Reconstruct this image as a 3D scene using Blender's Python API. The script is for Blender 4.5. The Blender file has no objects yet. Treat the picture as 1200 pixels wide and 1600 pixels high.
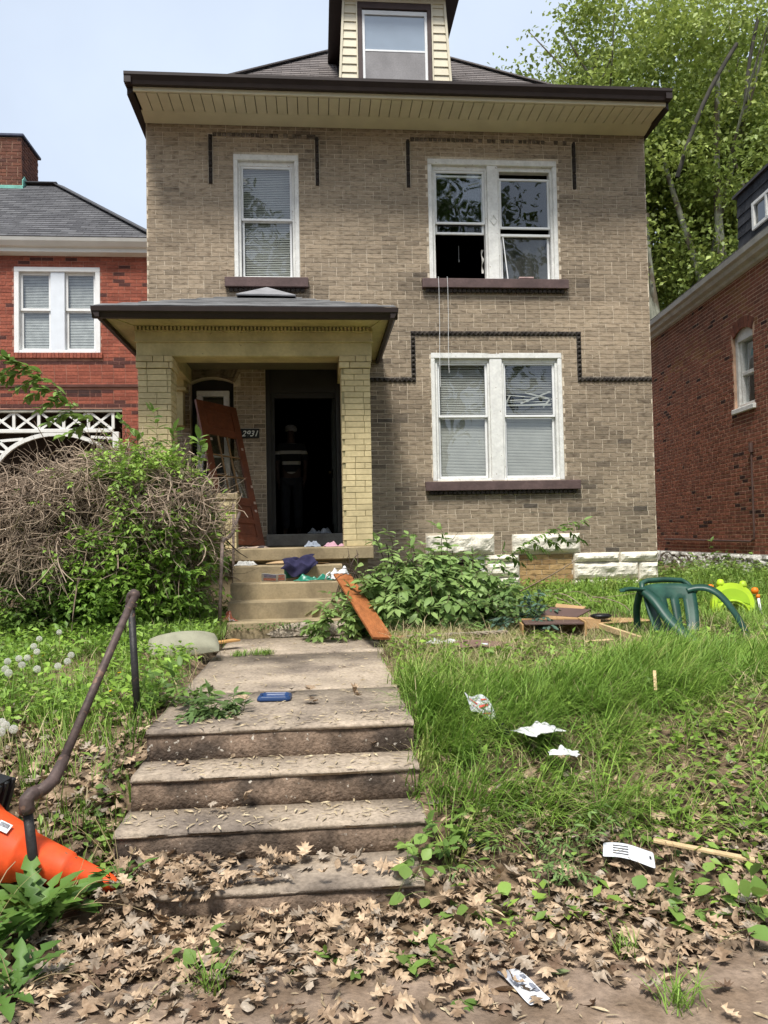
import bpy, math, random
import numpy as np
from mathutils import Matrix, Vector
rnd = random.Random(7)
rng = np.random.default_rng(11)
R = math.radians
SC = bpy.context.scene
COL = SC.collection

# ------------------------------------------------------------------ camera, world, sun, exposure
CAMZ = 1.57
cam_d = bpy.data.cameras.new('camera')
cam = bpy.data.objects.new('camera', cam_d); COL.objects.link(cam); SC.camera = cam
cam_d.sensor_fit = 'HORIZONTAL'; cam_d.sensor_width = 36.0; cam_d.lens = 36.0
cam_d.clip_start = .05; cam_d.clip_end = 2000
yaw, pitch, roll = R(4.93), R(2.0), R(1.13)
fw = Vector((math.sin(yaw)*math.cos(pitch), math.cos(yaw)*math.cos(pitch), math.sin(pitch)))
r0 = Vector((math.cos(yaw), -math.sin(yaw), 0)); u0 = r0.cross(fw)
cr = math.cos(roll)*r0 - math.sin(roll)*u0; cu = math.sin(roll)*r0 + math.cos(roll)*u0
mw = Matrix((cr, cu, -fw)).transposed().to_4x4(); mw.translation = (0, 0, CAMZ)
cam.matrix_world = mw

SUN_EL, SUN_AZ = R(62), R(200)       # azimuth: compass, clockwise from +y
world = bpy.data.worlds.new('World'); SC.world = world; world.use_nodes = True
wn = world.node_tree; wn.nodes.clear()
wo = wn.nodes.new('ShaderNodeOutputWorld'); bg = wn.nodes.new('ShaderNodeBackground')
sky = wn.nodes.new('ShaderNodeTexSky'); sky.sky_type = 'NISHITA'; sky.sun_disc = False
sky.sun_elevation = SUN_EL; sky.sun_rotation = SUN_AZ; sky.air_density = 1.0; sky.dust_density = 3.0; sky.ozone_density = 1.0
tc = wn.nodes.new('ShaderNodeTexCoord'); cn = wn.nodes.new('ShaderNodeTexNoise')
cn.inputs['Scale'].default_value = 1.6; cn.inputs['Detail'].default_value = 6; cn.inputs['Roughness'].default_value = .55
cr_ = wn.nodes.new('ShaderNodeMapRange'); cr_.inputs[1].default_value = .25; cr_.inputs[2].default_value = .75
cr_.inputs[3].default_value = .55; cr_.inputs[4].default_value = .85
mixw = wn.nodes.new('ShaderNodeMix'); mixw.data_type = 'RGBA'
mixw.inputs['B'].default_value = (7.5, 8.5, 10.0, 1)       # thin bright cloud veil
wn.links.new(tc.outputs['Generated'], cn.inputs['Vector']); wn.links.new(cn.outputs['Fac'], cr_.inputs[0])
wn.links.new(cr_.outputs[0], mixw.inputs['Factor']); wn.links.new(sky.outputs[0], mixw.inputs['A'])
wn.links.new(mixw.outputs['Result'], bg.inputs['Color']); bg.inputs['Strength'].default_value = .070
wn.links.new(bg.outputs[0], wo.inputs[0])
sl = bpy.data.lights.new('sun', 'SUN'); sun = bpy.data.objects.new('sun', sl); COL.objects.link(sun)
sl.energy = 3.2; sl.angle = R(14); sl.color = (1, .96, .9)
sd = Vector((math.sin(SUN_AZ)*math.cos(SUN_EL), math.cos(SUN_AZ)*math.cos(SUN_EL), math.sin(SUN_EL)))
sun.rotation_euler = sd.to_track_quat('Z', 'Y').to_euler(); sun.location = sd*40
SC.view_settings.view_transform = 'Standard'; SC.view_settings.look = 'None'
SC.view_settings.gamma = 1; SC.view_settings.exposure = .80
try: SC.view_settings.use_curve_mapping = False
except Exception: pass
SC.render.engine = 'CYCLES'
SC.cycles.max_bounces = 5; SC.cycles.diffuse_bounces = 3; SC.cycles.glossy_bounces = 3
SC.cycles.transmission_bounces = 4; SC.cycles.transparent_max_bounces = 8
SC.cycles.caustics_reflective = False; SC.cycles.caustics_refractive = False
try: SC.cycles.use_denoising = True; SC.cycles.adaptive_threshold = .02
except Exception: pass

# ------------------------------------------------------------------ materials
MATS = {}
def mat(name, col=(.5, .5, .5), rough=.8, ns=8, na=.15, ns2=0, na2=0, bump=0, bs=60, spec=.3, metal=0, tint=False,
        trans=0, second=None, sec_scale=3, sec_lo=.45, sec_hi=.6, coat=0, stretch=None, spots=None, spot_scale=40, spot_lo=.68):
    """procedural surface: base colour x per-piece tint x noise, optional second colour in patches, fine relief"""
    if name in MATS: return MATS[name]
    m = bpy.data.materials.new(name); m.use_nodes = True; MATS[name] = m
    nt = m.node_tree; N = nt.nodes; L = nt.links
    b = N['Principled BSDF']; out = N['Material Output']
    b.inputs['Roughness'].default_value = rough; b.inputs['Metallic'].default_value = metal
    b.inputs['Specular IOR Level'].default_value = spec
    if coat: b.inputs['Coat Weight'].default_value = coat; b.inputs['Coat Roughness'].default_value = .15
    geo = N.new('ShaderNodeNewGeometry'); vec = geo.outputs['Position']
    if stretch:
        mp = N.new('ShaderNodeMapping'); mp.inputs['Scale'].default_value = stretch
        L.new(vec, mp.inputs['Vector']); vec = mp.outputs[0]
    def noise(scale, detail=2):
        n = N.new('ShaderNodeTexNoise'); n.inputs['Scale'].default_value = scale; n.inputs['Detail'].default_value = detail
        L.new(vec, n.inputs['Vector']); return n.outputs['Fac']
    def mul(a, fac, lo, hi):
        mr = N.new('ShaderNodeMapRange'); mr.inputs[1].default_value = .3; mr.inputs[2].default_value = .7
        mr.inputs[3].default_value = lo; mr.inputs[4].default_value = hi; L.new(fac, mr.inputs[0])
        mx = N.new('ShaderNodeMix'); mx.data_type = 'RGBA'; mx.blend_type = 'MULTIPLY'; mx.inputs['Factor'].default_value = 1
        L.new(a, mx.inputs['A']); L.new(mr.outputs[0], mx.inputs['B']); return mx.outputs['Result']
    rgb = N.new('ShaderNodeRGB'); rgb.outputs[0].default_value = (*col, 1); c = rgb.outputs[0]
    def patch(c, colour, scale, lo, hi):
        mr = N.new('ShaderNodeMapRange'); mr.inputs[1].default_value = lo; mr.inputs[2].default_value = hi; L.new(noise(scale, 4), mr.inputs[0])
        mx = N.new('ShaderNodeMix'); mx.data_type = 'RGBA'; mx.inputs['B'].default_value = (*colour, 1)
        L.new(mr.outputs[0], mx.inputs['Factor']); L.new(c, mx.inputs['A']); return mx.outputs['Result']
    if second: c = patch(c, second, sec_scale, sec_lo, sec_hi)
    if spots: c = patch(c, spots, spot_scale, spot_lo, spot_lo+.04)
    if tint:
        at = N.new('ShaderNodeAttribute'); at.attribute_name = 'tint'
        mx = N.new('ShaderNodeMix'); mx.data_type = 'RGBA'; mx.blend_type = 'MULTIPLY'; mx.inputs['Factor'].default_value = 1
        L.new(c, mx.inputs['A']); L.new(at.outputs['Color'], mx.inputs['B']); c = mx.outputs['Result']
    if na: c = mul(c, noise(ns), 1-na, 1+na)
    if ns2: c = mul(c, noise(ns2, 3), 1-na2, 1+na2)
    L.new(c, b.inputs['Base Color'])
    if bump:
        bp = N.new('ShaderNodeBump'); bp.inputs['Strength'].default_value = min(1, bump); bp.inputs['Distance'].default_value = .01
        L.new(noise(bs, 3), bp.inputs['Height']); L.new(bp.outputs[0], b.inputs['Normal'])
    if trans:
        tr = N.new('ShaderNodeBsdfTranslucent'); L.new(c, tr.inputs['Color'])
        ms = N.new('ShaderNodeMixShader'); ms.inputs[0].default_value = trans
        L.new(b.outputs[0], ms.inputs[1]); L.new(tr.outputs[0], ms.inputs[2]); L.new(ms.outputs[0], out.inputs[0])
    return m
def glass(name, tintc=(.9, .93, .92), refl=1.0):
    if name in MATS: return MATS[name]
    m = bpy.data.materials.new(name); m.use_nodes = True; MATS[name] = m
    N = m.node_tree.nodes; L = m.node_tree.links; N.remove(N['Principled BSDF']); out = N['Material Output']
    t = N.new('ShaderNodeBsdfTransparent'); t.inputs[0].default_value = (*tintc, 1)
    gl = N.new('ShaderNodeBsdfGlossy'); gl.inputs['Roughness'].default_value = .015; gl.inputs['Color'].default_value = (.95, .97, 1, 1)
    geo = N.new('ShaderNodeNewGeometry'); n = N.new('ShaderNodeTexNoise'); n.inputs['Scale'].default_value = 2.2; n.inputs['Detail'].default_value = 1
    bp = N.new('ShaderNodeBump'); bp.inputs['Strength'].default_value = .10; bp.inputs['Distance'].default_value = .05
    L.new(geo.outputs['Position'], n.inputs['Vector']); L.new(n.outputs['Fac'], bp.inputs['Height']); L.new(bp.outputs[0], gl.inputs['Normal'])
    lw = N.new('ShaderNodeLayerWeight'); lw.inputs['Blend'].default_value = .5
    pw_ = N.new('ShaderNodeMath'); pw_.operation = 'POWER'; pw_.inputs[1].default_value = 4; L.new(lw.outputs['Facing'], pw_.inputs[0])
    mu = N.new('ShaderNodeMath'); mu.operation = 'MULTIPLY_ADD'; mu.inputs[1].default_value = .85; mu.inputs[2].default_value = .10*refl; mu.use_clamp = True
    L.new(pw_.outputs[0], mu.inputs[0]); ms = N.new('ShaderNodeMixShader')
    L.new(mu.outputs[0], ms.inputs[0]); L.new(t.outputs[0], ms.inputs[1]); L.new(gl.outputs[0], ms.inputs[2]); L.new(ms.outputs[0], out.inputs[0])
    return m
M_BRICK = mat('tan brick', (1, 1, 1), .9, 40, .14, 9, .10, .4, 120, .15, tint=True, second=(.56, .54, .52), sec_scale=11, sec_lo=.50, sec_hi=.66, stretch=(1, 1, 2.6), spots=(.30, .29, .28), spot_scale=46, spot_lo=.69)
M_MORT = mat('tan mortar', (.58, .50, .385), .95, 3, .25, 40, .15, .4, 150, .1)
M_YBR = mat('cream painted brick', (1, 1, 1), .85, 24, .08, 5, .1, .35, 110, .2, tint=True)
M_YMORT = mat('cream mortar', (.34, .30, .17), .95, 6, .2, bump=.3, bs=120, spec=.1)
M_RBR = mat('red brick', (1, 1, 1), .9, 26, .2, 4, .15, .4, 110, .15, tint=True)
M_RMORT = mat('pale mortar', (.55, .37, .26), .95, 5, .22, bump=.3, bs=120, spec=.1)
M_LMORT = mat('reddish mortar', (.36, .19, .14), .95, 5, .3, bump=.3, bs=120, spec=.1)
M_STONE = mat('limestone', (.66, .62, .52), .92, 7, .2, 40, .15, .9, 45, .15)
M_WHITE = mat('white painted wood', (.78, .79, .78), .45, 6, .05, 1.4, .05, .12, 40, .4)
M_WWHITE = mat('weathered white paint', (.72, .72, .68), .6, 9, .1, 30, .06, .25, 40, .3, spots=(.40, .36, .3), spot_scale=26, spot_lo=.67)
M_CREAM = mat('cream painted wood', (.52, .44, .23), .6, 4, .14, 25, .08, .15, 40, .3, second=(.40, .34, .19), sec_scale=2.2, sec_lo=.5, sec_hi=.72, spots=(.24, .20, .12), spot_scale=14, spot_lo=.70)
M_SOFF = mat('cream soffit metal', (.60, .55, .39), .55, 4, .06, bump=.05, bs=30, spec=.35)
M_SIDING = mat('cream vinyl siding', (.66, .60, .45), .55, 5, .05, spec=.35)
M_BROWN = mat('brown metal gutter', (.026, .017, .014), .5, 6, .15, spec=.3)
M_BTRIM = mat('brown painted trim', (.075, .052, .048), .6, 7, .15, bump=.1, spec=.3)
M_SILL = mat('brown painted sill', (.105, .070, .066), .7, 6, .2, 30, .12, .3, 50, .25)
M_SHING = mat('grey asphalt shingle', (1, 1, 1), .95, 60, .25, 6, .12, .5, 200, .1, tint=True)
M_UNDER = mat('roof underlay', (.04, .037, .035), .95, 8, .2)
M_MEMB = mat('grey roof membrane', (.14, .14, .14), .8, 5, .25, 30, .1, .3, 40, .2)
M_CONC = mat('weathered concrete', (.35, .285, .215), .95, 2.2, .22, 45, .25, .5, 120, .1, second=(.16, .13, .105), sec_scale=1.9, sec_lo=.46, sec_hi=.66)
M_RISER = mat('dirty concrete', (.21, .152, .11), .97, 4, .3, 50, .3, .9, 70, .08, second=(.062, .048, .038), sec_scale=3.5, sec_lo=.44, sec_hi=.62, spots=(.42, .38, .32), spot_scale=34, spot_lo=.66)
M_PCONC = mat('tan porch concrete', (.32, .255, .155), .9, 4, .16, 40, .1, .3, 90, .15, second=(.20, .16, .10), sec_scale=3, sec_lo=.5, sec_hi=.7)
M_RUBBLE = mat('broken concrete', (.29, .245, .19), .97, 25, .4, 70, .3, 1, 45, .1)
M_GCONC = mat('grey concrete', (.17, .16, .14), .9, 6, .2, 40, .1, .3, 90, .15)
M_SOIL = mat('soil', (.10, .07, .045), .98, 1.4, .3, 30, .35, .8, 55, .05, second=(.21, .15, .098), sec_scale=2.6, sec_lo=.45, sec_hi=.62)
M_WALK = mat('dirty pavement', (.26, .195, .145), .97, 3, .2, 40, .25, .7, 80, .06, second=(.16, .115, .08), sec_scale=5, sec_lo=.4, sec_hi=.65)
M_LEAF = mat('green leaf', (1, 1, 1), .5, 40, 0, spec=.35, tint=True, trans=.3)
M_GRASS = mat('grass blade', (1, 1, 1), .55, 20, 0, spec=.3, tint=True, trans=.25)
M_DEAD = mat('dead leaf', (1, 1, 1), .8, 70, .22, second=(.66, .62, .58), sec_scale=28, sec_lo=.45, sec_hi=.62, spec=.2, tint=True, trans=.1)
M_TWIG = mat('twig', (1, 1, 1), .9, 30, 0, spec=.1, tint=True)
M_BARK = mat('pale bark', (.24, .24, .185), .9, 3, .25, 14, .25, .6, 30, .1, second=(.12, .10, .07), sec_scale=2.4, sec_lo=.5, sec_hi=.56, stretch=(1, 1, .4))
M_PIPE = mat('rusty brown pipe', (.085, .058, .05), .6, 20, .3, 4, .2, .3, 60, .4, metal=.25, spots=(.17, .10, .07), spot_scale=18, spot_lo=.62)
M_BLACKP = mat('black painted pipe', (.02, .018, .017), .55, 20, .2, 4, .2, .3, 60, .4, spots=(.10, .06, .04), spot_scale=24, spot_lo=.66)
M_INSIDE = mat('dark interior plaster', (.030, .027, .024), .95, 3, .3, spec=.05)  # near-black tone for the rooms and the sheets behind panes
M_DARKFR = mat('dark painted door frame', (.028, .026, .023), .6, 5, .2, spec=.3)
M_GLASS = glass('window glass'); M_GLASS2 = glass('dim glass', (.75, .78, .76), .8)
M_BLIND = mat('blind slat', (.46, .45, .41), .6, 4, .1, spec=.3)
M_CURT = mat('grey curtain', (.10, .095, .09), .9, 6, .25, 30, .1, .2, 20)
M_SCREEN = mat('insect screen', (.27, .26, .26), .9, 5, .12, 50, .1)

# ------------------------------------------------------------------ object helpers
def world_m(o):
    m = o.matrix_parent_inverse @ o.matrix_basis
    return world_m(o.parent) @ m if o.parent else o.matrix_basis.copy()
def attach(o, parent, local=False):
    COL.objects.link(o)
    if parent:
        o.parent = parent
        if not local: o.matrix_parent_inverse = world_m(parent).inverted()
    return o
def tag(o, label=None, cat=None, group=None, kind=None):
    if label: o['label'] = label
    if cat: o['category'] = cat
    if group: o['group'] = group
    if kind: o['kind'] = kind
    return o
def thing(name, label, cat, loc=(0, 0, 0), group=None, rz=0):
    o = bpy.data.objects.new(name, None); o.empty_display_size = .1
    o.location = loc; o.rotation_euler = (0, 0, rz); COL.objects.link(o)
    return tag(o, label, cat, group)
def set_tint(me, t):
    a = me.color_attributes.new('tint', 'FLOAT_COLOR', 'POINT')
    t = np.asarray(t, np.float32)
    if t.shape[1] == 3: t = np.concatenate([t, np.ones((len(t), 1), np.float32)], 1)
    a.data.foreach_set('color', t.ravel())
def trimesh(name, V, T, m, tint=None, smooth=False):
    V = np.asarray(V, np.float32); T = np.asarray(T, np.int32)
    me = bpy.data.meshes.new(name); me.vertices.add(len(V)); me.vertices.foreach_set('co', V.ravel())
    me.loops.add(T.size); me.loops.foreach_set('vertex_index', T.ravel())
    me.polygons.add(len(T)); me.polygons.foreach_set('loop_start', np.arange(0, T.size, 3, dtype=np.int32))
    if smooth: me.polygons.foreach_set('use_smooth', np.ones(len(T), bool))
    me.update(calc_edges=True)
    if tint is not None: set_tint(me, tint)
    me.materials.append(m); return me
def tri_obj(name, V, T, m, parent=None, tint=None, smooth=False, local=False):
    return attach(bpy.data.objects.new(name, trimesh(name, V, T, m, tint, smooth)), parent, local)
class MB:
    """collects shapes for ONE mesh object"""
    def __init__(s): s.v = []; s.f = []; s.t = []; s.c = (1, 1, 1)
    def add(s, vs, fs):
        n = len(s.v); s.v += [tuple(p) for p in vs]; s.f += [tuple(i+n for i in f) for f in fs]; s.t += [s.c]*len(vs); return s
    def box(s, x0, x1, y0, y1, z0, z1):
        return s.add([(x0, y0, z0), (x1, y0, z0), (x1, y1, z0), (x0, y1, z0), (x0, y0, z1), (x1, y0, z1), (x1, y1, z1), (x0, y1, z1)],
                     [(0, 3, 2, 1), (4, 5, 6, 7), (0, 1, 5, 4), (1, 2, 6, 5), (2, 3, 7, 6), (3, 0, 4, 7)])
    def cbox(s, x0, x1, y0, y1, z0, z1, e=.006):
        """box with chamfered edges"""
        vs = []; ids = {}
        X, Y, Z = (x0, x1), (y0, y1), (z0, z1)
        e = min(e, (x1-x0)*.3, (y1-y0)*.3, (z1-z0)*.3)
        for i in (0, 1):
            for j in (0, 1):
                for k in (0, 1):
                    sx, sy, sz = (e, -e)[i], (e, -e)[j], (e, -e)[k]
                    for a in range(3):
                        p = [X[i]+sx, Y[j]+sy, Z[k]+sz]; p[a] = (X[i], Y[j], Z[k])[a]
                        ids[i, j, k, a] = len(vs); vs.append(tuple(p))
        fs = []
        def order(q):
            return q
        for i in (0, 1):
            q = [ids[i, 0, 0, 0], ids[i, 1, 0, 0], ids[i, 1, 1, 0], ids[i, 0, 1, 0]]; fs.append(q if i else q[::-1])
            q = [ids[0, i, 0, 1], ids[0, i, 1, 1], ids[1, i, 1, 1], ids[1, i, 0, 1]]; fs.append(q if i else q[::-1])
            q = [ids[0, 0, i, 2], ids[1, 0, i, 2], ids[1, 1, i, 2], ids[0, 1, i, 2]]; fs.append(q if i else q[::-1])
        for i in (0, 1):
            for j in (0, 1):
                fs.append([ids[i, j, 0, 0], ids[i, j, 1, 0], ids[i, j, 1, 1], ids[i, j, 0, 1]][::1 if (i ^ j) else -1][::-1])
                fs.append([ids[i, 0, j, 0], ids[i, 1, j, 0], ids[i, 1, j, 2], ids[i, 0, j, 2]][::-1 if (i ^ j) else 1][::-1])
                fs.append([ids[0, i, j, 1], ids[1, i, j, 1], ids[1, i, j, 2], ids[0, i, j, 2]][::1 if (i ^ j) else -1][::-1])
                for k in (0, 1):
                    q = [ids[i, j, k, 0], ids[i, j, k, 1], ids[i, j, k, 2]]; fs.append(q if (i+j+k) % 2 else q[::-1])
        return s.add(vs, fs)
    def prism(s, A, B):
        """skin between two matching outlines, capped"""
        n = len(A); fs = [(i, (i+1) % n, n+(i+1) % n, n+i) for i in range(n)] + [tuple(range(n))[::-1], tuple(range(n, 2*n))]
        return s.add(list(A)+list(B), fs)
    def sweepx(s, prof, x0, x1): return s.prism([(x0, y, z) for y, z in prof], [(x1, y, z) for y, z in prof])
    def beam(s, a, b, w, h, up=(0, 0, 1)):
        a = Vector(a); b = Vector(b); d = (b-a).normalized(); u = Vector(up)
        r = d.cross(u).normalized()*(w/2); q = r.cross(d).normalized()*(h/2)
        return s.prism([a-r-q, a+r-q, a+r+q, a-r+q], [b-r-q, b+r-q, b+r+q, b-r+q])
    def tube(s, pts, rad, n=10, cap=True):
        pts = [Vector(p) for p in pts]; K = len(pts)
        if not hasattr(rad, '__len__'): rad = [rad]*K
        vs = []; prev = None
        for i, p in enumerate(pts):
            d = (pts[min(i+1, K-1)]-pts[max(i-1, 0)]).normalized()
            if prev is None: a = d.orthogonal().normalized()
            else: a = (prev - d*prev.dot(d)).normalized()
            prev = a; b = d.cross(a)
            for k in range(n):
                t = 2*math.pi*k/n; vs.append(p+(a*math.cos(t)+b*math.sin(t))*rad[i])
        fs = [(i*n+k, i*n+(k+1) % n, (i+1)*n+(k+1) % n, (i+1)*n+k) for i in range(K-1) for k in range(n)]
        if cap: fs += [tuple(range(n))[::-1], tuple(range((K-1)*n, K*n))]
        return s.add(vs, fs)
    def lathe(s, prof, n=24, o=(0, 0, 0), ax='z'):
        vs = []
        for r, z in prof:
            for k in range(n):
                t = 2*math.pi*k/n; vs.append((o[0]+r*math.cos(t), o[1]+r*math.sin(t), o[2]+z))
        m = len(prof); fs = [(i*n+k, i*n+(k+1) % n, (i+1)*n+(k+1) % n, (i+1)*n+k) for i in range(m-1) for k in range(n)]
        return s.add(vs, fs)
    def grid(s, fn, nu, nv):
        vs = [fn(i/nu, j/nv) for j in range(nv+1) for i in range(nu+1)]
        fs = [(j*(nu+1)+i, j*(nu+1)+i+1, (j+1)*(nu+1)+i+1, (j+1)*(nu+1)+i) for j in range(nv) for i in range(nu)]
        return s.add(vs, fs)
    def xf(s, m):
        s.v = [tuple(m @ Vector(p)) for p in s.v]; return s
    def mesh(s, name, m, smooth=False):
        me = bpy.data.meshes.new(name); me.from_pydata(s.v, [], s.f)
        if smooth: me.polygons.foreach_set('use_smooth', [True]*len(me.polygons))
        set_tint(me, s.t); me.materials.append(m); me.update(); return me
    def build(s, name, m, parent=None, smooth=False, local=False, bevel=0, solid=0, subsurf=0):
        o = attach(bpy.data.objects.new(name, s.mesh(name, m, smooth)), parent, local)
        if solid: md = o.modifiers.new('solid', 'SOLIDIFY'); md.thickness = solid; md.offset = 0
        if subsurf: md = o.modifiers.new('sub', 'SUBSURF'); md.levels = md.render_levels = subsurf
        if bevel: md = o.modifiers.new('bevel', 'BEVEL'); md.width = bevel; md.segments = 2; md.limit_method = 'ANGLE'
        return o
def hsh(i, j, k=0):
    n = (i*374761393+j*668265263+k*2147483647) & 0xffffffff; n = ((n ^ (n >> 13))*1274126177) & 0xffffffff
    return ((n ^ (n >> 16)) & 0xffff)/65535
def vn(x, y, k=0):
    i, j = math.floor(x), math.floor(y); a, b = x-i, y-j; a = a*a*(3-2*a); b = b*b*(3-2*b)
    return (hsh(i, j, k)*(1-a)+hsh(i+1, j, k)*a)*(1-b)+(hsh(i, j+1, k)*(1-a)+hsh(i+1, j+1, k)*a)*b
def fbm(x, y, k=0, o=3):
    s = 0; a = .5
    for q in range(o): s += a*vn(x, y, k+q); x *= 2.1; y *= 2.1; a *= .5
    return s/(1-.5**o)
def lerp3(a, b, t): return tuple(a[i]+(b[i]-a[i])*t for i in range(3))

def courses(parent, name, O, U, W, m, w0, w1, ch, ln, keep, joint=.006, depth=.012, wedge=False, palette=None, tintf=None,
            limit=300, half=.5, hdr=.08, minlen=.04, e=.003):
    """lay bricks / shingles course by course on a plane; the nearest full ones are pieces of their own, the rest one mesh"""
    O, U, W = Vector(O), Vector(U).normalized(), Vector(W).normalized(); Nn = U.cross(W)
    items = []; k = 0; w = w0
    while w+ch*.6 <= w1:
        wt = min(w+ch, w1)
        for (a, b) in keep((w+wt)/2):
            u = math.floor(a/ln)*ln - (half*ln if k % 2 else 0) - hsh(k, 5)*ln*.06
            while u < b:
                L_ = ln
                if hdr and hsh(k, int(u*97), 3) < hdr: L_ = ln*.5
                ua, ub = max(u, a), min(u+L_, b)
                if ub-ua > minlen: items.append((ua, ub, w, wt, abs(ub-ua-ln) < 1e-6 and abs(wt-w-ch) < 1e-6))
                u += L_
        w += ch; k += 1
    cz = Vector((0, 0, CAMZ))
    def dist(it): return (O+U*((it[0]+it[1])/2)+W*((it[2]+it[3])/2)-cz).length
    full = sorted([i for i, it in enumerate(items) if it[4]], key=lambda i: dist(items[i]))
    full = [i for i in full if seen(O+U*items[i][0]+W*items[i][2])][:limit]; fs_ = set(full)
    cache = {}; big = MB()
    def shape(mb, L_, H, jit):
        j = joint/2; x0, x1, z0, z1 = j, L_-j, j, H-j
        q = [(rnd.random()-.5)*.003 for _ in range(8)] if jit else [0]*8
        if wedge:
            fr = [(x0+.001, depth, z0), (x1-.001, depth, z0), (x1, depth*.25, z1+.01), (x0, depth*.25, z1+.01)]
            bk = [(x0, -.004, z0), (x1, -.004, z0), (x1, -.004, z1), (x0, -.004, z1)]
            P = fr+bk; F = [(0, 1, 2, 3), (4, 5, 1, 0), (5, 6, 2, 1), (7, 4, 0, 3)]
        else:
            d = depth+q[0]
            fr = [(x0+e, d+q[1], z0+e), (x1-e, d+q[2], z0+e), (x1-e, d+q[3], z1-e), (x0+e, d+q[4], z1-e)]
            md = [(x0+q[5]*.6, d-e, z0), (x1+q[6]*.6, d-e, z0), (x1+q[6]*.6, d-e, z1), (x0+q[5]*.6, d-e, z1)]
            bk = [(x0, -.004, z0), (x1, -.004, z0), (x1, -.004, z1), (x0, -.004, z1)]
            P = fr+md+bk; F = [(0, 1, 2, 3)]
            for r_ in (0, 4):
                F += [(r_+4+i, r_+4+(i+1) % 4, r_+(i+1) % 4, r_+i) for i in range(4)]
        mb.add([U*p[0]+Nn*p[1]+W*p[2] for p in P], F)
    for i, (ua, ub, wa, wb, fl) in enumerate(items):
        ti = tintf((ua+ub)/2, (wa+wb)/2); ti = max(0, min(len(palette)-1, ti)); c = palette[ti]
        pos = O+U*ua+W*wa
        if i in fs_:
            key = (ti, i % 3)
            if key not in cache:
                mb = MB(); mb.c = c; shape(mb, ln, ch, True); cache[key] = mb.mesh(name, m)
            o = bpy.data.objects.new(name, cache[key]); o.location = pos; attach(o, parent)
        else:
            n = len(big.v); big.c = c; shape(big, ub-ua, wb-wa, True)
            for q in range(n, len(big.v)): big.v[q] = (big.v[q][0]+pos.x, big.v[q][1]+pos.y, big.v[q][2]+pos.z)
    if big.v:
        o = big.build(name, m, parent); o['kind'] = 'stuff'
_inv = mw.inverted()
def seen(p, mg=1.0):
    q = _inv @ Vector(p); return q.z < -.1 and abs(q.x/q.z) < .5*mg and abs(q.y/q.z) < .6667*mg
def holes_keep(a, b, holes):
    """wall interval [a,b] minus holes; hole = (u0,u1,w0,w1) or a function w -> (u0,u1) or None"""
    def f(w):
        segs = [(a, b)]
        for h in holes:
            r_ = h(w) if callable(h) else ((h[0], h[1]) if h[2] < w < h[3] else None)
            if not r_: continue
            out = []
            for s0, s1 in segs:
                if r_[1] <= s0 or r_[0] >= s1: out.append((s0, s1)); continue
                if r_[0] > s0: out.append((s0, r_[0]))
                if r_[1] < s1: out.append((r_[1], s1))
            segs = out
        return segs
    return f
def slab_holes(mb, x0, x1, z0, z1, y0, y1, holes):
    xs = sorted({x0, x1, *[h[0] for h in holes], *[h[1] for h in holes]}); zs = sorted({z0, z1, *[h[2] for h in holes], *[h[3] for h in holes]})
    xs = [x for x in xs if x0 <= x <= x1]; zs = [z for z in zs if z0 <= z <= z1]
    for i in range(len(xs)-1):
        j = 0
        while j < len(zs)-1:
            inh = lambda jj: any(h[0] < (xs[i]+xs[i+1])/2 < h[1] and h[2] < (zs[jj]+zs[jj+1])/2 < h[3] for h in holes)
            if inh(j): j += 1; continue
            k = j
            while k+1 < len(zs)-1 and not inh(k+1): k += 1
            mb.box(xs[i], xs[i+1], y0, y1, zs[j], zs[k+1]); j = k+1
    return mb

# ---- scattered foliage, blades and strands (vectorised)
def rot_mats(head, pitch_, roll_):
    ch_, sh = np.cos(head), np.sin(head); cp, sp = np.cos(pitch_), np.sin(pitch_); c2, s2 = np.cos(roll_), np.sin(roll_)
    f = np.stack([ch_*cp, sh*cp, sp], 1); r_ = np.stack([-sh, ch_, 0*sh], 1); u = np.cross(f, r_)
    r2 = r_*c2[:, None]+u*s2[:, None]; u2 = np.cross(f, r2)
    return np.stack([f, r2, u2], 2)          # columns: along, across, normal
def scatter(TV, TT, Rm, P, S, tint):
    TV = np.asarray(TV, float); N = len(P); k = len(TV)
    S = np.asarray(S); S = S[:, None] if S.ndim == 1 else S
    V = np.einsum('nij,nkj->nki', Rm, TV[None]*S[:, None, :]) + P[:, None, :]
    T = (np.asarray(TT)[None]+(np.arange(N)*k)[:, None, None]).reshape(-1, 3)
    return V.reshape(-1, 3), T, np.repeat(tint, k, 0)
def leaf_tpl(wid=.45, fold=.12, droop=.15, n=3):
    """pointed leaf along +x, length 1"""
    vs = []; prof = [(0, .02), (.22, .75), (.5, 1), (.78, .62), (1, 0)] if n > 2 else [(0, .03), (.45, 1), (1, 0)]
    for u, w in prof:
        z = -droop*u*u
        if w == 0: vs.append((u, 0, z)); continue
        vs += [(u, -wid/2*w, z+fold*w*wid), (u, 0, z), (u, wid/2*w, z+fold*w*wid)]
    T = []; m_ = len(prof)
    for i in range(m_-1):
        a = i*3
        if i < m_-2:
            b = a+3; T += [(a, b, b+1), (a, b+1, a+1), (a+1, b+1, b+2), (a+1, b+2, a+2)]
        else: t = a+3; T += [(a, t, a+1), (a+1, t, a+2)]
    return np.array(vs), np.array(T)
LEAF5 = leaf_tpl(); LEAF3 = leaf_tpl(.5, .15, .12, 2); LEAFN = leaf_tpl(.3, .1, .3)
KITE = (np.array([(0, 0, 0), (.45, -.33, .08), (.45, .33, .08), (1, 0, -.12)]), np.array([(0, 1, 3), (0, 3, 2)]))
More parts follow.
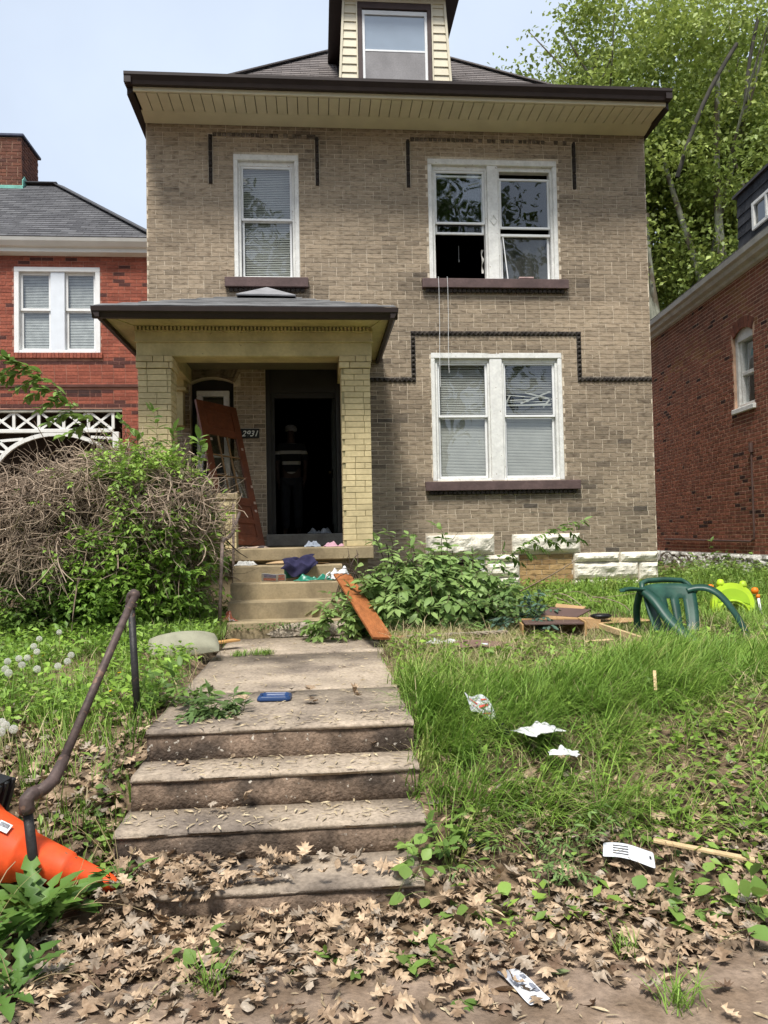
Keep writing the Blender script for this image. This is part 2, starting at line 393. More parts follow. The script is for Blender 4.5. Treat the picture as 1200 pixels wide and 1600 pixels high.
def oak_leaf(bend=.3, curl=.3, seed=0):
    """lobed pin-oak leaf along +x, length 1"""
    q = random.Random(seed)
    side = [(.0, .012), (.13, .035), (.20, .25), (.27, .11), (.36, .20), (.50, .42), (.50, .17), (.57, .14), (.74, .36), (.71, .16), (.78, .12), (.92, .19), (.90, .07), (1.0, .0)]
    wk = .7+.6*q.random(); side = [(u+(q.random()-.5)*.07, w*wk*(.7+.6*q.random())) for u, w in side]; side[-1] = (1, 0)
    pts = [(u, w) for u, w in side]+[(u, -w) for u, w in side[-2::-1]]
    mid = [(u, 0) for u in (.1, .33, .55, .74)]
    vs = [(u, w, bend*(u-.5)**2*2+curl*abs(w)*(1+.5*math.sin(6*u))+.05*math.sin(9*u+seed)) for u, w in pts+mid]
    n = len(side); m0 = len(pts); T = []
    near = lambda u: m0+min(range(4), key=lambda i: abs(mid[i][0]-u))
    for i in range(len(pts)-1):
        a, b = i, i+1; ka, kb = near(pts[a][0]), near(pts[b][0])
        T.append((a, b, ka))
        if ka != kb: T.append((b, kb, ka))
    return np.array(vs), np.array(T)
def strands(paths, rad, nside=3):
    paths = np.asarray(paths, float); N, K, _ = paths.shape
    d = np.gradient(paths, axis=1); d /= np.linalg.norm(d, axis=2, keepdims=True)+1e-9
    ref = np.where(np.abs(d[..., 2:3]) > .9, [1., 0, 0], [0, 0, 1.]); a = np.cross(d, ref); a /= np.linalg.norm(a, axis=2, keepdims=True)+1e-9; b = np.cross(d, a)
    V = np.stack([paths+(a*math.cos(2*math.pi*k/nside)+b*math.sin(2*math.pi*k/nside))*rad[..., None] for k in range(nside)], 2).reshape(-1, 3)
    T = []
    for i in range(K-1):
        for k in range(nside):
            p, q, r_, s_ = i*nside+k, i*nside+(k+1) % nside, (i+1)*nside+(k+1) % nside, (i+1)*nside+k
            T += [(p, q, r_), (p, r_, s_)]
    T = (np.array(T)[None]+(np.arange(N)*K*nside)[:, None, None]).reshape(-1, 3)
    return V, T
def blades(P, head, L_, lean, wid, tint, curve=1.0, tipl=1.25):
    """grass blades: curved tapering strips"""
    N = len(P); ts = np.array([0, .35, .7, 1.0]); hx, hy = np.cos(head), np.sin(head)
    a0 = lean*.35; V = np.zeros((N, 7, 3)); ci = 0; pos = P.copy(); cols = np.zeros((N, 7, 3))
    for i, t in enumerate(ts):
        if i > 0:
            ang = a0+lean*curve*(t**1.3); st = (ts[i]-ts[i-1])*L_
            pos = pos+np.stack([hx*np.sin(ang)*st, hy*np.sin(ang)*st, np.cos(ang)*st], 1)
        w = wid*(1-.85*t**2)/2; side = np.stack([-hy*w, hx*w, 0*w], 1); cc = tint*(.95+(tipl-1.1)*t)
        if i < 3: V[:, ci] = pos-side; V[:, ci+1] = pos+side; cols[:, ci] = cc; cols[:, ci+1] = cc; ci += 2
        else: V[:, ci] = pos; cols[:, ci] = cc
    T = np.array([(0, 1, 3), (0, 3, 2), (2, 3, 5), (2, 5, 4), (4, 5, 6)])
    return V.reshape(-1, 3), (T[None]+(np.arange(N)*7)[:, None, None]).reshape(-1, 3), cols.reshape(-1, 3)
def join(parts):
    Vs, Ts, Cs, n = [], [], [], 0
    for V, T, c in parts: Vs.append(V); Ts.append(T+n); Cs.append(c); n += len(V)
    return np.concatenate(Vs), np.concatenate(Ts), np.concatenate(Cs)
def colmix(n, a, b, var=.15):
    t = rng.random((n, 1)); c = np.array(a)*(1-t)+np.array(b)*t
    return c*(1+var*(rng.random((n, 1))*2-1))

# ================================================================== THE SETTING
def g(x, y):
    """ground height: pavement, bank, front yard"""
    x = np.asarray(x, float); y = np.asarray(y, float)
    t = np.clip((y-3.15)/1.65, 0, 1); z = .55*t*t*(3-2*t)+np.clip(y-4.8, 0, 6.2)*.047
    z = z+.018*np.sin(x*2.3+y*1.7)*np.clip(y-2.9, 0, 1)+.012*np.sin(x*5.1-y*4.3+1)*np.clip(y-2.9, 0, 1)
    z = z-np.clip(.6-y, 0, .2)*.7
    return z
def axis(lo, hi, st, far):
    a = list(np.arange(lo, hi+1e-6, st)); o = []; d = st
    q = lo
    while q > -far: d *= 1.6; q -= d; o.append(q)
    o = o[::-1]+a; d = st; q = hi
    while q < far: d *= 1.6; q += d; o.append(q)
    return np.array(o)
gx = axis(-6, 8, .08, 500); gy = axis(0, 13, .08, 500)
GX, GY = np.meshgrid(gx, gy); GZ = g(GX, GY)
und = (GX > -1.02) & (GX < .60) & (GY > 4.6) & (GY < 8.0); GZ = np.where(und, np.minimum(GZ, .555), GZ)
und = (GX > -.86) & (GX < .42) & (GY > 3.36) & (GY < 9.2); GZ = np.where(und, np.minimum(GZ, .0+np.clip((GY-3.4)*.5, 0, .50)-.03), GZ)
GZ = np.where((GX > -2.3) & (GX < 5) & (GY > 11.1) & (GY < 19), .6, GZ)
nx, ny = len(gx), len(gy)
idx = np.arange(nx*ny).reshape(ny, nx); a_, b_, c_, d_ = idx[:-1, :-1].ravel(), idx[:-1, 1:].ravel(), idx[1:, 1:].ravel(), idx[1:, :-1].ravel()
ground = tri_obj('ground', np.stack([GX.ravel(), GY.ravel(), GZ.ravel()], 1), np.concatenate([np.stack([a_, b_, c_], 1), np.stack([a_, c_, d_], 1)]), M_SOIL, smooth=True)
tag(ground, kind='structure')
mb = MB(); mb.grid(lambda u, v: (-9+20*u, 1.15+(2.86-1.15)*v+.05*math.sin(u*60)*(v > .9), .006+.004*fbm(u*50, v*8)), 120, 10)
sidewalk = tag(mb.build('sidewalk', M_WALK, smooth=True), kind='structure')
mb = MB(); mb.box(-60, 60, -9, .2, -.3, -.13); tag(mb.build('road', mat('asphalt', (.05, .05, .052), .9, 4, .2, 60, .2, .4, 90)), kind='structure')
mb = MB(); mb.cbox(-60, 60, .2, .36, -.3, .004, .02); tag(mb.build('kerb', M_CONC), kind='structure')

def worn(mb, x0, x1, yf, yb, zt, th, seed=0, amp=.012, n=48, chip=None):
    st = []
    for i in range(n+1):
        x = x0+(x1-x0)*i/n; a = (fbm(x*5, seed+.5, seed)-.5)*2*amp; b = (vn(x*23, seed+9.1, seed+3)-.5)*amp*.7; e_ = .012+.02*max(0, vn(x*7, seed+3.3, seed+5)-.55)
        if i in (0, n): e_ += .012
        c = chip(x) if chip else 0
        st.append([(x, yf+a*.5, zt-th), (x, yf+a+c, zt-th*.5), (x, yf+a+c, zt-e_), (x, yf+a+b+e_*.9+c, zt-b*.25), (x, yf+.07+c, zt+b*.15), (x, (yf+yb)/2, zt-.004), (x, yb, zt), (x, yb, zt-th)])
    k = 8; vs = [p for r_ in st for p in r_]
    fs = [(i*k+j, (i+1)*k+j, (i+1)*k+(j+1) % k, i*k+(j+1) % k)[::-1] for i in range(n) for j in range(k)]+[tuple(range(k)), tuple(range(n*k, n*k+k))[::-1]]
    return mb.add(vs, [f[::-1] for f in fs])
# walkway slabs
walk = MB(); worn(walk, -.92, .515, 5.2, 6.80, .578, .1, 3, .008); walk.build('walkway', M_CONC, smooth=True)
tag(bpy.data.objects['walkway'], kind='structure')
w2 = MB(); worn(w2, -.90, .56, 6.815, 7.90, .592, .1, 8, .01); o = w2.build('walkway_slab', M_CONC, bpy.data.objects['walkway'], smooth=True)
# lower steps
lst = thing('concrete_steps', 'worn brown concrete steps climbing the bank from the pavement', 'steps', (-.22, 3.3, 0))
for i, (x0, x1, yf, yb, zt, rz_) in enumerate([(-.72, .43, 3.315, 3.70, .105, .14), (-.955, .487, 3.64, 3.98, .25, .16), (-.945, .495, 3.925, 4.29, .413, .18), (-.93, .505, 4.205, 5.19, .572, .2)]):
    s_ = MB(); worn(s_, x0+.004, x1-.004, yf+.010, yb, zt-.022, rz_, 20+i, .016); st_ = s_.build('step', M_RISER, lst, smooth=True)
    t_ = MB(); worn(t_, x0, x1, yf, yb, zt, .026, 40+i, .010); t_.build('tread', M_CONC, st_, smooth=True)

# porch steps
pst = thing('porch_steps', 'tan concrete steps rising to the porch, scattered with cloths and papers', 'steps', (-.35, 7.9, .58))
PS = [(-.93, .23, 7.86, .757), (-.955, .262, 8.17, .935), (-.965, .24, 8.52, 1.112), (-.975, .27, 8.88, 1.288)]
for i, (x0, x1, yf, zt) in enumerate(PS):
    s_ = MB(); worn(s_, x0, x1, yf, 9.3, zt, .185 if i else .2, 60+i, .006, chip=(lambda x: .05*max(0, min(1, (x+.55)*6)) if x > -.55 else 0) if i == 0 else None)
    st_ = s_.build('step', M_PCONC, pst)
    if i == 0:
        c_ = MB(); c_.grid(lambda u, v: (-.52+.74*u+.04*math.sin(v*9), 7.868+.045*v*v+.018*fbm(u*14, v*6, 5)-(.012+.016*fbm(u*6, v*3, 2)), .60+.135*v*(.55+.45*math.sin(min(1, u*2.2)*1.57))+.006*vn(u*30, v*9)), 40, 10)
        c_.build('broken_face', M_RUBBLE, st_)
sd_ = MB(); sd_.box(-.96, .26, 8.9, 9.34, .55, 1.27); sd_.build('base', M_PCONC, pst)

# ================================================================== THE HOUSE
FY = 11.005
house = thing('brick_house', 'tan brick two-storey house with brown sills, dormer and open doorway', 'house', (1.32, 11.2, .8))
H_UL = (-1.13, -.196, 5.34, 7.15); H_UR = (1.69, 3.63, 5.34, 7.15); H_LR = (1.675, 3.63, 2.39, 4.27)
H_DOOR = (-.72, .35, 1.50, 4.2); H_ARCH = (-1.775, -1.165, 2.05, 3.92)
H_BW = (1.67, 2.42, .6, 1.305)
arc_c, arc_r, arc_spring = (-1.47, 3.27), .645, 3.80
def arch_hole(w):
    if w < 2.05 or w > 3.915: return None
    if w < arc_spring: return (H_ARCH[0], H_ARCH[1])
    h = math.sqrt(max(0, arc_r**2-(w-arc_c[1])**2)); return (arc_c[0]-h, arc_c[0]+h)
def arch_ring(w):
    if w < 3.78: return None
    R2 = arc_r+.215; 
    if w-arc_c[1] > R2: return None
    h = math.sqrt(R2**2-(w-arc_c[1])**2); h = min(h, .40); return (arc_c[0]-h, arc_c[0]+h)
shell = MB(); slab_holes(shell, -2.355, 5.0, .5, 7.6, FY, 11.3, [H_UL, H_UR, H_LR, H_DOOR, H_ARCH, H_BW, (2.915, 3.725, .5, 1.305)])
shell.build('wall', M_MORT, house)
sh2 = MB(); sh2.box(-2.352, -2.05, 11.3, 20, .5, 7.6); sh2.box(4.7, 4.997, 11.3, 20, .5, 7.6); sh2.box(-2.352, 4.997, 20, 20.3, .5, 7.6)
sh2.build('side_wall', M_MORT, house)
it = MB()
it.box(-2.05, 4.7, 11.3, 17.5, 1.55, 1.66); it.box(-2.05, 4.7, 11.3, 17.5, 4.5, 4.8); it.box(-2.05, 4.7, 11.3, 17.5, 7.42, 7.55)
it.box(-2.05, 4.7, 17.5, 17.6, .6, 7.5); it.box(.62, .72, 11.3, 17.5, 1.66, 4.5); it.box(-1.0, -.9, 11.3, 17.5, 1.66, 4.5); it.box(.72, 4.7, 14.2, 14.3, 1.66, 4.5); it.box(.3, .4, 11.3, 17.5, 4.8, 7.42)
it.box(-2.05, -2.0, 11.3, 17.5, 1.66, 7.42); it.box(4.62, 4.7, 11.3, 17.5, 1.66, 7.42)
it.build('interior_walls', M_INSIDE, house)
# spandrel behind the window arch
sp = MB()
for sgn in (-1, 1):
    pts = [(arc_c[0]+sgn*.31, 3.80)]
    for k in range(9):
        zz = 3.80+(3.915-3.80)*k/8; pts.append((arc_c[0]+sgn*math.sqrt(max(0, arc_r**2-(zz-arc_c[1])**2)), zz))
    pts += [(arc_c[0], 3.93), (arc_c[0]+sgn*.31, 3.93)]
    sp.prism([(x, FY+.003, z) for x, z in pts][::sgn], [(x, 11.3, z) for x, z in pts][::sgn])
sp.build('arch_backing', M_MORT, house)
# brick colours of the front
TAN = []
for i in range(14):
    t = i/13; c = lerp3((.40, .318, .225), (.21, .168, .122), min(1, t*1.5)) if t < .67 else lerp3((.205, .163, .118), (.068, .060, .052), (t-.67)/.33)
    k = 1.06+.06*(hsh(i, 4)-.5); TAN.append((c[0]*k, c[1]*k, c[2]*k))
def darkness(x, z):
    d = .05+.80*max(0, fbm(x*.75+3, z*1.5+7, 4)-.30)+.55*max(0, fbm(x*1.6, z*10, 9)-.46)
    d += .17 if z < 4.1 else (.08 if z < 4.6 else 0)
    for (sx0, sx1, sz) in ((1.55, 3.82, 2.24), (1.57, 3.74, 5.2), (-1.26, -.08, 5.2)):  # brick darker around and below each sill
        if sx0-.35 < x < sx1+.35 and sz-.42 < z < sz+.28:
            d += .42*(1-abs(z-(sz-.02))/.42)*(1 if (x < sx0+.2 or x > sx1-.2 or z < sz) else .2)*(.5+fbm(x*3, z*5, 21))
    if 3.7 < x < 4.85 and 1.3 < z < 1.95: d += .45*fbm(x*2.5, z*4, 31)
    if x < -1.9 and z > 7.0 or z > 7.45: d += .15  # darker along the wall top and in its left corner
    if .6 < x < 1.3 and 2.6 < z < 4.2: d += .22  # darker patch of brick just right of the porch
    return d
def tan_t(u, w): return int(13*max(0, min(.999, darkness(u, w)+(rnd.random()-.5)*.19+(.25 if rnd.random() < .04 else 0))))
STUDS = []
def run(a, b):
    a = Vector(a); b = Vector(b); n = max(1, round((b-a).length/.068)); return [a+(b-a)*((i+.5)/n) for i in range(n)]
for a, b in (((.70, 3.87), (1.385, 3.87)), ((1.42, 3.836), (1.42, 4.516)), ((1.385, 4.55), (3.93, 4.55)), ((3.895, 4.516), (3.895, 3.904)), ((3.861, 3.87), (5.0, 3.87))): STUDS += run(a, b)
band_holes = [(.66, 1.386, 3.84, 3.905), (1.386, 1.454, 3.84, 4.58), (1.454, 3.861, 4.518, 4.584), (3.861, 3.929, 3.84, 4.584), (3.929, 5.0, 3.84, 3.905)]
LEGS = [(-1.45, 6.70, 7.42), (.075, 6.70, 7.40), (1.405, 6.70, 7.40), (3.90, 6.72, 7.42)]
leg_holes = [(x-.036, x+.036, a, b) for x, a, b in LEGS]
stone_hole = [(1.50, 5.0, 0, 1.312), (1.545, 2.549, 1.30, 1.612), (2.81, 3.83, 1.30, 1.605)]
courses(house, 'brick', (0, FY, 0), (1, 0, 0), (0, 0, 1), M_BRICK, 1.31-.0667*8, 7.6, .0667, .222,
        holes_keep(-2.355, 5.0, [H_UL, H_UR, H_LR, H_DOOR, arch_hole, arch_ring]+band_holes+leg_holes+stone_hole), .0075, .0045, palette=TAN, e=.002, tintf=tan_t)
# dark studded band and corner legs
sm = {}
for i, p in enumerate(STUDS):
    k = i % 4
    if k not in sm:
        q = MB(); q.c = lerp3((.035, .030, .027), (.07, .06, .05), k/3); h_ = .033; j = [(rnd.random()-.5)*.008 for _ in range(3)]
        q.add([(-h_, 0, -h_), (h_, 0, -h_), (h_, 0, h_), (-h_, 0, h_), (-h_, -.012, -h_), (h_, -.012, -h_), (h_, -.012, h_), (-h_, -.012, h_), (j[0], -.044, j[1])],
              [(0, 1, 5, 4), (1, 2, 6, 5), (2, 3, 7, 6), (3, 0, 4, 7), (4, 5, 8), (5, 6, 8), (6, 7, 8), (7, 4, 8)]); sm[k] = q.mesh('stud_brick', M_BRICK)
    o = bpy.data.objects.new('stud_brick', sm[k]); o.location = (p.x, FY, p.y); attach(o, house)
for (x, a, b) in LEGS:
    for z0 in np.arange(a, b-.1, .243):
        q = MB(); q.c = (.045, .038, .033); q.cbox(x-.026, x+.026, FY-.022, FY+.01, z0+.006, min(z0+.237, b), .004)
        for s_ in range(3): q.cbox(x-.02, x+.02, FY-.035, FY-.018, z0+.02+s_*.074, z0+.08+s_*.074, .008)
        q.build('stud_brick', M_BRICK, house)
sm2 = {}
for k, me_ in sm.items():
    m2 = me_.copy(); sm2[k] = m2; n_ = len(m2.vertices); m2.color_attributes['tint'].data.foreach_set('color', [.11+.03*k, .092+.025*k, .076+.02*k, 1]*n_)
for xa, xb in ((-1.42, .06), (1.44, 3.87)):
    for i, p in enumerate(run((xa, 0), (xb, 0))):
        if hsh(i, 77) < .2: continue
        o = bpy.data.objects.new('stud_brick', sm2[i % 4]); o.location = (p.x, FY+.012, 7.43); attach(o, house)
# arch of upright bricks over the porch window
for i in range(15):
    an = math.pi/2+(i-7)*.068; q = MB(); q.c = TAN[5+i % 5]; c0, s0 = math.cos(an), math.sin(an); hw = .031
    rr = []
    for r_ in (arc_r+.002, arc_r+.213):
        w_ = hw*r_/arc_r
        for sg in (-1, 1): rr.append((arc_c[0]+c0*r_-s0*w_*sg*.95, arc_c[1]+s0*r_+c0*w_*sg*.95))
    o4 = [rr[0], rr[2], rr[3], rr[1]]
    q.prism([(x, FY-.012, z) for x, z in o4], [(x, FY+.01, z) for x, z in o4]); q.build('arch_brick', M_BRICK, house)
# foundation stones: rock-faced blocks
def rock(x0, x1, z0, z1, seed, parent=house, yb=FY-.004, amp=.085, m=M_STONE, name='foundation_stone'):
    nx_, nz_ = max(6, int((x1-x0)/.028)), max(4, int((z1-z0)/.028)); q = MB()
    def fn(u, v):
        e_ = min(u*(x1-x0), (1-u)*(x1-x0), v*(z1-z0), (1-v)*(z1-z0)); k = min(1, e_/.045)
        n_ = fbm((x0+u*(x1-x0))*7, (z0+v*(z1-z0))*9, seed, 4); r_ = abs(vn((x0+u*(x1-x0))*5+seed, (z0+v*(z1-z0))*11, seed+5)-.5)
        return (x0+.004+u*(x1-x0-.008), yb-.012-k*(.008+amp*(n_*.9+(.35-r_)*.5)), z0+.004+v*(z1-z0-.008))
    q.grid(fn, nx_, nz_); n = len(q.v)
    c = [(x0+.004, z0+.004), (x1-.004, z0+.004), (x1-.004, z1-.004), (x0+.004, z1-.004)]
    q.add([(x, yb-.012, z) for x, z in c]+[(x, yb+.03, z) for x, z in c], [(4, 5, 1, 0), (5, 6, 2, 1), (6, 7, 3, 2), (7, 4, 0, 3)])
    return q.build(name, m, parent)
for i, s_ in enumerate([(1.545, 2.549, 1.318, 1.608), (2.81, 3.83, 1.318, 1.602), (2.43, 2.91, 1.20, 1.305), (2.43, 2.91, .98, 1.197), (2.43, 2.91, .74, .977), (2.43, 2.91, .55, .737), (1.50, 1.665, 1.0, 1.305), (1.50, 1.665, .7, .997),
                        (3.73, 4.42, 1.17, 1.31), (4.425, 5.0, 1.16, 1.31), (3.73, 4.70, .925, 1.165), (4.705, 5.0, .90, 1.155), (3.73, 4.35, .70, .92), (4.355, 5.0, .70, .895), (3.73, 5.0, .45, .695)]):
    rock(*s_, seed=50+i*3)
# bricked-up cellar opening
YEL = [lerp3((.45, .30, .14), (.30, .19, .09), hsh(i, 8)) for i in range(8)]
pb = MB(); pb.box(2.916, 3.724, FY+.03, FY+.2, .5, 1.305); pb.build('cellar_infill', M_MORT, house)
courses(house, 'infill_brick', (0, FY+.03, 0), (1, 0, 0), (0, 0, 1), M_BRICK, .62, 1.303, .0755, .225, lambda w: [(2.918, 3.722)], .008, .012, palette=YEL, tintf=lambda u, w: rnd.randrange(8))
# cellar window
cw = MB()
cw.box(1.67, 2.42, FY+.05, FY+.12, 1.245, 1.304); cw.box(1.67, 1.72, FY+.05, FY+.12, .62, 1.245); cw.box(2.35, 2.42, FY+.04, FY+.12, .62, 1.245); cw.box(1.72, 2.35, FY+.07, FY+.11, 1.06, 1.085)
cwo = cw.build('cellar_window', M_WWHITE, house); q = MB(); q.add([(1.72, FY+.09, .62), (2.35, FY+.09, .62), (2.35, FY+.09, 1.245), (1.72, FY+.09, 1.245)], [(0, 1, 2, 3)]); q.build('pane', M_GLASS2, cwo)
q = MB(); q.box(1.6, 2.5, 11.31, 11.32, .6, 1.54); q.build('cellar_backing', M_INSIDE, house)

# ---------------------------------------------------------------- windows
def pane(parent, x0, x1, z0, z1, y, m=M_GLASS):
    q = MB(); q.add([(x0, y, z0), (x1, y, z0), (x1, y, z1), (x0, y, z1)], [(0, 1, 2, 3)]); return q.build('pane', m, parent)
def sash(parent, x0, x1, z0, z1, y, w=.032, m=M_WHITE, gl=M_GLASS, t=.03):
    q = MB(); q.cbox(x0, x1, y, y+t, z1-w, z1, .003); q.cbox(x0, x1, y, y+t, z0, z0+w, .003); q.cbox(x0, x0+w, y+.002, y+t-.002, z0+w, z1-w, .003); q.cbox(x1-w, x1, y+.002, y+t-.002, z0+w, z1-w, .003)
    o = q.build('sash', m, parent)
    if gl: pane(parent, x0+w, x1-w, z0+w, z1-w, y+t*.5, gl)
    return o
def blind(parent, x0, x1, z0, z1, y, pitch_=.026, m=M_BLIND, broken=False, ang=.9, sag=0):
    q = MB(); z = z1
    while z > z0:
        dz = .011*math.sin(ang); dy = .012*math.cos(ang); ja = (rnd.random()-.5)*.004; jb = (rnd.random()-.5)*.004
        if broken and z0+.12 < z < z0+.32:
            if rnd.random() < .35: z -= pitch_; continue
            ja -= rnd.random()*.02; jb += (rnd.random()-.6)*.12 if rnd.random() < .35 else 0
        s_ = -sag*(z1-z)
        q.add([(x0, y-dy, z-dz+ja), (x1, y-dy, z-dz+jb+s_), (x1, y+dy, z+dz+jb+s_), (x0, y+dy, z+dz+ja)], [(0, 1, 2, 3)]); z -= pitch_
    if broken:
        q.beam((x0+.25, y-.02, z0+.18), (x1-.02, y-.02, z0+.36), .004, .022); q.beam((x0+.32, y-.025, z0+.34), (x1-.0, y-.025, z0+.24), .004, .022); q.beam((x0+.02, y-.02, z0+.16), (x0+.09, y-.02, z0+.30), .004, .022)
        q.beam((x0+.02, y-.03, z0+.15), (x1-.02, y-.03, z0+.155), .02, .022); q.beam((x1-.14, y-.025, z0+.12), (x1-.02, y-.025, z0+.26), .004, .024)
    o = q.build('blind', m, parent); o['kind'] = 'stuff'; return o
def casing(x0, x1, z0, z1, mull=None, name='window', m=M_WWHITE, parent=house, y=FY, cw=.062):
    q = MB()
    q.cbox(x0, x1, y-.006, y+.15, z1-.085, z1, .008); q.cbox(x0+.01, x1-.01, y+.05, y+.16, z1-.15, z1-.085, .004)
    for a, b in ((x0, x0+cw), (x1-cw, x1)): q.cbox(a, b, y-.004, y+.15, z0, z1-.085, .008)
    for a, b in ((x0+cw, x0+cw+.038), (x1-cw-.038, x1-cw)): q.cbox(a, b, y+.028, y+.16, z0, z1-.15, .004)
    q.cbox(x0+cw, x1-cw, y+.02, y+.16, z0-.02, z0+.03, .006)
    o = q.build(name, m, parent)
    if mull:
        k = MB(); k.cbox(mull[0], mull[1], y+.004, y+.16, z0, z1-.085, .006); k.cbox(mull[0]-.03, mull[0]-.001, y+.03, y+.16, z0, z1-.15, .004); k.cbox(mull[1]+.001, mull[1]+.03, y+.03, y+.16, z0, z1-.15, .004)
        k.build('mullion', m, o)
    return o
def sill(x0, x1, z0, z1, parent=house, name='sill', dep=.09, m=M_SILL):
    q = MB(); q.prism([(x0, FY-dep, z0), (x0, FY+.05, z0), (x0, FY+.05, z1), (x0, FY-dep, z1-.012)], [(x1, FY-dep, z0), (x1, FY+.05, z0), (x1, FY+.05, z1), (x1, FY-dep, z1-.012)])
    o = q.build(name, m, parent, bevel=.006)
    d = MB()
    for p in run((x0+.05, 0), (x1-.05, 0)):
        d.c = (.06, .05, .043); d.cbox(p.x-.03, p.x+.03, FY-.05, FY-.003, z0-.062, z0-.003, .012)
    d.build('drip_course', M_BRICK, o); return o
# upper single window
w = casing(*H_UL); x0, x1, z0, z1 = -1.03, -.296, 5.37, 7.0
sash(w, x0, x1, 6.205, z1, FY+.06); sash(w, x0+.01, x1-.01, z0, 6.225, FY+.095)
blind(w, x0+.02, x1-.02, 5.38, 6.98, FY+.145, ang=1.15); sill(-1.262, -.08, 5.195, 5.345)
# upper double window, left sash raised
w = casing(*H_UR, mull=(2.575, 2.735)); 
za = 6.18
sash(w, 1.79, 2.545, 6.20, 7.0, FY+.06); sash(w, 1.80, 2.535, 6.06, 6.95, FY+.095, gl=M_GLASS2)
sash(w, 2.765, 3.53, 6.14, 6.90, FY+.06); sash(w, 2.775, 3.52, 5.37, 6.07, FY+.095, gl=M_GLASS2)
q = MB(); q.cbox(2.77, 3.525, FY+.05, FY+.09, 6.02, 6.06, .004); q.build('rail', M_WHITE, w)
q = MB(); q.grid(lambda u, v: (2.80+.70*u, FY+.17+.03*math.sin(u*17+v*3)+.03*math.sin(u*6), 5.38+.68*v), 40, 6); q.build('curtain', M_CURT, w, smooth=True)
q = MB(); q.beam((2.80, FY+.03, 6.0), (2.86, FY+.02, 5.37), .012, .014); q.build('loose_stop', M_WHITE, w)
q = MB(); q.cbox(3.02, 3.24, FY-.02, FY+.03, 5.372, 5.395, .004); q.build('wood_chip', mat('pinkish wood', (.42, .3, .28), .8, 20, .2), w)
q = MB()   # carved diamond on the mullion
for k in range(4):
    a = Vector((2.66, 0, 6.25)); dd = [(0, .075), (.05, 0), (0, -.075), (-.05, 0)]; p, r_ = dd[k], dd[(k+1) % 4]
    q.beam((a.x+p[0], FY, a.z+p[1]), (a.x+r_[0], FY, a.z+r_[1]), .012, .012, (0, 1, 0))
q.build('diamond_moulding', M_WWHITE, w)
sill(1.57, 3.745, 5.205, 5.352)
# the hall lamp pull and torn curtain scrap in the open half
q = MB(); q.tube([(2.30, FY+.9, 6.2), (2.30, FY+.9, 5.98)], .004, 5); q.tube([(2.30, FY+.9, 5.98), (2.30, FY+.9, 5.94)], .012, 6); q.build('lamp_pull', M_WHITE, w)
q = MB(); q.grid(lambda u, v: (2.50+.022*u*(1+math.sin(v*14)*.6), FY+.16+.02*math.sin(v*9), 5.5+.36*v), 4, 14); q.build('curtain_scrap', M_BLIND, w)
# lower double window
w = casing(*H_LR, mull=(2.545, 2.73)); 
for i, (xa, xb) in enumerate(((1.775, 2.515), (2.76, 3.53))):
    sash(w, xa, xb, 3.325, 4.13, FY+.06); sash(w, xa+.006, xb-.006, 2.43, 3.35, FY+.095)
    blind(w, xa+.02, xb-.02, 3.36, 4.12, FY+.15, broken=bool(i), ang=.75 if i else 1.1); blind(w, xa+.02, xb-.02, 2.44, 3.36, FY+.145, pitch_=.022, ang=1.25)
sill(1.555, 3.842, 2.245, 2.388)
# window on the porch
w = MB(); w.cbox(-1.70, -1.24, FY+.10, FY+.2, 3.66, 3.74, .006); w.cbox(-1.70, -1.62, FY+.10, FY+.2, 2.08, 3.66, .006); w.cbox(-1.32, -1.24, FY+.10, FY+.2, 2.08, 3.66, .006); w.cbox(-1.62, -1.32, FY+.11, FY+.2, 2.78, 2.83, .004)
w = w.build('porch_window', M_WWHITE, house); pane(w, -1.62, -1.32, 2.1, 3.66, FY+.15, M_GLASS2)
q = MB(); q.box(-1.775, -1.165, FY+.19, FY+.24, 2.05, 3.93); q.build('window_frame', M_DARKFR, w)
q = MB(); q.box(-1.60, -1.34, FY+.16, FY+.165, 2.85, 3.62); q.build('blind', mat('dull blind', (.10, .09, .06), .8), w)
# two cords hanging from the sill
for x, zb in ((1.80, 3.75), (1.93, 3.95)):
    q = MB(); q.tube([(x, FY-.10, 5.36), (x+.004, FY-.102, 5.2)]+[(x+.006*math.sin(k), FY-.095+.005*k/5, 5.2-(5.2-zb)*k/6) for k in range(1, 7)], .0032, 5)
    o = q.build('hanging_cord', M_WHITE); tag(o, 'thin white cord hanging below the open upper window, '+('the longer one' if zb < 3.8 else 'the shorter one'), 'cord', 'cords hanging from the window')
# ---------------------------------------------------------------- doorway
df = MB(); df.box(-.72, -.655, FY+.04, FY+.2, 1.66, 4.2); df.box(.285, .35, FY+.04, FY+.2, 1.66, 4.2); df.box(-.655, .285, FY+.06, FY+.2, 3.70, 4.2); df.box(-.655, -.60, FY+.10, FY+.2, 1.66, 3.70); df.box(-.60, .285, FY+.10, FY+.2, 3.63, 3.70)
dfo = df.build('door_frame', M_DARKFR, house)
q = MB(); q.cbox(-.72, .35, FY-.16, FY+.25, 1.49, 1.662, .012); q.build('threshold', M_GCONC, house)
dl = MB(); dl.box(.235, .28, FY+.2, FY+1.05, 1.67, 3.63)
for a, b in ((1.8, 2.5), (2.62, 3.5)): dl.box(.222, .238, FY+.32, FY+.95, a, b)
dlo = dl.build('open_door', mat('dark green-grey door', (.03, .035, .03), .6, 5, .2), house)
q = MB(); q.tube([(.22, FY+.98, 2.62), (.18, FY+.98, 2.62)], [.02, .028], 10); q.build('door_knob', mat('brass', (.4, .3, .12), .35, metal=1), dlo)
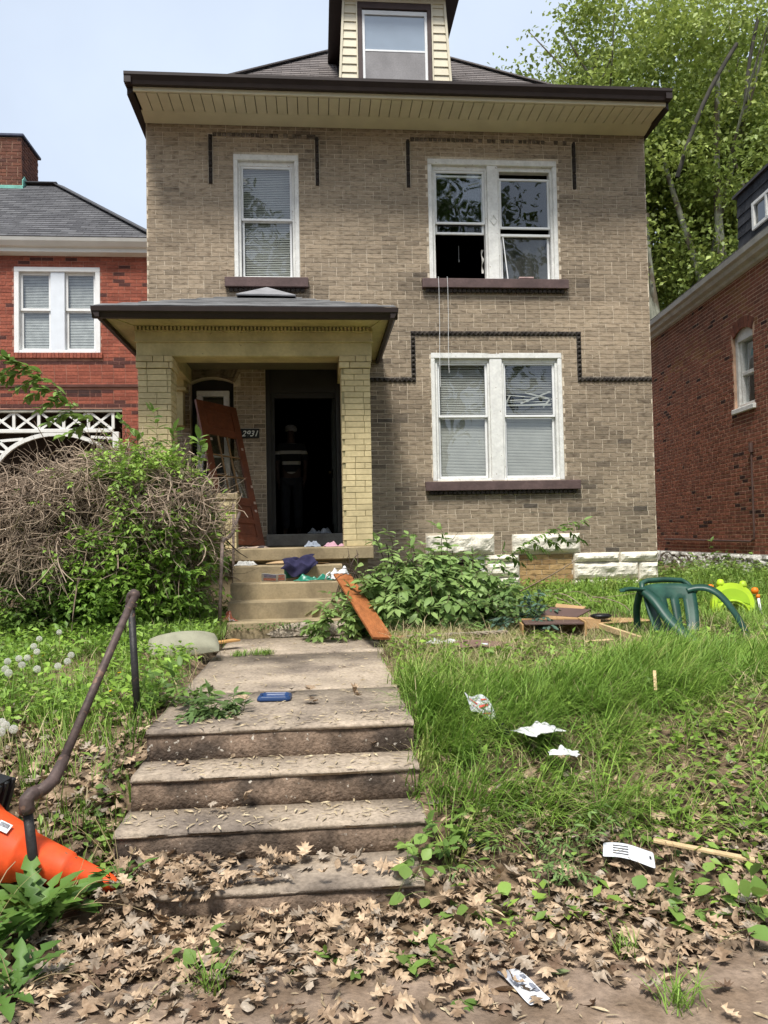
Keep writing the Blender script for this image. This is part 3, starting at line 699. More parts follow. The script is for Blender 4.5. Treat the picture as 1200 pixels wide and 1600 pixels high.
# ---------------------------------------------------------------- eaves
sf = MB(); sf.box(-2.34, 4.985, 10.30, 11.05, 7.618, 7.66); sfo = sf.build('soffit', mat('soffit groove', (.06, .055, .04), .9), house)
q = MB(); q.prism([(-2.36, 10.74, 7.603), (-2.36, 10.99, 7.56), (-2.36, 10.995, 7.61), (-2.36, 10.74, 7.615)], [(5.0, 10.74, 7.603), (5.0, 10.99, 7.56), (5.0, 10.995, 7.61), (5.0, 10.74, 7.615)]); q.build('frieze_board', M_SOFF, house)
q = MB(); q.cbox(-2.36, 5.0, 10.265, 10.30, 7.60, 7.78, .004); q.build('fascia', M_SOFF, house)
n = 51; pw = (4.985+2.34)/n; pm = MB(); pm.cbox(.0045, pw-.0045, 10.305, 10.738, 7.594, 7.619, .004); pm = pm.mesh('soffit_panel', M_SOFF)
for i in range(n):
    o = bpy.data.objects.new('soffit_panel', pm); o.location = (-2.34+i*pw, 0, 0); attach(o, sfo)
gp = [(10.262, 7.655), (10.20, 7.655), (10.185, 7.70), (10.165, 7.735), (10.15, 7.76), (10.15, 7.80), (10.158, 7.803), (10.16, 7.77), (10.262, 7.77)]
q = MB(); q.sweepx(gp, -2.455, 5.05)
for x, sg in ((-2.455, -1), (5.05, 1)):
    q.prism([(x, 10.16, 7.66), (x, 10.16, 7.795), (x-sg*.09, 10.16, 7.795), (x-sg*.09, 10.16, 7.66)], [(x+sg*.0, 20.2, 7.66), (x, 20.2, 7.795), (x-sg*.09, 20.2, 7.795), (x-sg*.09, 20.2, 7.66)])
q.build('gutter', M_BROWN, house)
for xa, xb in ((-2.44, -2.362), (5.045, 5.0)):
    q = MB(); q.prism([(xa, 10.28, 7.55), (xa, 10.28, 7.66), (xb, 10.28, 7.66), (xb, 10.28, 7.60)], [(xa, 20.2, 7.40), (xa, 20.2, 7.66), (xb, 20.2, 7.66), (xb, 20.2, 7.45)]); q.build('side_fascia', M_BROWN, house)
# ---------------------------------------------------------------- roof
RS = .93; rx0, rx1, ry0, ry1, rz0 = -2.36, 5.0, 11.0, 20.2, 7.93; hw = (rx1-rx0)/2; xm = (rx0+rx1)/2; zr = rz0+hw*RS
rf = MB(); rf.add([(rx0, ry0, rz0), (rx1, ry0, rz0), (rx1, ry1, rz0), (rx0, ry1, rz0), (xm, ry0+hw, zr), (xm, ry1-hw, zr), (-2.40, 10.22, 7.79), (5.0, 10.22, 7.79), (5.02, 20.3, 7.79), (-2.42, 20.3, 7.79)],
       [(0, 1, 4), (1, 2, 5, 4), (2, 3, 5), (3, 0, 4, 5), (6, 7, 1, 0), (7, 8, 2, 1), (8, 9, 3, 2), (9, 6, 0, 3)])
roof = rf.build('roof', M_UNDER, house)
SHC = [lerp3((.20, .178, .168), (.14, .125, .12), hsh(i, 12)) for i in range(6)]
sl_ = math.hypot(1, RS); SW = Vector((0, 1/sl_, RS/sl_))
DX0, DX1 = .40, 2.17
def roof_keep(wv):
    t = wv/sl_
    a, b = rx0+t+.05, rx1-t-.05
    if b <= a: return []
    return holes_keep(a, b, [(DX0+.05, DX1-.05, 0, 2.1*sl_)])(wv)
courses(roof, 'shingle', (0, ry0, rz0+.004), (1, 0, 0), SW, M_SHING, .0, hw*sl_-.2, .14, .31, roof_keep, .004, .012, wedge=True, palette=SHC, tintf=lambda u, w_: rnd.randrange(6), hdr=0, minlen=.02)
hp = MB()
for xs, sg in ((rx0, 1), (rx1, -1)): hp.beam((xs, ry0, rz0+.02), (xm-sg*.0, ry0+hw, zr+.02), .22, .02)
hp.build('hip_cap', mat('hip shingle', (.17, .152, .145), .95, 60, .2, bump=.4, bs=200), roof)
# dormer
dy = 11.28
dm = MB()
def dx(side, z): t = (z-8.1)/(9.75-8.1); return (.405+.095*t) if side < 0 else (2.155-.10*t)
face = [(dx(-1, 8.1), 8.0), (dx(1, 8.1), 8.0), (dx(1, 9.75), 9.75), (dx(-1, 9.75), 9.75)]
dm.prism([(x, dy+.02, z) for x, z in face], [(x, 14.2, z) for x, z in face]); dmo = dm.build('dormer', M_BTRIM, house)
zz = 8.05; k = 0
while zz < 9.72:
    zt_ = min(zz+.128, 9.735)
    for sg, xi in ((-1, .70), (1, 1.855)):
        xo = dx(sg, zz)-sg*(.035); a, b = min(xo, xi), max(xo, xi)
        xo2 = dx(sg, zt_)-sg*.035; a2, b2 = (xo2, xi) if sg < 0 else (xi, xo2)
        if sg > 0: a, b = xi, xo
        q = MB(); q.prism([(a, dy-.020, zz), (b, dy-.020, zz), (b2, dy-.004, zt_), (a2, dy-.004, zt_)], [(a, dy+.02, zz), (b, dy+.02, zz), (b2, dy+.02, zt_), (a2, dy+.02, zt_)]); q.build('siding_board', M_SIDING, dmo)
    zz += .13; k += 1
q = MB()
for sg in (-1, 1): q.beam((dx(sg, 8.0)-sg*.015, dy-.012, 8.0), (dx(sg, 9.74)-sg*.015, dy-.012, 9.74), .035, .035, (0, 1, 0))
for x in (.705, 1.85): q.beam((x, dy-.014, 8.0), (x, dy-.014, 9.70), .02, .03, (0, 1, 0))
q.cbox(.50, 2.06, dy-.03, dy+.02, 9.66, 9.74, .004); q.build('corner_trim', M_SIDING, dmo)
q = MB(); q.cbox(.72, .785, dy-.025, dy+.05, 8.0, 9.60, .004); q.cbox(1.775, 1.838, dy-.025, dy+.05, 8.0, 9.60, .004); q.cbox(.72, 1.838, dy-.028, dy+.05, 9.56, 9.655, .004); wd = q.build('dormer_window', M_BTRIM, dmo)
q = MB(); q.cbox(.785, .825, dy-.01, dy+.04, 8.35, 9.54, .003); q.cbox(1.735, 1.775, dy-.01, dy+.04, 8.35, 9.54, .003); q.cbox(.825, 1.735, dy-.01, dy+.04, 9.475, 9.54, .003); q.cbox(.825, 1.735, dy-.012, dy+.04, 8.30, 8.385, .003); q.cbox(.825, 1.735, dy-.005, dy+.03, 8.91, 8.94, .003); q.cbox(.825, 1.735, dy+.005, dy+.03, 8.80, 8.86, .003); q.build('sash', M_WHITE, wd)
q = MB(); q.add([(.825, dy+.012, 8.93), (1.735, dy+.012, 8.93), (1.735, dy+.012, 9.48), (.825, dy+.012, 9.48)], [(0, 1, 2, 3)]); q.build('pane', glass('dormer glass', (.7, .75, .8), 1.5), wd)
q = MB(); q.box(.825, 1.735, dy+.018, dy+.0195, 8.93, 9.48); q.build('shade', mat('pale window shade', (.60, .64, .67), .7, 3, .05), wd)
q = MB(); q.box(.825, 1.735, dy+.0, dy+.004, 8.38, 8.92); q.build('screen', M_SCREEN, wd)
dr = MB(); dr.prism([(.30, dy-.22, 9.745), (2.27, dy-.22, 9.745), (2.27, dy-.22, 9.83), (1.285, dy-.22, 10.45), (.30, dy-.22, 9.83)], [(.30, 14.5, 9.745), (2.27, 14.5, 9.745), (2.27, 14.5, 9.83), (1.285, 14.5, 10.45), (.30, 14.5, 9.83)]); dr.build('dormer_roof', M_BROWN, dmo)
# ================================================================== PORCH
porch = thing('brick_porch', 'flat-roofed porch on two cream brick pillars before the doorway', 'porch', (-.72, 9.3, .8))
q = MB(); q.cbox(-2.15, .665, 9.22, 11.005, 1.335, 1.485, .012); q.build('floor_slab', M_PCONC, porch)
q = MB(); q.box(-2.11, .60, 9.36, 11.0, .5, 1.335); q.build('porch_base', M_PCONC, porch)
CRM = [lerp3((.64, .53, .30), (.50, .41, .23), hsh(i, 21)) for i in range(10)]
crm_t = lambda u, w_: rnd.randrange(10)
for (x0, x1) in ((-2.11, -1.72), (.308, .665)):
    q = MB(); q.box(x0+.012, x1-.012, 9.312, 9.678, 1.485, 3.655); col_ = q.build('column', M_YMORT, porch)
    courses(col_, 'brick', (0, 9.312, 0), (1, 0, 0), (0, 0, 1), M_YBR, 1.487, 3.655, .0723, .235, lambda w_: [(x0, x1)], .006, .012, palette=CRM, tintf=crm_t, hdr=.12, limit=150)
    sx = x1-.012 if x0 < -1 else x0+.012; Ud = (0, 1, 0) if x0 < -1 else (0, -1, 0)
    kk = (lambda w_: [(9.315, 9.675)]) if x0 < -1 else (lambda w_: [(-9.675, -9.315)])
    courses(col_, 'brick', (sx, 0, 0), Ud, (0, 0, 1), M_YBR, 1.487, 3.655, .0723, .235, kk, .006, .012, palette=CRM, tintf=crm_t, hdr=.1, limit=40)
    for j in range(2):
        a, b = x0-.022, x1+.022; c0 = a; zc = 3.657+j*.076; k = 0
        for L_ in ((.2, .13, .3) if j else (.13, .26, .3)):
            c1 = min(b, c0+L_)
            if c1-c0 > .03:
                qq = MB(); qq.c = CRM[(k*3+j) % 10]; qq.cbox(c0+.003, c1-.003, 9.28, 9.70, zc+.003, zc+.073, .005); qq.build('cap_brick', M_YBR, col_)
            c0 = c1; k += 1
# knee wall beside the steps
q = MB(); q.box(-1.708, -.985, 9.45, 9.64, 1.485, 2.12); kw = q.build('knee_wall', M_YMORT, porch)
courses(kw, 'brick', (0, 9.45, 0), (1, 0, 0), (0, 0, 1), M_YBR, 1.487, 2.07, .0723, .235, lambda w_: [(-1.70, -.985)], .006, .012, palette=CRM, tintf=crm_t, limit=40)
q = MB(); q.cbox(-1.705, -.965, 9.42, 9.67, 2.08, 2.16, .01); q.build('coping', M_PCONC, kw)
# entablature
q = MB(); q.cbox(-1.695, .285, 9.33, 9.66, 3.808, 3.83, .004); q.cbox(-2.13, .69, 9.32, 9.66, 3.812, 3.985, .006)
q.cbox(-2.085, -1.75, 9.66, 11.0, 3.815, 4.05, .006); q.cbox(.31, .64, 9.66, 11.0, 3.815, 4.05, .006); q.build('beam', M_CREAM, porch)
q = MB(); q.cbox(-2.14, .70, 9.30, 9.6, 3.985, 4.155, .004); q.cbox(-2.15, .71, 9.285, 9.6, 3.975, 3.992, .003); q.cbox(-2.15, .71, 9.27, 9.5, 4.10, 4.112, .003); q.build('frieze', M_CREAM, porch)
dn = MB(); dn.cbox(-.013, .013, 9.250, 9.302, 4.113, 4.157, .003); dn = dn.mesh('dentil', M_CREAM)
for i in range(62):
    o = bpy.data.objects.new('dentil', dn); o.location = (-2.115+i*.0452, 0, 0); attach(o, porch)
q = MB(); q.box(-1.75, .31, 9.6, 11.0, 4.02, 4.06); q.build('ceiling', mat('drab porch ceiling', (.16, .14, .09), .8, 5, .1), porch)
q = MB(); q.box(-2.39, .87, 8.79, 9.30, 4.16, 4.185); q.box(-2.39, -2.14, 9.30, 11.0, 4.16, 4.185); q.box(.70, .87, 9.30, 11.0, 4.16, 4.185)
q.beam((-2.385, 8.79, 4.157), (-2.12, 9.31, 4.157), .03, .012); q.beam((.865, 8.79, 4.157), (.68, 9.31, 4.157), .03, .012)
q.build('soffit', M_CREAM, porch)
gp2 = [(0, 0), (-.05, 0), (-.072, .04), (-.10, .065), (-.105, .115), (-.098, .12), (-.09, .09), (0, .09)]
q = MB(); q.sweepx([(8.79+a, 4.105+b) for a, b in gp2], -2.475, .955)
q.prism([(-2.39+a*.9, 8.70, 4.107+b) for a, b in gp2][::-1], [(-2.39+a*.9, 11.0, 4.107+b) for a, b in gp2][::-1])
q.prism([(.87-a*.9, 8.70, 4.107+b) for a, b in gp2], [(.87-a*.9, 11.0, 4.107+b) for a, b in gp2]); q.build('gutter', M_BROWN, porch)
q = MB(); A, B, Cc, D = (-2.44, 8.72, 4.215), (.925, 8.72, 4.215), (.925, 11.0, 4.25), (-2.44, 11.0, 4.25); E1, E2 = (-1.2, 10.55, 4.90), (-.32, 10.55, 4.90); E3, E4 = (-1.2, 11.0, 4.93), (-.32, 11.0, 4.93)
q.add([A, B, Cc, D, E1, E2, E3, E4], [(0, 1, 5, 4), (1, 2, 7, 5), (3, 0, 4, 6), (4, 5, 7, 6)]); q.build('roof', M_MEMB, porch, solid=.02)
for i in range(7):
    y0_ = 8.71+i*.27; t0 = (y0_-8.72)/1.83; xa = -2.45+1.25*max(0, t0); xb = .935-1.25*max(0, t0); zz = 4.228+.685*max(0, t0)
    q = MB(); q.grid(lambda u, v: (xa+(xb-xa)*u, y0_+.30*v, zz+.112*v+.012*fbm(u*9, i*3.1, i)*(1-v)+.004), 40, 1); q.build('roofing_strip', M_MEMB, porch, solid=.008)
q = MB(); q.add([(-1.04, 10.3, 4.88), (-.25, 10.3, 4.87), (-.66, 10.75, 5.12), (-1.04, 11, 4.9), (-.25, 11, 4.9), (-.66, 11, 5.13)], [(0, 1, 2), (0, 2, 5, 3), (1, 4, 5, 2)]); q.build('roof_cricket', mat('pale flashing', (.24, .24, .25), .6, 6, .15), porch, solid=.02)
q = MB(); q.prism([(-2.02, 10.55, 4.03), (-1.80, 10.55, 4.03), (-1.80, 10.95, 4.03), (-2.02, 10.95, 4.03)], [(-2.0, 10.78, 3.72), (-1.82, 10.78, 3.72), (-1.82, 10.99, 3.72), (-2.0, 10.99, 3.72)]); q.cbox(-2.03, -1.79, 10.74, 10.99, 3.68, 3.72, .006); q.cbox(-1.99, -1.84, 10.82, 10.99, 3.2, 3.68, .006); q.build('bracket', M_CREAM, porch)

# house number
pl = MB(); pl.cbox(-1.075, -.81, FY-.03, FY-.013, 3.035, 3.17, .004); plo = pl.build('house_number', mat('dark plaque', (.012, .014, .013), .5)); tag(plo, 'small dark plaque reading 2931 on the brick beside the doorway', 'plaque')
tx = bpy.data.curves.new('digits', 'FONT'); tx.body = '2931'; tx.size = .115; tx.extrude = .002; tx.align_x = 'CENTER'; tx.shear = .35; tx.offset = .001
tx.materials.append(mat('pale digit paint', (.72, .74, .70), .5)); tm_ = bpy.data.objects.new('digits', tx); COL.objects.link(tm_); dg_ = bpy.context.evaluated_depsgraph_get(); me_ = bpy.data.meshes.new_from_object(tm_.evaluated_get(dg_)); bpy.data.objects.remove(tm_); to = bpy.data.objects.new('digits', me_); to.location = (-.945, FY-.033, 3.062); to.rotation_euler = (R(90), 0, 0); attach(to, plo)

# ================================================================== LEFT NEIGHBOUR
LY = 15.0
nl = thing('red_brick_house', 'red brick house with grey hip roof and white porch fretwork', 'house', (-5.5, 15.2, .85))
LW = (-5.69, -4.095, 5.235, 6.89); LP = (-9.5, -3.70, .5, 4.16)
q = MB(); slab_holes(q, -10, -2.9, .5, 7.14, LY+.005, LY+.3, [LW, LP]); q.build('wall', M_LMORT, nl)
q = MB(); q.box(-3.2, -2.9, LY+.3, 24, .5, 7.1); q.box(-10, -9.7, LY+.3, 24, .5, 7.1); q.box(-10, -2.9, 24, 24.3, .5, 7.1); q.build('side_wall', M_LMORT, nl)
RED = [lerp3((.33, .105, .068), (.23, .073, .05), hsh(i, 31)) for i in range(8)]+[(.09, .04, .035), (.06, .035, .032)]
def red_t(u, w_):
    if -5.0 < u < -4.0 and 4.42 < w_ < 4.62: return 8 if rnd.random() < .7 else 9
    if 4.16 < w_ < 4.24 or 5.02 < w_ < 5.10: return 8
    return rnd.randrange(8) if rnd.random() < .93 else 8
courses(nl, 'brick', (0, LY+.005, 0), (1, 0, 0), (0, 0, 1), M_RBR, .6, 7.12, .0689, .22, holes_keep(-10, -3.0, [LW, LP, (-10, -3, 4.56, 4.63), (-5.74, -4.05, 5.11, 5.235)]), .008, .006, palette=RED, tintf=red_t)
q = MB(); q.cbox(-10, -3.0, LY-.03, LY+.02, 4.57, 4.625, .004); q.build('brick_band', mat('dark red band', (.10, .045, .035), .9, 8, .2), nl)
for p in run((-5.74, 0), (-4.05, 0)):
    q = MB(); q.c = RED[int(abs(p.x*31)) % 8]; q.cbox(p.x-.031, p.x+.031, LY-.04, LY+.02, 5.13, 5.232, .004); q.build('sill_brick', M_RBR, nl)
def casing2():
    x0, x1, z0, z1 = LW; y = LY
    q = MB(); q.cbox(x0, x1, y-.01, y+.15, z1-.09, z1, .006); q.cbox(x0, x0+.09, y-.008, y+.15, z0, z1-.09, .006); q.cbox(x1-.09, x1, y-.008, y+.15, z0, z1-.09, .006); q.cbox(x0+.09, x1-.09, y, y+.15, z0, z0+.05, .006)
    w = q.build('window', M_WHITE, nl); q = MB(); q.cbox(-5.02, -4.76, y+.01, y+.14, z0+.05, z1-.09, .006); q.build('mullion', mat('pale blue-white paint', (.70, .75, .80), .5, 5, .04), w)
    for xa, xb in ((-5.60, -5.02), (-4.76, -4.185)):
        sash(w, xa, xb, 5.285, 6.09, y+.09, .055, t=.035); sash(w, xa, xb, 6.06, 6.80, y+.06, .05, t=.035); blind(w, xa+.02, xb-.02, 5.30, 6.78, y+.14, pitch_=.03, ang=1.2, m=mat('white blind', (.52, .53, .52), .6))
    q = MB(); q.box(-5.66, -4.12, y+.29, y+.30, 5.2, 6.9); q.build('window_backing', M_INSIDE, w)
casing2()
q = MB(); q.sweepx([(14.98, 7.10), (14.84, 7.13), (14.84, 7.20), (14.78, 7.22), (14.72, 7.30), (14.70, 7.36), (14.72, 7.36), (15.3, 7.36), (15.3, 7.10)], -10.2, -2.95); q.build('gutter', mat('white metal gutter', (.68, .68, .64), .5, 3, .06), nl)
xe, ye, ze, ls, lt = -2.95, 14.72, 7.37, .82, 2.70
q = MB(); q.add([(-10.3, ye, ze), (xe, ye, ze), (xe, ye+2*lt, ze), (-10.3, ye+2*lt, ze), (-10.3, ye+lt, ze+ls*lt), (xe-lt, ye+lt, ze+ls*lt)], [(0, 1, 5, 4), (1, 2, 5), (2, 3, 4, 5), (3, 0, 4)]); lro = q.build('roof', M_UNDER, nl)
SLT = [lerp3((.085, .085, .09), (.135, .135, .14), hsh(i, 41)) for i in range(7)]
s2 = math.hypot(1, ls)
courses(lro, 'shingle', (0, ye, ze+.004), (1, 0, 0), (0, 1/s2, ls/s2), M_SHING, 0, lt*s2-.03, .125, .30, lambda w_: [(-8.2, xe-w_/s2-.02)], .005, .013, wedge=True, palette=SLT, tintf=lambda u, w_: rnd.randrange(7), hdr=0, minlen=.02)
q = MB(); q.beam((xe, ye, ze+.03), (xe-lt, ye+lt, ze+ls*lt+.03), .24, .02); q.beam((xe-lt, ye+lt, ze+ls*lt+.03), (-10.3, ye+lt, ze+ls*lt+.03), .24, .02); q.build('hip_cap', mat('dark hip shingle', (.075, .075, .08), .95, 60, .2, bump=.4, bs=200), lro)
q = MB(); q.box(-7.78, -6.36, 17.21, 18.2, 8.2, 10.55); cho = q.build('chimney', M_RMORT, nl)
CHB = [lerp3((.20, .085, .055), (.10, .05, .04), hsh(i, 51)) for i in range(8)]
courses(cho, 'brick', (0, 17.21, 0), (1, 0, 0), (0, 0, 1), M_RBR, 8.9, 10.56, .078, .23, lambda w_: [(-7.78, -6.36)], .012, .012, palette=CHB, tintf=lambda u, w_: rnd.randrange(8), limit=120)
courses(cho, 'brick', (-6.36, 0, 0), (0, 1, 0), (0, 0, 1), M_RBR, 8.9, 10.56, .078, .23, lambda w_: [(17.2, 18.2)], .012, .012, palette=CHB, tintf=lambda u, w_: rnd.randrange(8), limit=120)
q = MB(); q.cbox(-7.86, -6.30, 17.15, 18.26, 10.56, 10.62, .01); q.build('chimney_cap', mat('blue-grey cap tile', (.05, .06, .10), .5, 8, .2), cho)
q = MB(); q.prism([(-7.8, 17.17, 9.36), (-6.32, 17.17, 9.36), (-6.32, 17.17, 9.46), (-7.8, 17.17, 9.46)], [(-7.8, 17.20, 9.38), (-6.32, 17.20, 9.38), (-6.32, 17.20, 9.48), (-7.8, 17.20, 9.48)]); q.prism([(-6.345, 17.2, 9.38), (-6.345, 17.6, 9.62), (-6.345, 17.3, 9.72), (-6.345, 17.2, 9.6)], [(-6.325, 17.2, 9.38), (-6.325, 17.6, 9.62), (-6.325, 17.3, 9.72), (-6.325, 17.2, 9.6)]); q.build('flashing', mat('green copper flashing', (.16, .40, .33), .7, 9, .2), cho)
# recessed porch with fretwork
M_FRET = mat('white fretwork paint', (.72, .72, .68), .5, 7, .06)
q = MB(); q.cbox(-9.5, -3.70, LY+.02, LY+.12, 4.10, 4.158, .006); q.build('fret_top_rail', mat('drab rail', (.33, .32, .27), .7), nl)
q = MB(); q.cbox(-9.5, -3.88, LY+.03, LY+.11, 3.715, 3.785, .006); q.build('fret_rail', M_FRET, nl)
vx = [-3.885-.459*i for i in range(8)]
for i, x in enumerate(vx):
    q = MB(); q.cbox(x-.028, x+.028, LY+.05, LY+.09, 3.785, 4.10, .004); q.build('fret_upright', M_FRET, nl)
    if i < 7:
        for (za, zb) in ((3.785, 4.10), (4.10, 3.785)):
            q = MB(); q.beam((x-.03, LY+(.064 if za < zb else .076), za), (x-.43, LY+(.064 if za < zb else .076), zb), .045, .012, (0, 1, 0)); q.build('fret_diagonal', M_FRET, nl)
q = MB(); pa = []
for k in range(25):
    an = math.pi*k/24; pa.append((-4.93+1.2*math.cos(an), 2.76+.93*math.sin(an)))
for a, b in zip(pa[:-1], pa[1:]): q.beam((a[0], LY+.07, a[1]), (b[0], LY+.07, b[1]), .075, .07, (0, 1, 0))
q.build('fret_arch', M_FRET, nl)
for a, b in (((-6.14, 3.55), (-5.55, 3.60)), ((-6.14, 3.4), (-5.83, 3.33)), ((-6.14, 3.70), (-5.80, 3.36)), ((-3.9, 3.6), (-4.3, 3.63))):
    q = MB(); q.beam((a[0], LY+.07, a[1]), (b[0], LY+.07, b[1]), .05, .04, (0, 1, 0)); q.build('fret_brace', M_FRET, nl)
for x in (-6.2, -3.83): q = MB(); q.cbox(x-.06, x+.06, LY+.02, LY+.14, .8, 3.72, .008); q.build('porch_post', M_FRET, nl)
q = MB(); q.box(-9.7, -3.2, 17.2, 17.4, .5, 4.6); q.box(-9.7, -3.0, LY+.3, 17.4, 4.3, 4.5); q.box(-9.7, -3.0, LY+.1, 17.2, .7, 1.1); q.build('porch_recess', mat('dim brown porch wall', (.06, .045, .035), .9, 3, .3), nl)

# ================================================================== RIGHT NEIGHBOUR (its side wall runs slightly askew)
hd = R(4.55); dv = Vector((math.sin(hd), math.cos(hd), 0)); nv = Vector((-math.cos(hd), math.sin(hd), 0)); P0 = Vector((7.539, 12.40, 0))-dv*13
RM = Matrix.Identity(4); RM.col[0] = (*dv, 0); RM.col[1] = (*nv, 0); RM.col[2] = (0, 0, 1, 0); RM.col[3] = (*P0, 1)
nr = thing('dark_brick_house', 'dark red brick house at the side, white-washed footing and slate-clad attic', 'house', tuple(P0+dv*14))
def rb(): return MB()
def rbuild(q, name, m, parent=nr, **k): q.xf(RM); return q.build(name, m, parent, **k)
AW = (13.20, 13.95, 3.80, 5.16); ac, ar = (13.575, 4.60), .60      # arched window: depth range, sill, spring
def aw_hole(w_):
    if w_ < 3.80 or w_ > ac[1]+ar: return None
    if w_ < 5.07: return (-AW[1], -AW[0])
    h = min(.375, math.sqrt(max(0, ar**2-(w_-ac[1])**2))); return (-ac[0]-h, -ac[0]+h)
def aw_ring(w_):
    if w_ < 5.0 or w_ > ac[1]+ar+.2: return None
    h = min(.43, math.sqrt(max(0, (ar+.2)**2-(w_-ac[1])**2))); return (-ac[0]-h, -ac[0]+h)
q = rb(); slab_holes(q, 8.5, 24, .4, 6.2, -.3, -.005, [(13.20, 13.95, 3.80, 5.20)]); rbuild(q, 'wall', M_RMORT)
q = rb(); q.box(8.5, 8.8, -8, -.3, .4, 6.2); q.box(23.7, 24, -8, -.3, .4, 6.2); q.box(8.5, 24, -8.3, -8, .4, 6.2); rbuild(q, 'end_wall', M_RMORT)
DRD = [lerp3((.26, .10, .062), (.15, .062, .042), hsh(i, 61)) for i in range(9)]+[(.05, .026, .022), (.27, .13, .06)]
def drd_t(u, w_):
    d = -u
    if w_ > 4.9 and fbm(d*1.3, w_*2, 71) > .58: return 10 if rnd.random() < .4 else 0
    return rnd.randrange(9) if rnd.random() < .96 else 9
courses(nr, 'brick', P0+nv*-.005, -dv, (0, 0, 1), M_RBR, 1.17, 6.17, .0705, .215, holes_keep(-22, -9.5, [aw_hole, aw_ring]), .016, .005, palette=DRD, tintf=drd_t, hdr=.15)
for i in range(15):
    an = math.pi/2+(i-7)*.082; q = rb(); q.c = DRD[i % 9]; c0, s0 = math.cos(an), math.sin(an); rr = []
    for r_ in (ar, ar+.2):
        for sg in (-1, 1): w_ = .0225*r_/ar; rr.append((ac[0]+c0*r_-s0*w_*sg, ac[1]+s0*r_+c0*w_*sg))
    o4 = [rr[0], rr[2], rr[3], rr[1]]; q.prism([(a, .002, b) for a, b in o4][::-1], [(a, -.03, b) for a, b in o4][::-1]); rbuild(q, 'arch_brick', M_RBR)
q = rb(); q.cbox(13.16, 13.99, -.2, .05, 3.70, 3.79, .01); rbuild(q, 'sill', M_WWHITE)
q = rb(); q.cbox(13.86, 13.95, -.22, -.05, 3.80, 5.10, .006); q.cbox(13.20, 13.29, -.22, -.05, 3.80, 5.10, .006); q.cbox(13.29, 13.86, -.2, -.06, 3.80, 3.87, .006); q.cbox(13.20, 13.95, -.22, -.05, 5.0, 5.2, .006); q.cbox(13.29, 13.86, -.2, -.10, 4.38, 4.45, .006); q.cbox(13.80, 13.86, -.2, -.09, 3.87, 5.0, .006)
aw = rbuild(q, 'window', M_WWHITE)
q = rb(); q.add([(13.80, -.15, 3.87), (13.29, -.15, 3.87), (13.29, -.15, 5.0), (13.80, -.15, 5.0)], [(0, 1, 2, 3)]); rbuild(q, 'pane', M_GLASS, aw)
q = rb(); q.box(13.25, 13.85, -.30, -.22, 3.8, 5.1); rbuild(q, 'window_backing', M_INSIDE, aw)
q = rb(); q.box(13.36, 13.73, -.172, -.165, 4.50, 4.95); rbuild(q, 'stained_pane', mat('pale leaded glass', (.45, .5, .55), .3, 5, .15), aw)
q = rb(); q.prism([(13.45, -.164, 4.72), (13.62, -.164, 4.70), (13.55, -.164, 4.85)], [(13.45, -.16, 4.72), (13.62, -.16, 4.70), (13.55, -.16, 4.85)]); rbuild(q, 'blue_glass_piece', mat('blue glass piece', (.04, .30, .36), .3), aw)
q = rb(); q.prism([(13.40, -.164, 4.50), (13.69, -.164, 4.50), (13.62, -.164, 4.66), (13.47, -.164, 4.66)], [(13.40, -.159, 4.50), (13.69, -.159, 4.50), (13.62, -.159, 4.66), (13.47, -.159, 4.66)]); rbuild(q, 'dark_glass_piece', mat('dark glass piece', (.02, .03, .03), .3), aw)
# whitewashed rubble footing
q = MB(); 
def ff(u, v):
    d = 9+14*u; z = .55+.62*v; n_ = fbm(d*6, z*8, 81, 4); r_ = abs(vn(d*4, z*6, 83)-.5)
    return tuple(P0+dv*d+nv*(.01+.10*n_*min(1, (1-v)*14)-.05*(r_ < .06))+Vector((0, 0, z)))
q.grid(ff, 420, 20); q.build('footing', mat('whitewashed rubble', (.55, .54, .49), .95, 6, .3, 25, .25, .8, 30, .1, second=(.22, .21, .18), sec_scale=4, sec_lo=.52, sec_hi=.62), nr)
q = rb(); q.box(9, 23, -.2, .02, 1.15, 1.172); rbuild(q, 'footing_ledge', M_WWHITE)
# eaves and roof
q = rb()
pr = [(.002, 6.13), (.06, 6.15), (.07, 6.20), (.17, 6.22), (.19, 6.29), (.26, 6.31), (.28, 6.40), (.27, 6.405), (-.1, 6.405), (-.1, 6.13)]
q.prism([(8.4, a, b) for a, b in pr], [(24, a, b) for a, b in pr]); rbuild(q, 'cornice', mat('pale weathered cornice', (.55, .54, .49), .6, 5, .12, 25, .08))
q = rb(); q.prism([(8.4, .27, 6.41), (8.4, -.40, 6.80), (8.4, -8, 6.9), (8.4, -8, 6.3)], [(24, .27, 6.41), (24, -.40, 6.80), (24, -8, 6.9), (24, -8, 6.3)]); nro = rbuild(q, 'roof', M_UNDER)
sr = math.hypot(.67, .39); Wv = (nv*-.67+Vector((0, 0, .39)))/sr
courses(nro, 'roof_shingle', P0+nv*.27+Vector((0, 0, 6.414)), -dv, Wv, M_SHING, 0, .76, .14, .3, lambda w_: [(-22, -12)], .005, .01, wedge=True, palette=[(.20, .20, .21), (.16, .16, .17), (.24, .24, .245)], tintf=lambda u, w_: rnd.randrange(3), hdr=0, limit=60)
q = rb(); q.box(9, 14.32, -3.4, -.36, 6.45, 7.88); rbuild(q, 'attic_box', M_UNDER)
SLA = [lerp3((.035, .037, .042), (.06, .062, .068), hsh(i, 91)) for i in range(6)]
courses(nr, 'slate', P0+nv*-.36, -dv, (0, 0, 1), M_SHING, 6.48, 7.9, .20, .22, holes_keep(-14.32, -9.2, [(-13.70, -12.7, 7.0, 7.50)]), .006, .022, wedge=True, palette=SLA, tintf=lambda u, w_: rnd.randrange(6), hdr=0)
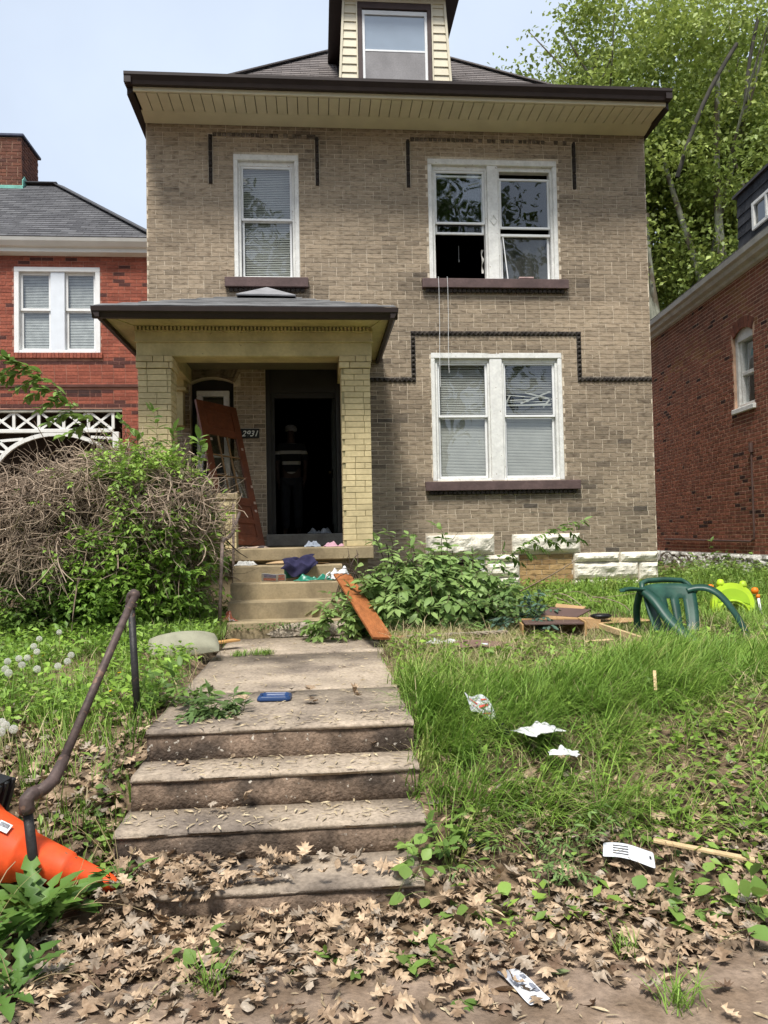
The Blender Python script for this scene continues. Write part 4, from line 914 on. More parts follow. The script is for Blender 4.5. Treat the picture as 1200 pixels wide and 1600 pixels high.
courses(nr, 'slate', P0+dv*14.32, nv, (0, 0, 1), M_SHING, 6.48, 7.9, .20, .22, lambda w_: [(-3.4, -.36)], .006, .022, wedge=True, palette=SLA, tintf=lambda u, w_: rnd.randrange(6), hdr=0, limit=40)
q = rb(); q.box(8.9, 14.40, -3.5, -.30, 7.88, 7.93); rbuild(q, 'attic_roof', M_BROWN)
q = rb()
for a, b, c, d in ((13.62, 13.70, 7.0, 7.50), (12.7, 12.78, 7.0, 7.50), (13.16, 13.22, 7.06, 7.44), (12.78, 13.62, 7.0, 7.06), (12.78, 13.62, 7.44, 7.50)): q.cbox(a, b, -.37, -.31, c, d, .004)
aow = rbuild(q, 'attic_window', M_WWHITE); q = rb(); q.add([(13.62, -.352, 7.06), (12.78, -.352, 7.06), (12.78, -.352, 7.44), (13.62, -.352, 7.44)], [(0, 1, 2, 3)]); rbuild(q, 'pane', M_GLASS2, aow)
q = rb(); q.tube([(13.33, .03, 3.02), (13.33, .03, 1.55), (13.35, .03, 1.44), (13.45, .03, 1.40), (15.5, .03, 1.42), (17.5, .03, 1.44)], .017, 8); q.tube([(13.33, .035, 2.95), (13.33, .035, 3.12)], .04, 8); rbuild(q, 'conduit', mat('painted conduit', (.10, .06, .05), .7), nr)

# ================================================================== TREES
def limb(q, a, b, r1, r2, bend=.4, n=7, seed=0):
    a, b = Vector(a), Vector(b); rr = random.Random(seed); o_ = Vector((rr.uniform(-1, 1), rr.uniform(-1, 1), rr.uniform(-.3, .6)))*bend; pts = []
    for i in range(n):
        t = i/(n-1); pts.append(a.lerp(b, t)+o_*math.sin(t*math.pi))
    q.tube(pts, [r1+(r2-r1)*i/(n-1) for i in range(n)], 8, cap=False); return pts
def tree(name, label, base, top, cen, rad, nclump, nleaf, seed, c1, c2, ls_=.17, limbs=9, group=None, rtr=.28, low=.0):
    global rng
    st = np.random.default_rng(seed); t = thing(name, label, 'tree', base, group); q = MB(); b = Vector(base); tp = Vector(top)
    tr = limb(q, b, tp, rtr, rtr*.45, .3, 8, seed); ends = []
    for k in range(limbs):
        an = 2*math.pi*k/limbs+st.random(); s0 = tr[2+k % 5]; e_ = Vector(cen)+Vector((math.cos(an)*rad[0]*(.35+.5*st.random()), math.sin(an)*rad[1]*(.35+.5*st.random()), rad[2]*(st.random()*1.2-.35)))
        pp = limb(q, s0, e_, rtr*.5, .03, .7, 7, seed*50+k); ends += pp[3:]
        for j in range(3):
            e2 = e_+Vector(tuple(st.normal(0, 1.1, 3))); limb(q, pp[3+j], e2, .07, .015, .3, 5, seed*99+k*7+j)
    q.build('trunk', M_BARK, t, smooth=True)
    P = []
    dirs = st.normal(0, 1, (nclump, 3)); dirs /= np.linalg.norm(dirs, axis=1, keepdims=True); rr = st.random(nclump)**.45
    C = np.array(cen)+dirs*rr[:, None]*np.array(rad); C[:, 2] = np.maximum(C[:, 2], cen[2]-rad[2]*(.9)+low)
    sz = .55+.7*st.random(nclump)
    per = st.integers(int(nleaf*.6), int(nleaf*1.4), nclump); ids = np.repeat(np.arange(nclump), per); N = len(ids)
    off = st.normal(0, .55, (N, 3))*np.array([1.25, 1.25, .6]); P = C[ids]+off*sz[ids][:, None]
    tone = st.random(nclump)[ids][:, None]; tint = (np.array(c1)*(1-tone)+np.array(c2)*tone)*(.75+.5*st.random((N, 1)))
    Rm = rot_mats(st.random(N)*6.28, st.normal(-.35, .5, N), st.normal(0, .7, N))
    V, T, c = scatter(*KITE, Rm, P, ls_*(.6+.8*st.random(N)), tint); V[:, 1:2] += 0
    o = tri_obj('crown', V, T, M_LEAF, t, c); o['kind'] = 'stuff'; return t
def cp(depth, lat): return Vector((math.sin(yaw)*depth+math.cos(yaw)*lat, math.cos(yaw)*depth-math.sin(yaw)*lat, 0))
YG1, YG2 = (.35, .42, .10), (.19, .26, .06)
a = cp(27, 10.2); tree('sycamore_tree', 'tall pale-barked tree rising just behind the tan house', (a.x, a.y, .8), (a.x-.6, a.y, 12), (a.x+.2, a.y, 14.0), (6.6, 4.5, 7.5), 420, 230, 3, YG1, YG2, .165, 7, 'trees behind the houses', .30, 1.0)
a = cp(30, 15.2); tree('sycamore_tree', 'tall tree with forked trunk behind the slate-clad attic', (a.x, a.y, .8), (a.x-.8, a.y, 12), (a.x, a.y, 15.5), (6.0, 4.5, 7.5), 320, 220, 5, YG1, YG2, .165, 7, 'trees behind the houses', .30, 2.0)
a = cp(36, 13.0); tree('sycamore_tree', 'dense green tree farthest back between the two houses', (a.x, a.y, .8), (a.x, a.y, 7), (a.x, a.y, 9.0), (9.5, 4.5, 6.5), 320, 200, 9, (.24, .34, .06), (.13, .21, .04), .20, 7, 'trees behind the houses', .25)
q = None
sn = thing('bare_tree', 'cluster of bare grey trunks and fallen limbs beyond the neighbour roof', 'tree', tuple(cp(21.8, 8.4)+Vector((0, 0, .8))), 'trees behind the houses')
for i, (l0, z0_, l1, z1_, r1, r2) in enumerate([(9.0, 6.8, 8.2, 11.0, .30, .14), (9.25, 6.5, 9.2, 12.5, .27, .12), (9.5, 7.2, 9.35, 11.2, .20, .10), (9.9, 7.6, 8.9, 11.2, .22, .10), (10.6, 7.5, 8.7, 8.9, .24, .10), (11.7, 8.5, 9.9, 15.6, .22, .10), (11.9, 8.9, 11.4, 16.8, .24, .12), (12.8, 9.4, 12.2, 14.4, .14, .07)]):
    q = MB(); kq = .95; b0, b1 = cp(23.8, l0*kq), cp(23.8+.8*(i % 3), l1*kq); limb(q, (b0.x, b0.y, 1.57+(z0_-3.8)*kq), (b1.x, b1.y, 1.57+(z1_-1.57)*kq), r1*.8, r2*.6, .5, 9, 70+i); q.build('trunk', M_BARK, sn, smooth=True)
for i, (l0, z0_, l1, z1_, r1) in enumerate([(8.8, 8.2, 12.6, 11.2, .10), (9.3, 12.6, 11.3, 16.8, .07), (11.5, 14.9, 12.0, 17.6, .06)]):
    q = MB(); kq = .98; b0, b1 = cp(23, l0*kq), cp(23, l1*kq); limb(q, (b0.x, b0.y, 1.57+(z0_-1.57)*kq), (b1.x, b1.y, 1.57+(z1_-1.57)*kq), r1, r1*.9, .25, 9, 90+i); q.build('broken_limb', mat('dark limb', (.06, .055, .045), .9, 4, .25, bump=.4), sn, smooth=True)
# across the street (seen only in the window panes)
a = (-5.5, -13, -.1); tree('street_tree', 'street tree across the road, mirrored in the window panes', a, (-5.5, -13, 11), (-5.5, -13, 12.5), (5.2, 4.5, 7), 150, 60, 21, (.12, .17, .04), (.07, .12, .03), .34, 7, 'street trees across the road')
a = (5.5, -12, -.1); tree('street_tree', 'street tree nearer the opposite house corner, mirrored in the panes', a, (5.0, -12.5, 11), (5.0, -12.5, 12.5), (5.4, 4.5, 7), 150, 60, 23, (.12, .17, .04), (.07, .12, .03), .34, 7, 'street trees across the road')
ah = thing('opposite_house', 'pale gabled house across the road, mirrored in the window panes', 'house', (-1.5, -22, 0))
q = MB(); q.box(-7, 3.5, -30, -20, -.1, 7); q.build('wall', mat('grey siding', (.4, .4, .38), .8, 3, .1), ah)
q = MB(); q.prism([(-7.4, -19.6, 7), (3.9, -19.6, 7), (-1.75, -19.6, 12.2)], [(-7.4, -30, 7), (3.9, -30, 7), (-1.75, -30, 12.2)]); q.build('roof', mat('grey gable', (.3, .3, .28), .8, 3, .1), ah)
# ================================================================== VEGETATION
def dirs_mats(f, upn=.35):
    f = f/(np.linalg.norm(f, axis=1, keepdims=True)+1e-9); n = len(f)
    up = np.array([0, 0, 1.])+rng.normal(0, upn, (n, 3)); r_ = np.cross(up, f); r_ /= np.linalg.norm(r_, axis=1, keepdims=True)+1e-9
    return np.stack([f, r_, np.cross(f, r_)], 2)
def curl_paths(P, D, L_, K=6, curl=.5, droop=.0):
    N = len(P); out = np.zeros((N, K, 3)); out[:, 0] = P; d = D/np.linalg.norm(D, axis=1, keepdims=True); ax = rng.normal(0, 1, (N, 3))
    for k in range(1, K):
        d = d+np.cross(ax, d)*curl*.4+rng.normal(0, .12*curl, (N, 3)); d[:, 2] -= droop; d /= np.linalg.norm(d, axis=1, keepdims=True)
        out[:, k] = out[:, k-1]+d*(L_/(K-1))[:, None]
    return out
def sprays(paths, leaf, tint1, tint2, tpl=LEAF5, first=1, spread=.9, droop=.25, var=.35):
    N, K, _ = paths.shape; tan = np.gradient(paths, axis=1); tan /= np.linalg.norm(tan, axis=2, keepdims=True)+1e-9
    side = np.cross(tan, np.array([0, 0, 1.])); side /= np.linalg.norm(side, axis=2, keepdims=True)+1e-9; PP, FF = [], []
    for k in range(first, K):
        for s_ in (-1, 1):
            f = tan[:, k]*.6+side[:, k]*s_*spread+rng.normal(0, .25, (N, 3)); f[:, 2] -= droop; PP.append(paths[:, k]+rng.normal(0, .006, (N, 3))); FF.append(f)
    PP.append(paths[:, -1]); FF.append(tan[:, -1]+rng.normal(0, .1, (N, 3))); P = np.concatenate(PP); F = np.concatenate(FF); n = len(P)
    tone = np.tile(rng.random((N, 1)), (len(PP), 1)); tint = (np.array(tint1)*(1-tone)+np.array(tint2)*tone)*(1-var/2+var*rng.random((n, 1)))
    return scatter(*tpl, dirs_mats(F), P, leaf*(.6+.7*rng.random(n)), tint)
def twig_obj(name, paths, r0_, r1_, c1, c2, parent, stuff=True):
    N, K, _ = paths.shape; rad = np.linspace(1, 0, K)[None]*(r0_-r1_)+r1_; rad = rad*(.45+1.2*rng.random((N, 1))**2)
    V, T = strands(paths, rad); o = tri_obj(name, V, T, M_TWIG, parent, np.repeat(colmix(N, c1, c2, .2), K*3, 0))
    if stuff: o['kind'] = 'stuff'
    return o
def ell(n, c, r, lo=.0, hi=1.0):
    d = rng.normal(0, 1, (n, 3)); d /= np.linalg.norm(d, axis=1, keepdims=True); q = (lo+(hi-lo)*rng.random(n))[:, None]; return np.array(c)+d*q*np.array(r), d
# ---- the overgrown shrub left of the steps
sh = thing('overgrown_shrub', 'overgrown shrub, half a grey tangle of dead twigs, half green leaves', 'shrub', (-2.0, 8.2, .75))
A = []
P, d = ell(7600, (-2.60, 8.2, 1.72), (1.15, .8, .62), .70, 1.0); P[:, 2] += .30*np.exp(-((P[:, 0]+2.05)/.45)**2)*(P[:, 2] > 1.7); k = (P[:, 2] > 1.15); P, d = P[k], d[k]
tg = np.cross(d, rng.normal(0, 1, P.shape))+d*.15; A.append(curl_paths(P, tg, .16+.40*rng.random(len(P))**1.5, 6, .75, .13))
P, d = ell(2200, (-1.75, 8.15, 1.85), (.70, .7, .55), .72, 1.0); k = (P[:, 2] > 1.5); P, d = P[k], d[k]
A.append(curl_paths(P, np.cross(d, rng.normal(0, 1, P.shape))+d*.3, .2+.3*rng.random(len(P)), 6, .8, .05))
P, d = ell(1500, (-2.5, 7.9, 1.5), (1.1, .5, .35), .2, 1.0); A.append(curl_paths(P, d*np.array([1, 1, .2])+np.array([0, -.2, -.5]), .3+.3*rng.random(len(P)), 6, .6, .12))
P, d = ell(1300, (-1.55, 7.85, 1.85), (.50, .5, .45), .8, 1.02); k = P[:, 1] < 8.1; P, d = P[k], d[k]; A.append(curl_paths(P, np.cross(d, rng.normal(0, 1, P.shape))+d*.1, .15+.35*rng.random(len(P)), 6, .8, .10))
P, d = ell(800, (-1.48, 8.05, 1.35), (.42, .5, .6), .6, 1.0); A.append(curl_paths(P, np.cross(d, rng.normal(0, 1, P.shape)), .25+.3*rng.random(len(P)), 6, .7, .1))
twig_obj('dead_twigs', np.concatenate(A), .0062, .0028, (.46, .36, .265), (.20, .15, .11), sh)
P, d = ell(240, (-2.4, 8.2, 1.6), (1.1, .7, .7), .5, .95); twig_obj('dead_branches', curl_paths(P, d+np.array([0, 0, .4])+rng.normal(0, .4, P.shape), .4+.5*rng.random(240), 7, .35, .08), .013, .004, (.24, .18, .13), (.13, .10, .075), sh)
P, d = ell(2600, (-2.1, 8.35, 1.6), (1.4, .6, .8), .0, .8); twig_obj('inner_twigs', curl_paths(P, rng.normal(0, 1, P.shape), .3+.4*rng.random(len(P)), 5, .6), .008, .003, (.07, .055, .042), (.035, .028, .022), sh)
for i, (a, b, r_) in enumerate([((-2.62, 8.15, .75), (-2.5, 8.2, 1.7), .05), ((-2.55, 8.2, 1.0), (-2.0, 8.2, 1.75), .035), ((-2.60, 8.1, .8), (-3.2, 8.0, 1.8), .035), ((-1.75, 8.25, .75), (-1.6, 8.3, 1.9), .04), ((-1.8, 8.2, 1.0), (-2.4, 8.0, 1.15), .025), ((-1.4, 8.3, .75), (-1.3, 8.2, 1.9), .03), ((-2.95, 7.7, .78), (-2.4, 8.1, .92), .03)]):
    q = MB(); limb(q, a, b, r_, r_*.6, .12, 7, 200+i); q.build('stem', mat('dark shrub bark', (.045, .035, .028), .9, 12, .3, bump=.5), sh, smooth=True)
G1, G2 = (.27, .42, .065), (.13, .24, .038)
A = []
P, d = ell(760, (-1.56, 8.05, 1.42), (.46, .62, .80), .72, 1.0); A.append(sprays(curl_paths(P, np.cross(d, rng.normal(0, 1, P.shape))+d*.5, .16+.22*rng.random(len(P)), 7, .5, .08), .07, G1, G2, LEAF3))
P, d = ell(230, (-1.78, 8.0, 2.28), (.50, .5, .14), .5, 1.0); A.append(sprays(curl_paths(P, d+np.array([.2, 0, .3]), .15+.2*rng.random(len(P)), 7, .5, .04), .065, (.30, .43, .09), G1, LEAF3))
P, d = ell(380, (-1.90, 7.72, 1.20), (.5, .4, .55), .5, 1.0); A.append(sprays(curl_paths(P, d+np.array([0, -.3, -.1]), .2+.25*rng.random(len(P)), 7, .5, .05), .07, G1, G2, LEAF3))
P, d = ell(45, (-1.85, 7.55, 2.0), (.12, .1, .55), .3, 1.0); A.append(sprays(curl_paths(P, d+np.array([0, -.2, -.8]), .3+.2*rng.random(len(P)), 8, .4, .1), .06, (.17, .27, .05), G1, LEAF3))
P, d = ell(380, (-2.5, 7.9, .95), (1.0, .5, .3), .2, 1.0); A.append(sprays(curl_paths(P, d*.5+np.array([0, -.3, .5]), .2+.2*rng.random(len(P)), 6, .5, .04), .07, (.17, .27, .055), (.09, .16, .03), LEAF3))
P, d = ell(40, (-2.45, 7.75, 1.2), (.75, .4, .45), .6, 1.0); A.append(sprays(curl_paths(P, d+np.array([0, -.3, .1]), .2+.25*rng.random(len(P)), 7, .5, .05), .065, G1, G2, LEAF3))
P, d = ell(22, (-2.2, 7.9, 2.05), (.8, .5, .3), .7, 1.0); A.append(sprays(curl_paths(P, d+np.array([0, -.3, .1]), .12+.15*rng.random(len(P)), 6, .5, .05), .05, G1, G2, LEAF3))
V, T, c = join(A); o = tri_obj('foliage', V, T, M_LEAF, sh, c); o['kind'] = 'stuff'
pth = np.array([[-1.87, 8.2, 2.45], [-2.10, 8.2, 2.72], [-2.30, 8.15, 2.86], [-2.45, 8.15, 3.0], [-2.56, 8.1, 3.12], [-2.68, 8.1, 3.24], [-2.80, 8.1, 3.34], [-2.92, 8.05, 3.40], [-3.02, 8.05, 3.43]])[None]
sub = [pth]
for k in range(2, 9):
    for s_ in (-1, 1):
        b0 = pth[0, k]; e_ = b0+np.array([-.16-.05*(8-k)*.3, -.03*s_, (.06 if s_ > 0 else -.12)])*(1.25 if s_ < 0 else .8); sub.append(np.stack([b0+(e_-b0)*(t/8) for t in range(9)])[None]+rng.normal(0, .004, (1, 9, 3)))
for (a, b) in (((-1.75, 8.1, 2.45), (-1.62, 8.0, 2.92)), ((-1.85, 8.1, 2.5), (-1.95, 8.0, 2.85)), ((-1.65, 8.1, 2.4), (-1.42, 8.0, 2.72)), ((-1.3, 8.0, 2.35), (-1.15, 7.9, 2.62))):
    a, b = np.array(a), np.array(b); sub.append(np.stack([a+(b-a)*(t/8)+np.array([.05*math.sin(t*.5), 0, 0]) for t in range(9)])[None])
sub = np.concatenate(sub); V, T, c = sprays(sub, .125, (.25, .37, .09), (.17, .28, .06), LEAF5, 2, .9, .1); twig_obj('shoot_stems', sub, .006, .002, (.12, .11, .05), (.10, .12, .05), sh)
o = tri_obj('leafy_shoot', V, T, M_LEAF, sh, c); o['kind'] = 'stuff'
# ---- heap of cut branches right of the steps
hp_ = thing('branch_heap', 'heap of cut leafy branches lying right of the porch steps', 'branches', (1.0, 8.1, .7))
A = []; W_ = []
P, d = ell(640, (1.12, 8.2, .75), (.80, .65, .66), .55, .97); k = P[:, 2] > .7; P, d = P[k], d[k]; pp = curl_paths(P, d*np.array([.8, 1, .5])+np.array([.25, -.5, -.05])+rng.normal(0, .3, P.shape), .25+.25*rng.random(len(P)), 7, .3, .12); W_.append(pp); A.append(sprays(pp, .115, (.30, .42, .14), (.16, .26, .07), LEAF5, 1, .9, .3))
P, d = ell(110, (1.75, 7.9, .72), (.55, .55, .35), .4, .95); k = P[:, 2] > .68; P, d = P[k], d[k]; pp = curl_paths(P, d+np.array([.4, -.4, .1]), .25+.25*rng.random(len(P)), 7, .3, .1); W_.append(pp); A.append(sprays(pp, .09, (.20, .31, .09), (.12, .20, .06), LEAF5, 1, .9, .3))
P, d = ell(30, (.13, 7.62, .72), (.17, .16, .2), .3, .95); pp = curl_paths(P, d+np.array([-.25, -.3, .2]), .15+.12*rng.random(len(P)), 7, .3, .12); W_.append(pp); A.append(sprays(pp, .085, (.27, .39, .11), (.15, .24, .06), LEAF5, 1, .9, .3))
V, T, c = join(A); o = tri_obj('foliage', V, T, M_LEAF, hp_, c); o['kind'] = 'stuff'
twig_obj('stems', np.concatenate(W_), .006, .003, (.12, .09, .05), (.07, .06, .04), hp_)
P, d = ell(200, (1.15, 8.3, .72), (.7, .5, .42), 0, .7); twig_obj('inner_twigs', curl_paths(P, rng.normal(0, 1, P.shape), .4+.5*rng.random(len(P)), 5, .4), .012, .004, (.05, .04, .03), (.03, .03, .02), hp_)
P = np.array([.42, 8.35, 1.18])+rng.normal(0, .05, (12, 3)); twig_obj('bare_twigs', curl_paths(P, np.array([-.3, -.2, .3])+rng.normal(0, .4, (12, 3)), .2+.2*rng.random(12), 6, .5), .006, .003, (.10, .07, .06), (.06, .05, .04), hp_)
a, b = np.array([1.55, 8.3, .9]), np.array([2.62, 7.9, 1.62]); mp = np.stack([a+(b-a)*(t/9)+np.array([0, 0, .16*math.sin(t/9*3.1)-.0]) for t in range(10)])[None]
sub = [mp]
for k in range(3, 10):
    for s_ in (-1, 1): b0 = mp[0, k]; e_ = b0+np.array([.16, -.05*s_, .10 if s_ > 0 else -.10]); sub.append(np.stack([b0+(e_-b0)*(t/9) for t in range(10)])[None])
sub = np.concatenate(sub); V, T, c = sprays(sub, .085, (.19, .30, .07), (.13, .22, .05), LEAFN, 2, .8, .25); o = tri_obj('long_shoot', V, T, M_LEAF, hp_, c); o['kind'] = 'stuff'
# ---- wilted blue-green cutting
wc = thing('wilted_cutting', 'wilted blue-green branch lying between the heap and the cardboard', 'branch', (1.95, 7.4, .66))
P, d = ell(40, (1.95, 7.35, .72), (.28, .25, .12), .2, 1); pp = curl_paths(P, d+np.array([0, -.2, .3]), .2+.12*rng.random(40), 7, .3, .12); V, T, c = sprays(pp, .075, (.11, .19, .13), (.07, .13, .09), LEAF5, 1, .9, .3); o = tri_obj('foliage', V, T, M_LEAF, wc, c); o['kind'] = 'stuff'; twig_obj('stems', pp, .005, .002, (.1, .1, .07), (.07, .08, .06), wc)

# ---- grass
def tufts(cx, cy, nb, L_, lean, wid, tints, spread=.05, bias=None):
    n = len(cx); ids = np.repeat(np.arange(n), nb); N = len(ids); x = cx[ids]+rng.normal(0, spread, N); y = cy[ids]+rng.normal(0, spread, N); z = g(x, y)-.01
    h = rng.random(n)[ids]*6.28+rng.normal(0, .9, N)
    if bias is not None: h = np.where(rng.random(N) < bias[1], bias[0]+rng.normal(0, .6, N), h)
    return blades(np.stack([x, y, z], 1), h, (L_[ids] if hasattr(L_, '__len__') else L_)*(.5+.7*rng.random(N)), lean*(.35+.9*rng.random(N)), wid*(.7+.6*rng.random(N)), tints[ids]*(.8+.4*rng.random((N, 1))), 1.0)
def field(n, x0, x1, y0, y1, keepf):
    x = rng.uniform(x0, x1, n); y = rng.uniform(y0, y1, n); k = keepf(x, y) > rng.random(n); return x[k], y[k]
def noise2(x, y, s, k=0): return np.array([fbm(a*s, b*s, k) for a, b in zip(x, y)])
def onwalk(x, y): return ((x > -.97) & (x < .56) & (y > 3.2) & (y < 9.3)) | (((x+1.13)/.34)**2+((y-6.5)/.26)**2 < 1)
GA, GB, GC = (.115, .22, .03), (.25, .38, .068), (.44, .42, .16)
def gtint(n): c = colmix(n, GA, GB, .15); yl = rng.random(n) < .08; c[yl] = colmix(yl.sum(), GB, GC, .1); return c
A = []
# long lush grass, right yard
def kf(x, y):
    bare = np.clip((noise2(x, y, 1.5, 3)-.35)*5, .12, 1); worn_ = np.exp(-(((x-1.35)/.9)**2+((y-6.3)/.75)**2)); far_ = np.clip((5.75+.35*np.sin(x*3)-y)/.4, 0, 1)+np.where(x > 2.7, .8, 0); return np.where(onwalk(x, y) | (y > 10.8), 0, bare*np.clip(1-1.1*worn_, 0, 1)*np.clip((y-3.55)/.5, 0, 1)*np.clip(far_, 0, 1))
x, y = field(4200, .56, 5.4, 3.6, 7.4, kf); A.append(tufts(x, y, 30, np.where(y > 5.95, .05, .17)+np.where(y > 5.95, .12, .22)*rng.random(len(x)), np.repeat(1.0+1.2*rng.random(len(x)), 30), .0064, gtint(len(x)), .05, (-.5, .75)))
x, y = field(2400, .6, 5.2, 3.5, 7.3, lambda x, y: .8+0*x); A.append(tufts(x, y, 7, .14+.16*rng.random(len(x)), 2.0, .0045, colmix(len(x), (.50, .42, .24), (.34, .27, .15), .2), .06))
x, y = field(900, -3.6, -.97, 4.0, 8.0, lambda x, y: .7+0*x); A.append(tufts(x, y, 6, .14+.16*rng.random(len(x)), 2.0, .0045, colmix(len(x), (.50, .42, .24), (.34, .27, .15), .2), .06))
x, y = field(1500, 3.0, 9, 7.1, 12.5, lambda x, y: np.where((y > 10.6) & (x < 5.3), 0, .9+0*x)); A.append(tufts(x, y, 24, .11+.14*rng.random(len(x)), .85, .008, gtint(len(x)), .07, (-.6, .3)))
# short worn turf beside the walk and along the house
x, y = field(2600, .56, 3.6, 5.2, 7.6, lambda x, y: np.where(onwalk(x, y), 0, .75+0*x)); A.append(tufts(x, y, 14, .045+.04*rng.random(len(x)), .9, .005, colmix(len(x), (.20, .26, .07), (.34, .33, .13), .2), .05))
x, y = field(900, .7, 5, 7.4, 10.6, lambda x, y: .8+0*x); A.append(tufts(x, y, 14, .06+.07*rng.random(len(x)), .8, .006, gtint(len(x)), .06))
# edge tufts along the steps and walk
x = rng.normal(.62, .06, 40); y = rng.uniform(3.5, 5.4, 40); A.append(tufts(x, y, 34, .22+.14*rng.random(40), 1.25, .0062, gtint(40), .035, (-.9, .45)))
# left yard
x, y = field(1500, -4.2, -.95, 4.2, 9.0, lambda x, y: np.where(onwalk(x, y), 0, np.clip((y-4.0)/1.0, .1, .8))); A.append(tufts(x, y, 12, .10+.13*rng.random(len(x)), .75, .0055, gtint(len(x)), .05))
x, y = field(150, -2.2, -.97, 3.5, 5.0, lambda x, y: .7+0*x); A.append(tufts(x, y, 10, .16+.1*rng.random(len(x)), .6, .006, gtint(len(x)), .03))
x, y = field(320, -1.9, -.97, 6.8, 8.5, lambda x, y: .9+0*x); A.append(tufts(x, y, 16, .12+.12*rng.random(len(x)), .7, .006, colmix(len(x), (.19, .29, .06), (.13, .21, .04), .15), .05))
# a few weeds of grass in the path joint
x = rng.uniform(-.75, -.42, 22); y = rng.normal(6.80, .02, 22)
V, T, c = tufts(x, y, 14, .05+.03*rng.random(22), .9, .005, gtint(22), .02); V[:, 2] += .59-g(V[:, 0], V[:, 1])*0-.63; A.append((V, T, c))
V, T, c = join(A); tag(tri_obj('grass', V, T, M_GRASS, None, c), 'long unmown green grass over the front yard', 'grass', kind='stuff')
# ---- low broad-leaved ground cover
A = []
def cover(n, x0, x1, y0, y1, keepf, ls_, c1, c2, hmax=.1, tpl=LEAF3):
    x, y = field(n, x0, x1, y0, y1, keepf); m_ = len(x); z = g(x, y)+hmax*rng.random(m_)**1.5
    return scatter(*tpl, rot_mats(rng.random(m_)*6.28, rng.normal(.15, .4, m_), rng.normal(0, .4, m_)), np.stack([x, y, z], 1), ls_*(.5+.9*rng.random(m_)), colmix(m_, c1, c2, .25))
pat = lambda s, k, lo, gain: (lambda x, y: np.where(onwalk(x, y), 0, np.clip((noise2(x, y, s, k)-lo)*gain, 0, 1)))
A.append(cover(21000, -4.2, -.95, 4.6, 9.0, pat(1.6, 5, .25, 4), .06, (.27, .42, .06), (.14, .25, .04), .16))
A.append(cover(3600, -2.6, -.97, 3.4, 5.0, pat(2.2, 8, .38, 5), .055, (.24, .36, .07), (.13, .22, .045), .07))
A.append(cover(17000, .6, 5.0, 3.0, 6.8, pat(2.0, 9, .40, 4), .055, (.27, .40, .065), (.14, .24, .04), .09))
A.append(cover(9000, 1.6, 5.2, 8.2, 10.95, pat(1.4, 12, .2, 4), .06, (.26, .39, .06), (.14, .23, .04), .09))
A.append(cover(3500, 5.0, 8, 10.0, 14, pat(1.4, 14, .2, 4), .07, (.24, .35, .07), (.13, .21, .045), .25))
A.append(cover(1500, -.9, .5, 7.78, 7.9, lambda x, y: .3*(x < -.2), .03, (.13, .21, .05), (.08, .14, .03), .05))
V, T, c = join(A); tag(tri_obj('weeds', V, T, M_LEAF, None, c), 'low broad-leaved weeds carpeting the yard', 'weeds', kind='stuff')

# ---- fallen oak leaves
OAK = [oak_leaf(.1+.45*hsh(i, 1), .05+.45*hsh(i, 2), i) for i in range(10)]+[leaf_tpl(.5, .5, .35), leaf_tpl(.75, -.3, .5), leaf_tpl(.35, .8, .2), leaf_tpl(.6, .2, -.4)]
def lz(x, y):
    z = g(x, y); z = np.where((x > -.95) & (x < .5) & (y > 3.315), .107, z); z = np.where((x > -.95) & (x < .49) & (y > 3.64), .252, z)
    z = np.where((x > -.94) & (x < .49) & (y > 3.925), .415, z); z = np.where((x > -.92) & (x < .5) & (y > 4.2), .575, z); return np.where(y < 2.86, .012, z)
def litter_keep(x, y):
    b = np.clip((y-2.55)/.35, .12, 1)*np.clip((4.15-y)/.5, .03, 1)
    stp = (x > -.97) & (x < .52) & (y > 3.30)
    on0 = np.where((y < 3.62), np.clip(.55-(x+.3)*1.3, .10, 1), .012); b = np.where(stp, on0, b)
    b = np.where(~stp & (x < -.95) & (y > 3.2), .55*np.clip((5.1-y)/.6, 0, 1)+.05, b)
    b = np.where(~stp & (x > .5) & (y > 3.3), b*np.clip(noise2(x, y, 1.8, 33)*1.5-.25, .05, 1), b)
    b = np.where(y < 2.75, b*np.clip(1.2-.45*np.abs(x+.6), .12, 1), b); b = np.where((x < -.86) & (y > 3.36) & (y < 3.64), .1, b); return b
x, y = field(16500, -2.4, 2.7, 2.2, 5.2, litter_keep); n = len(x); z = lz(x, y)+.006+.045*rng.random(n)**1.4*np.where(y < 2.7, .4, 1)
z = np.where((x > -.86) & (x < -.42) & (y > 3.25) & (y < 3.62), np.maximum(z, .10+.05*rng.random(n)), z)
hd_, pt_, rl_ = rng.random(n)*6.28, rng.normal(0, .30, n), rng.normal(0, .34, n); fl = rng.random(n) < .5; rl_ = rl_+fl*math.pi
kind_s = rng.random(n); sz = np.where(kind_s < .72, .055+.05*rng.random(n), .02+.05*rng.random(n)); kind_ = np.where(kind_s < .72, rng.integers(0, 10, n), rng.integers(10, 14, n)); LT = colmix(n, (.52, .39, .26), (.33, .235, .155), .25); dk = rng.random(n) < .2; LT[dk] *= .5; gy = rng.random(n) < .12; LT[gy] = colmix(gy.sum(), (.40, .335, .26), (.30, .25, .195), .1)
Rm = rot_mats(hd_, pt_, rl_); P = np.stack([x, y, z], 1)
vis = np.array([seen(p) for p in P]); dist_ = np.linalg.norm(P-np.array([0, 0, CAMZ]), axis=1)+np.where(vis, 0, 100); order_ = np.argsort(dist_/sz)
near = set(order_[:300].tolist()); mcache = {}
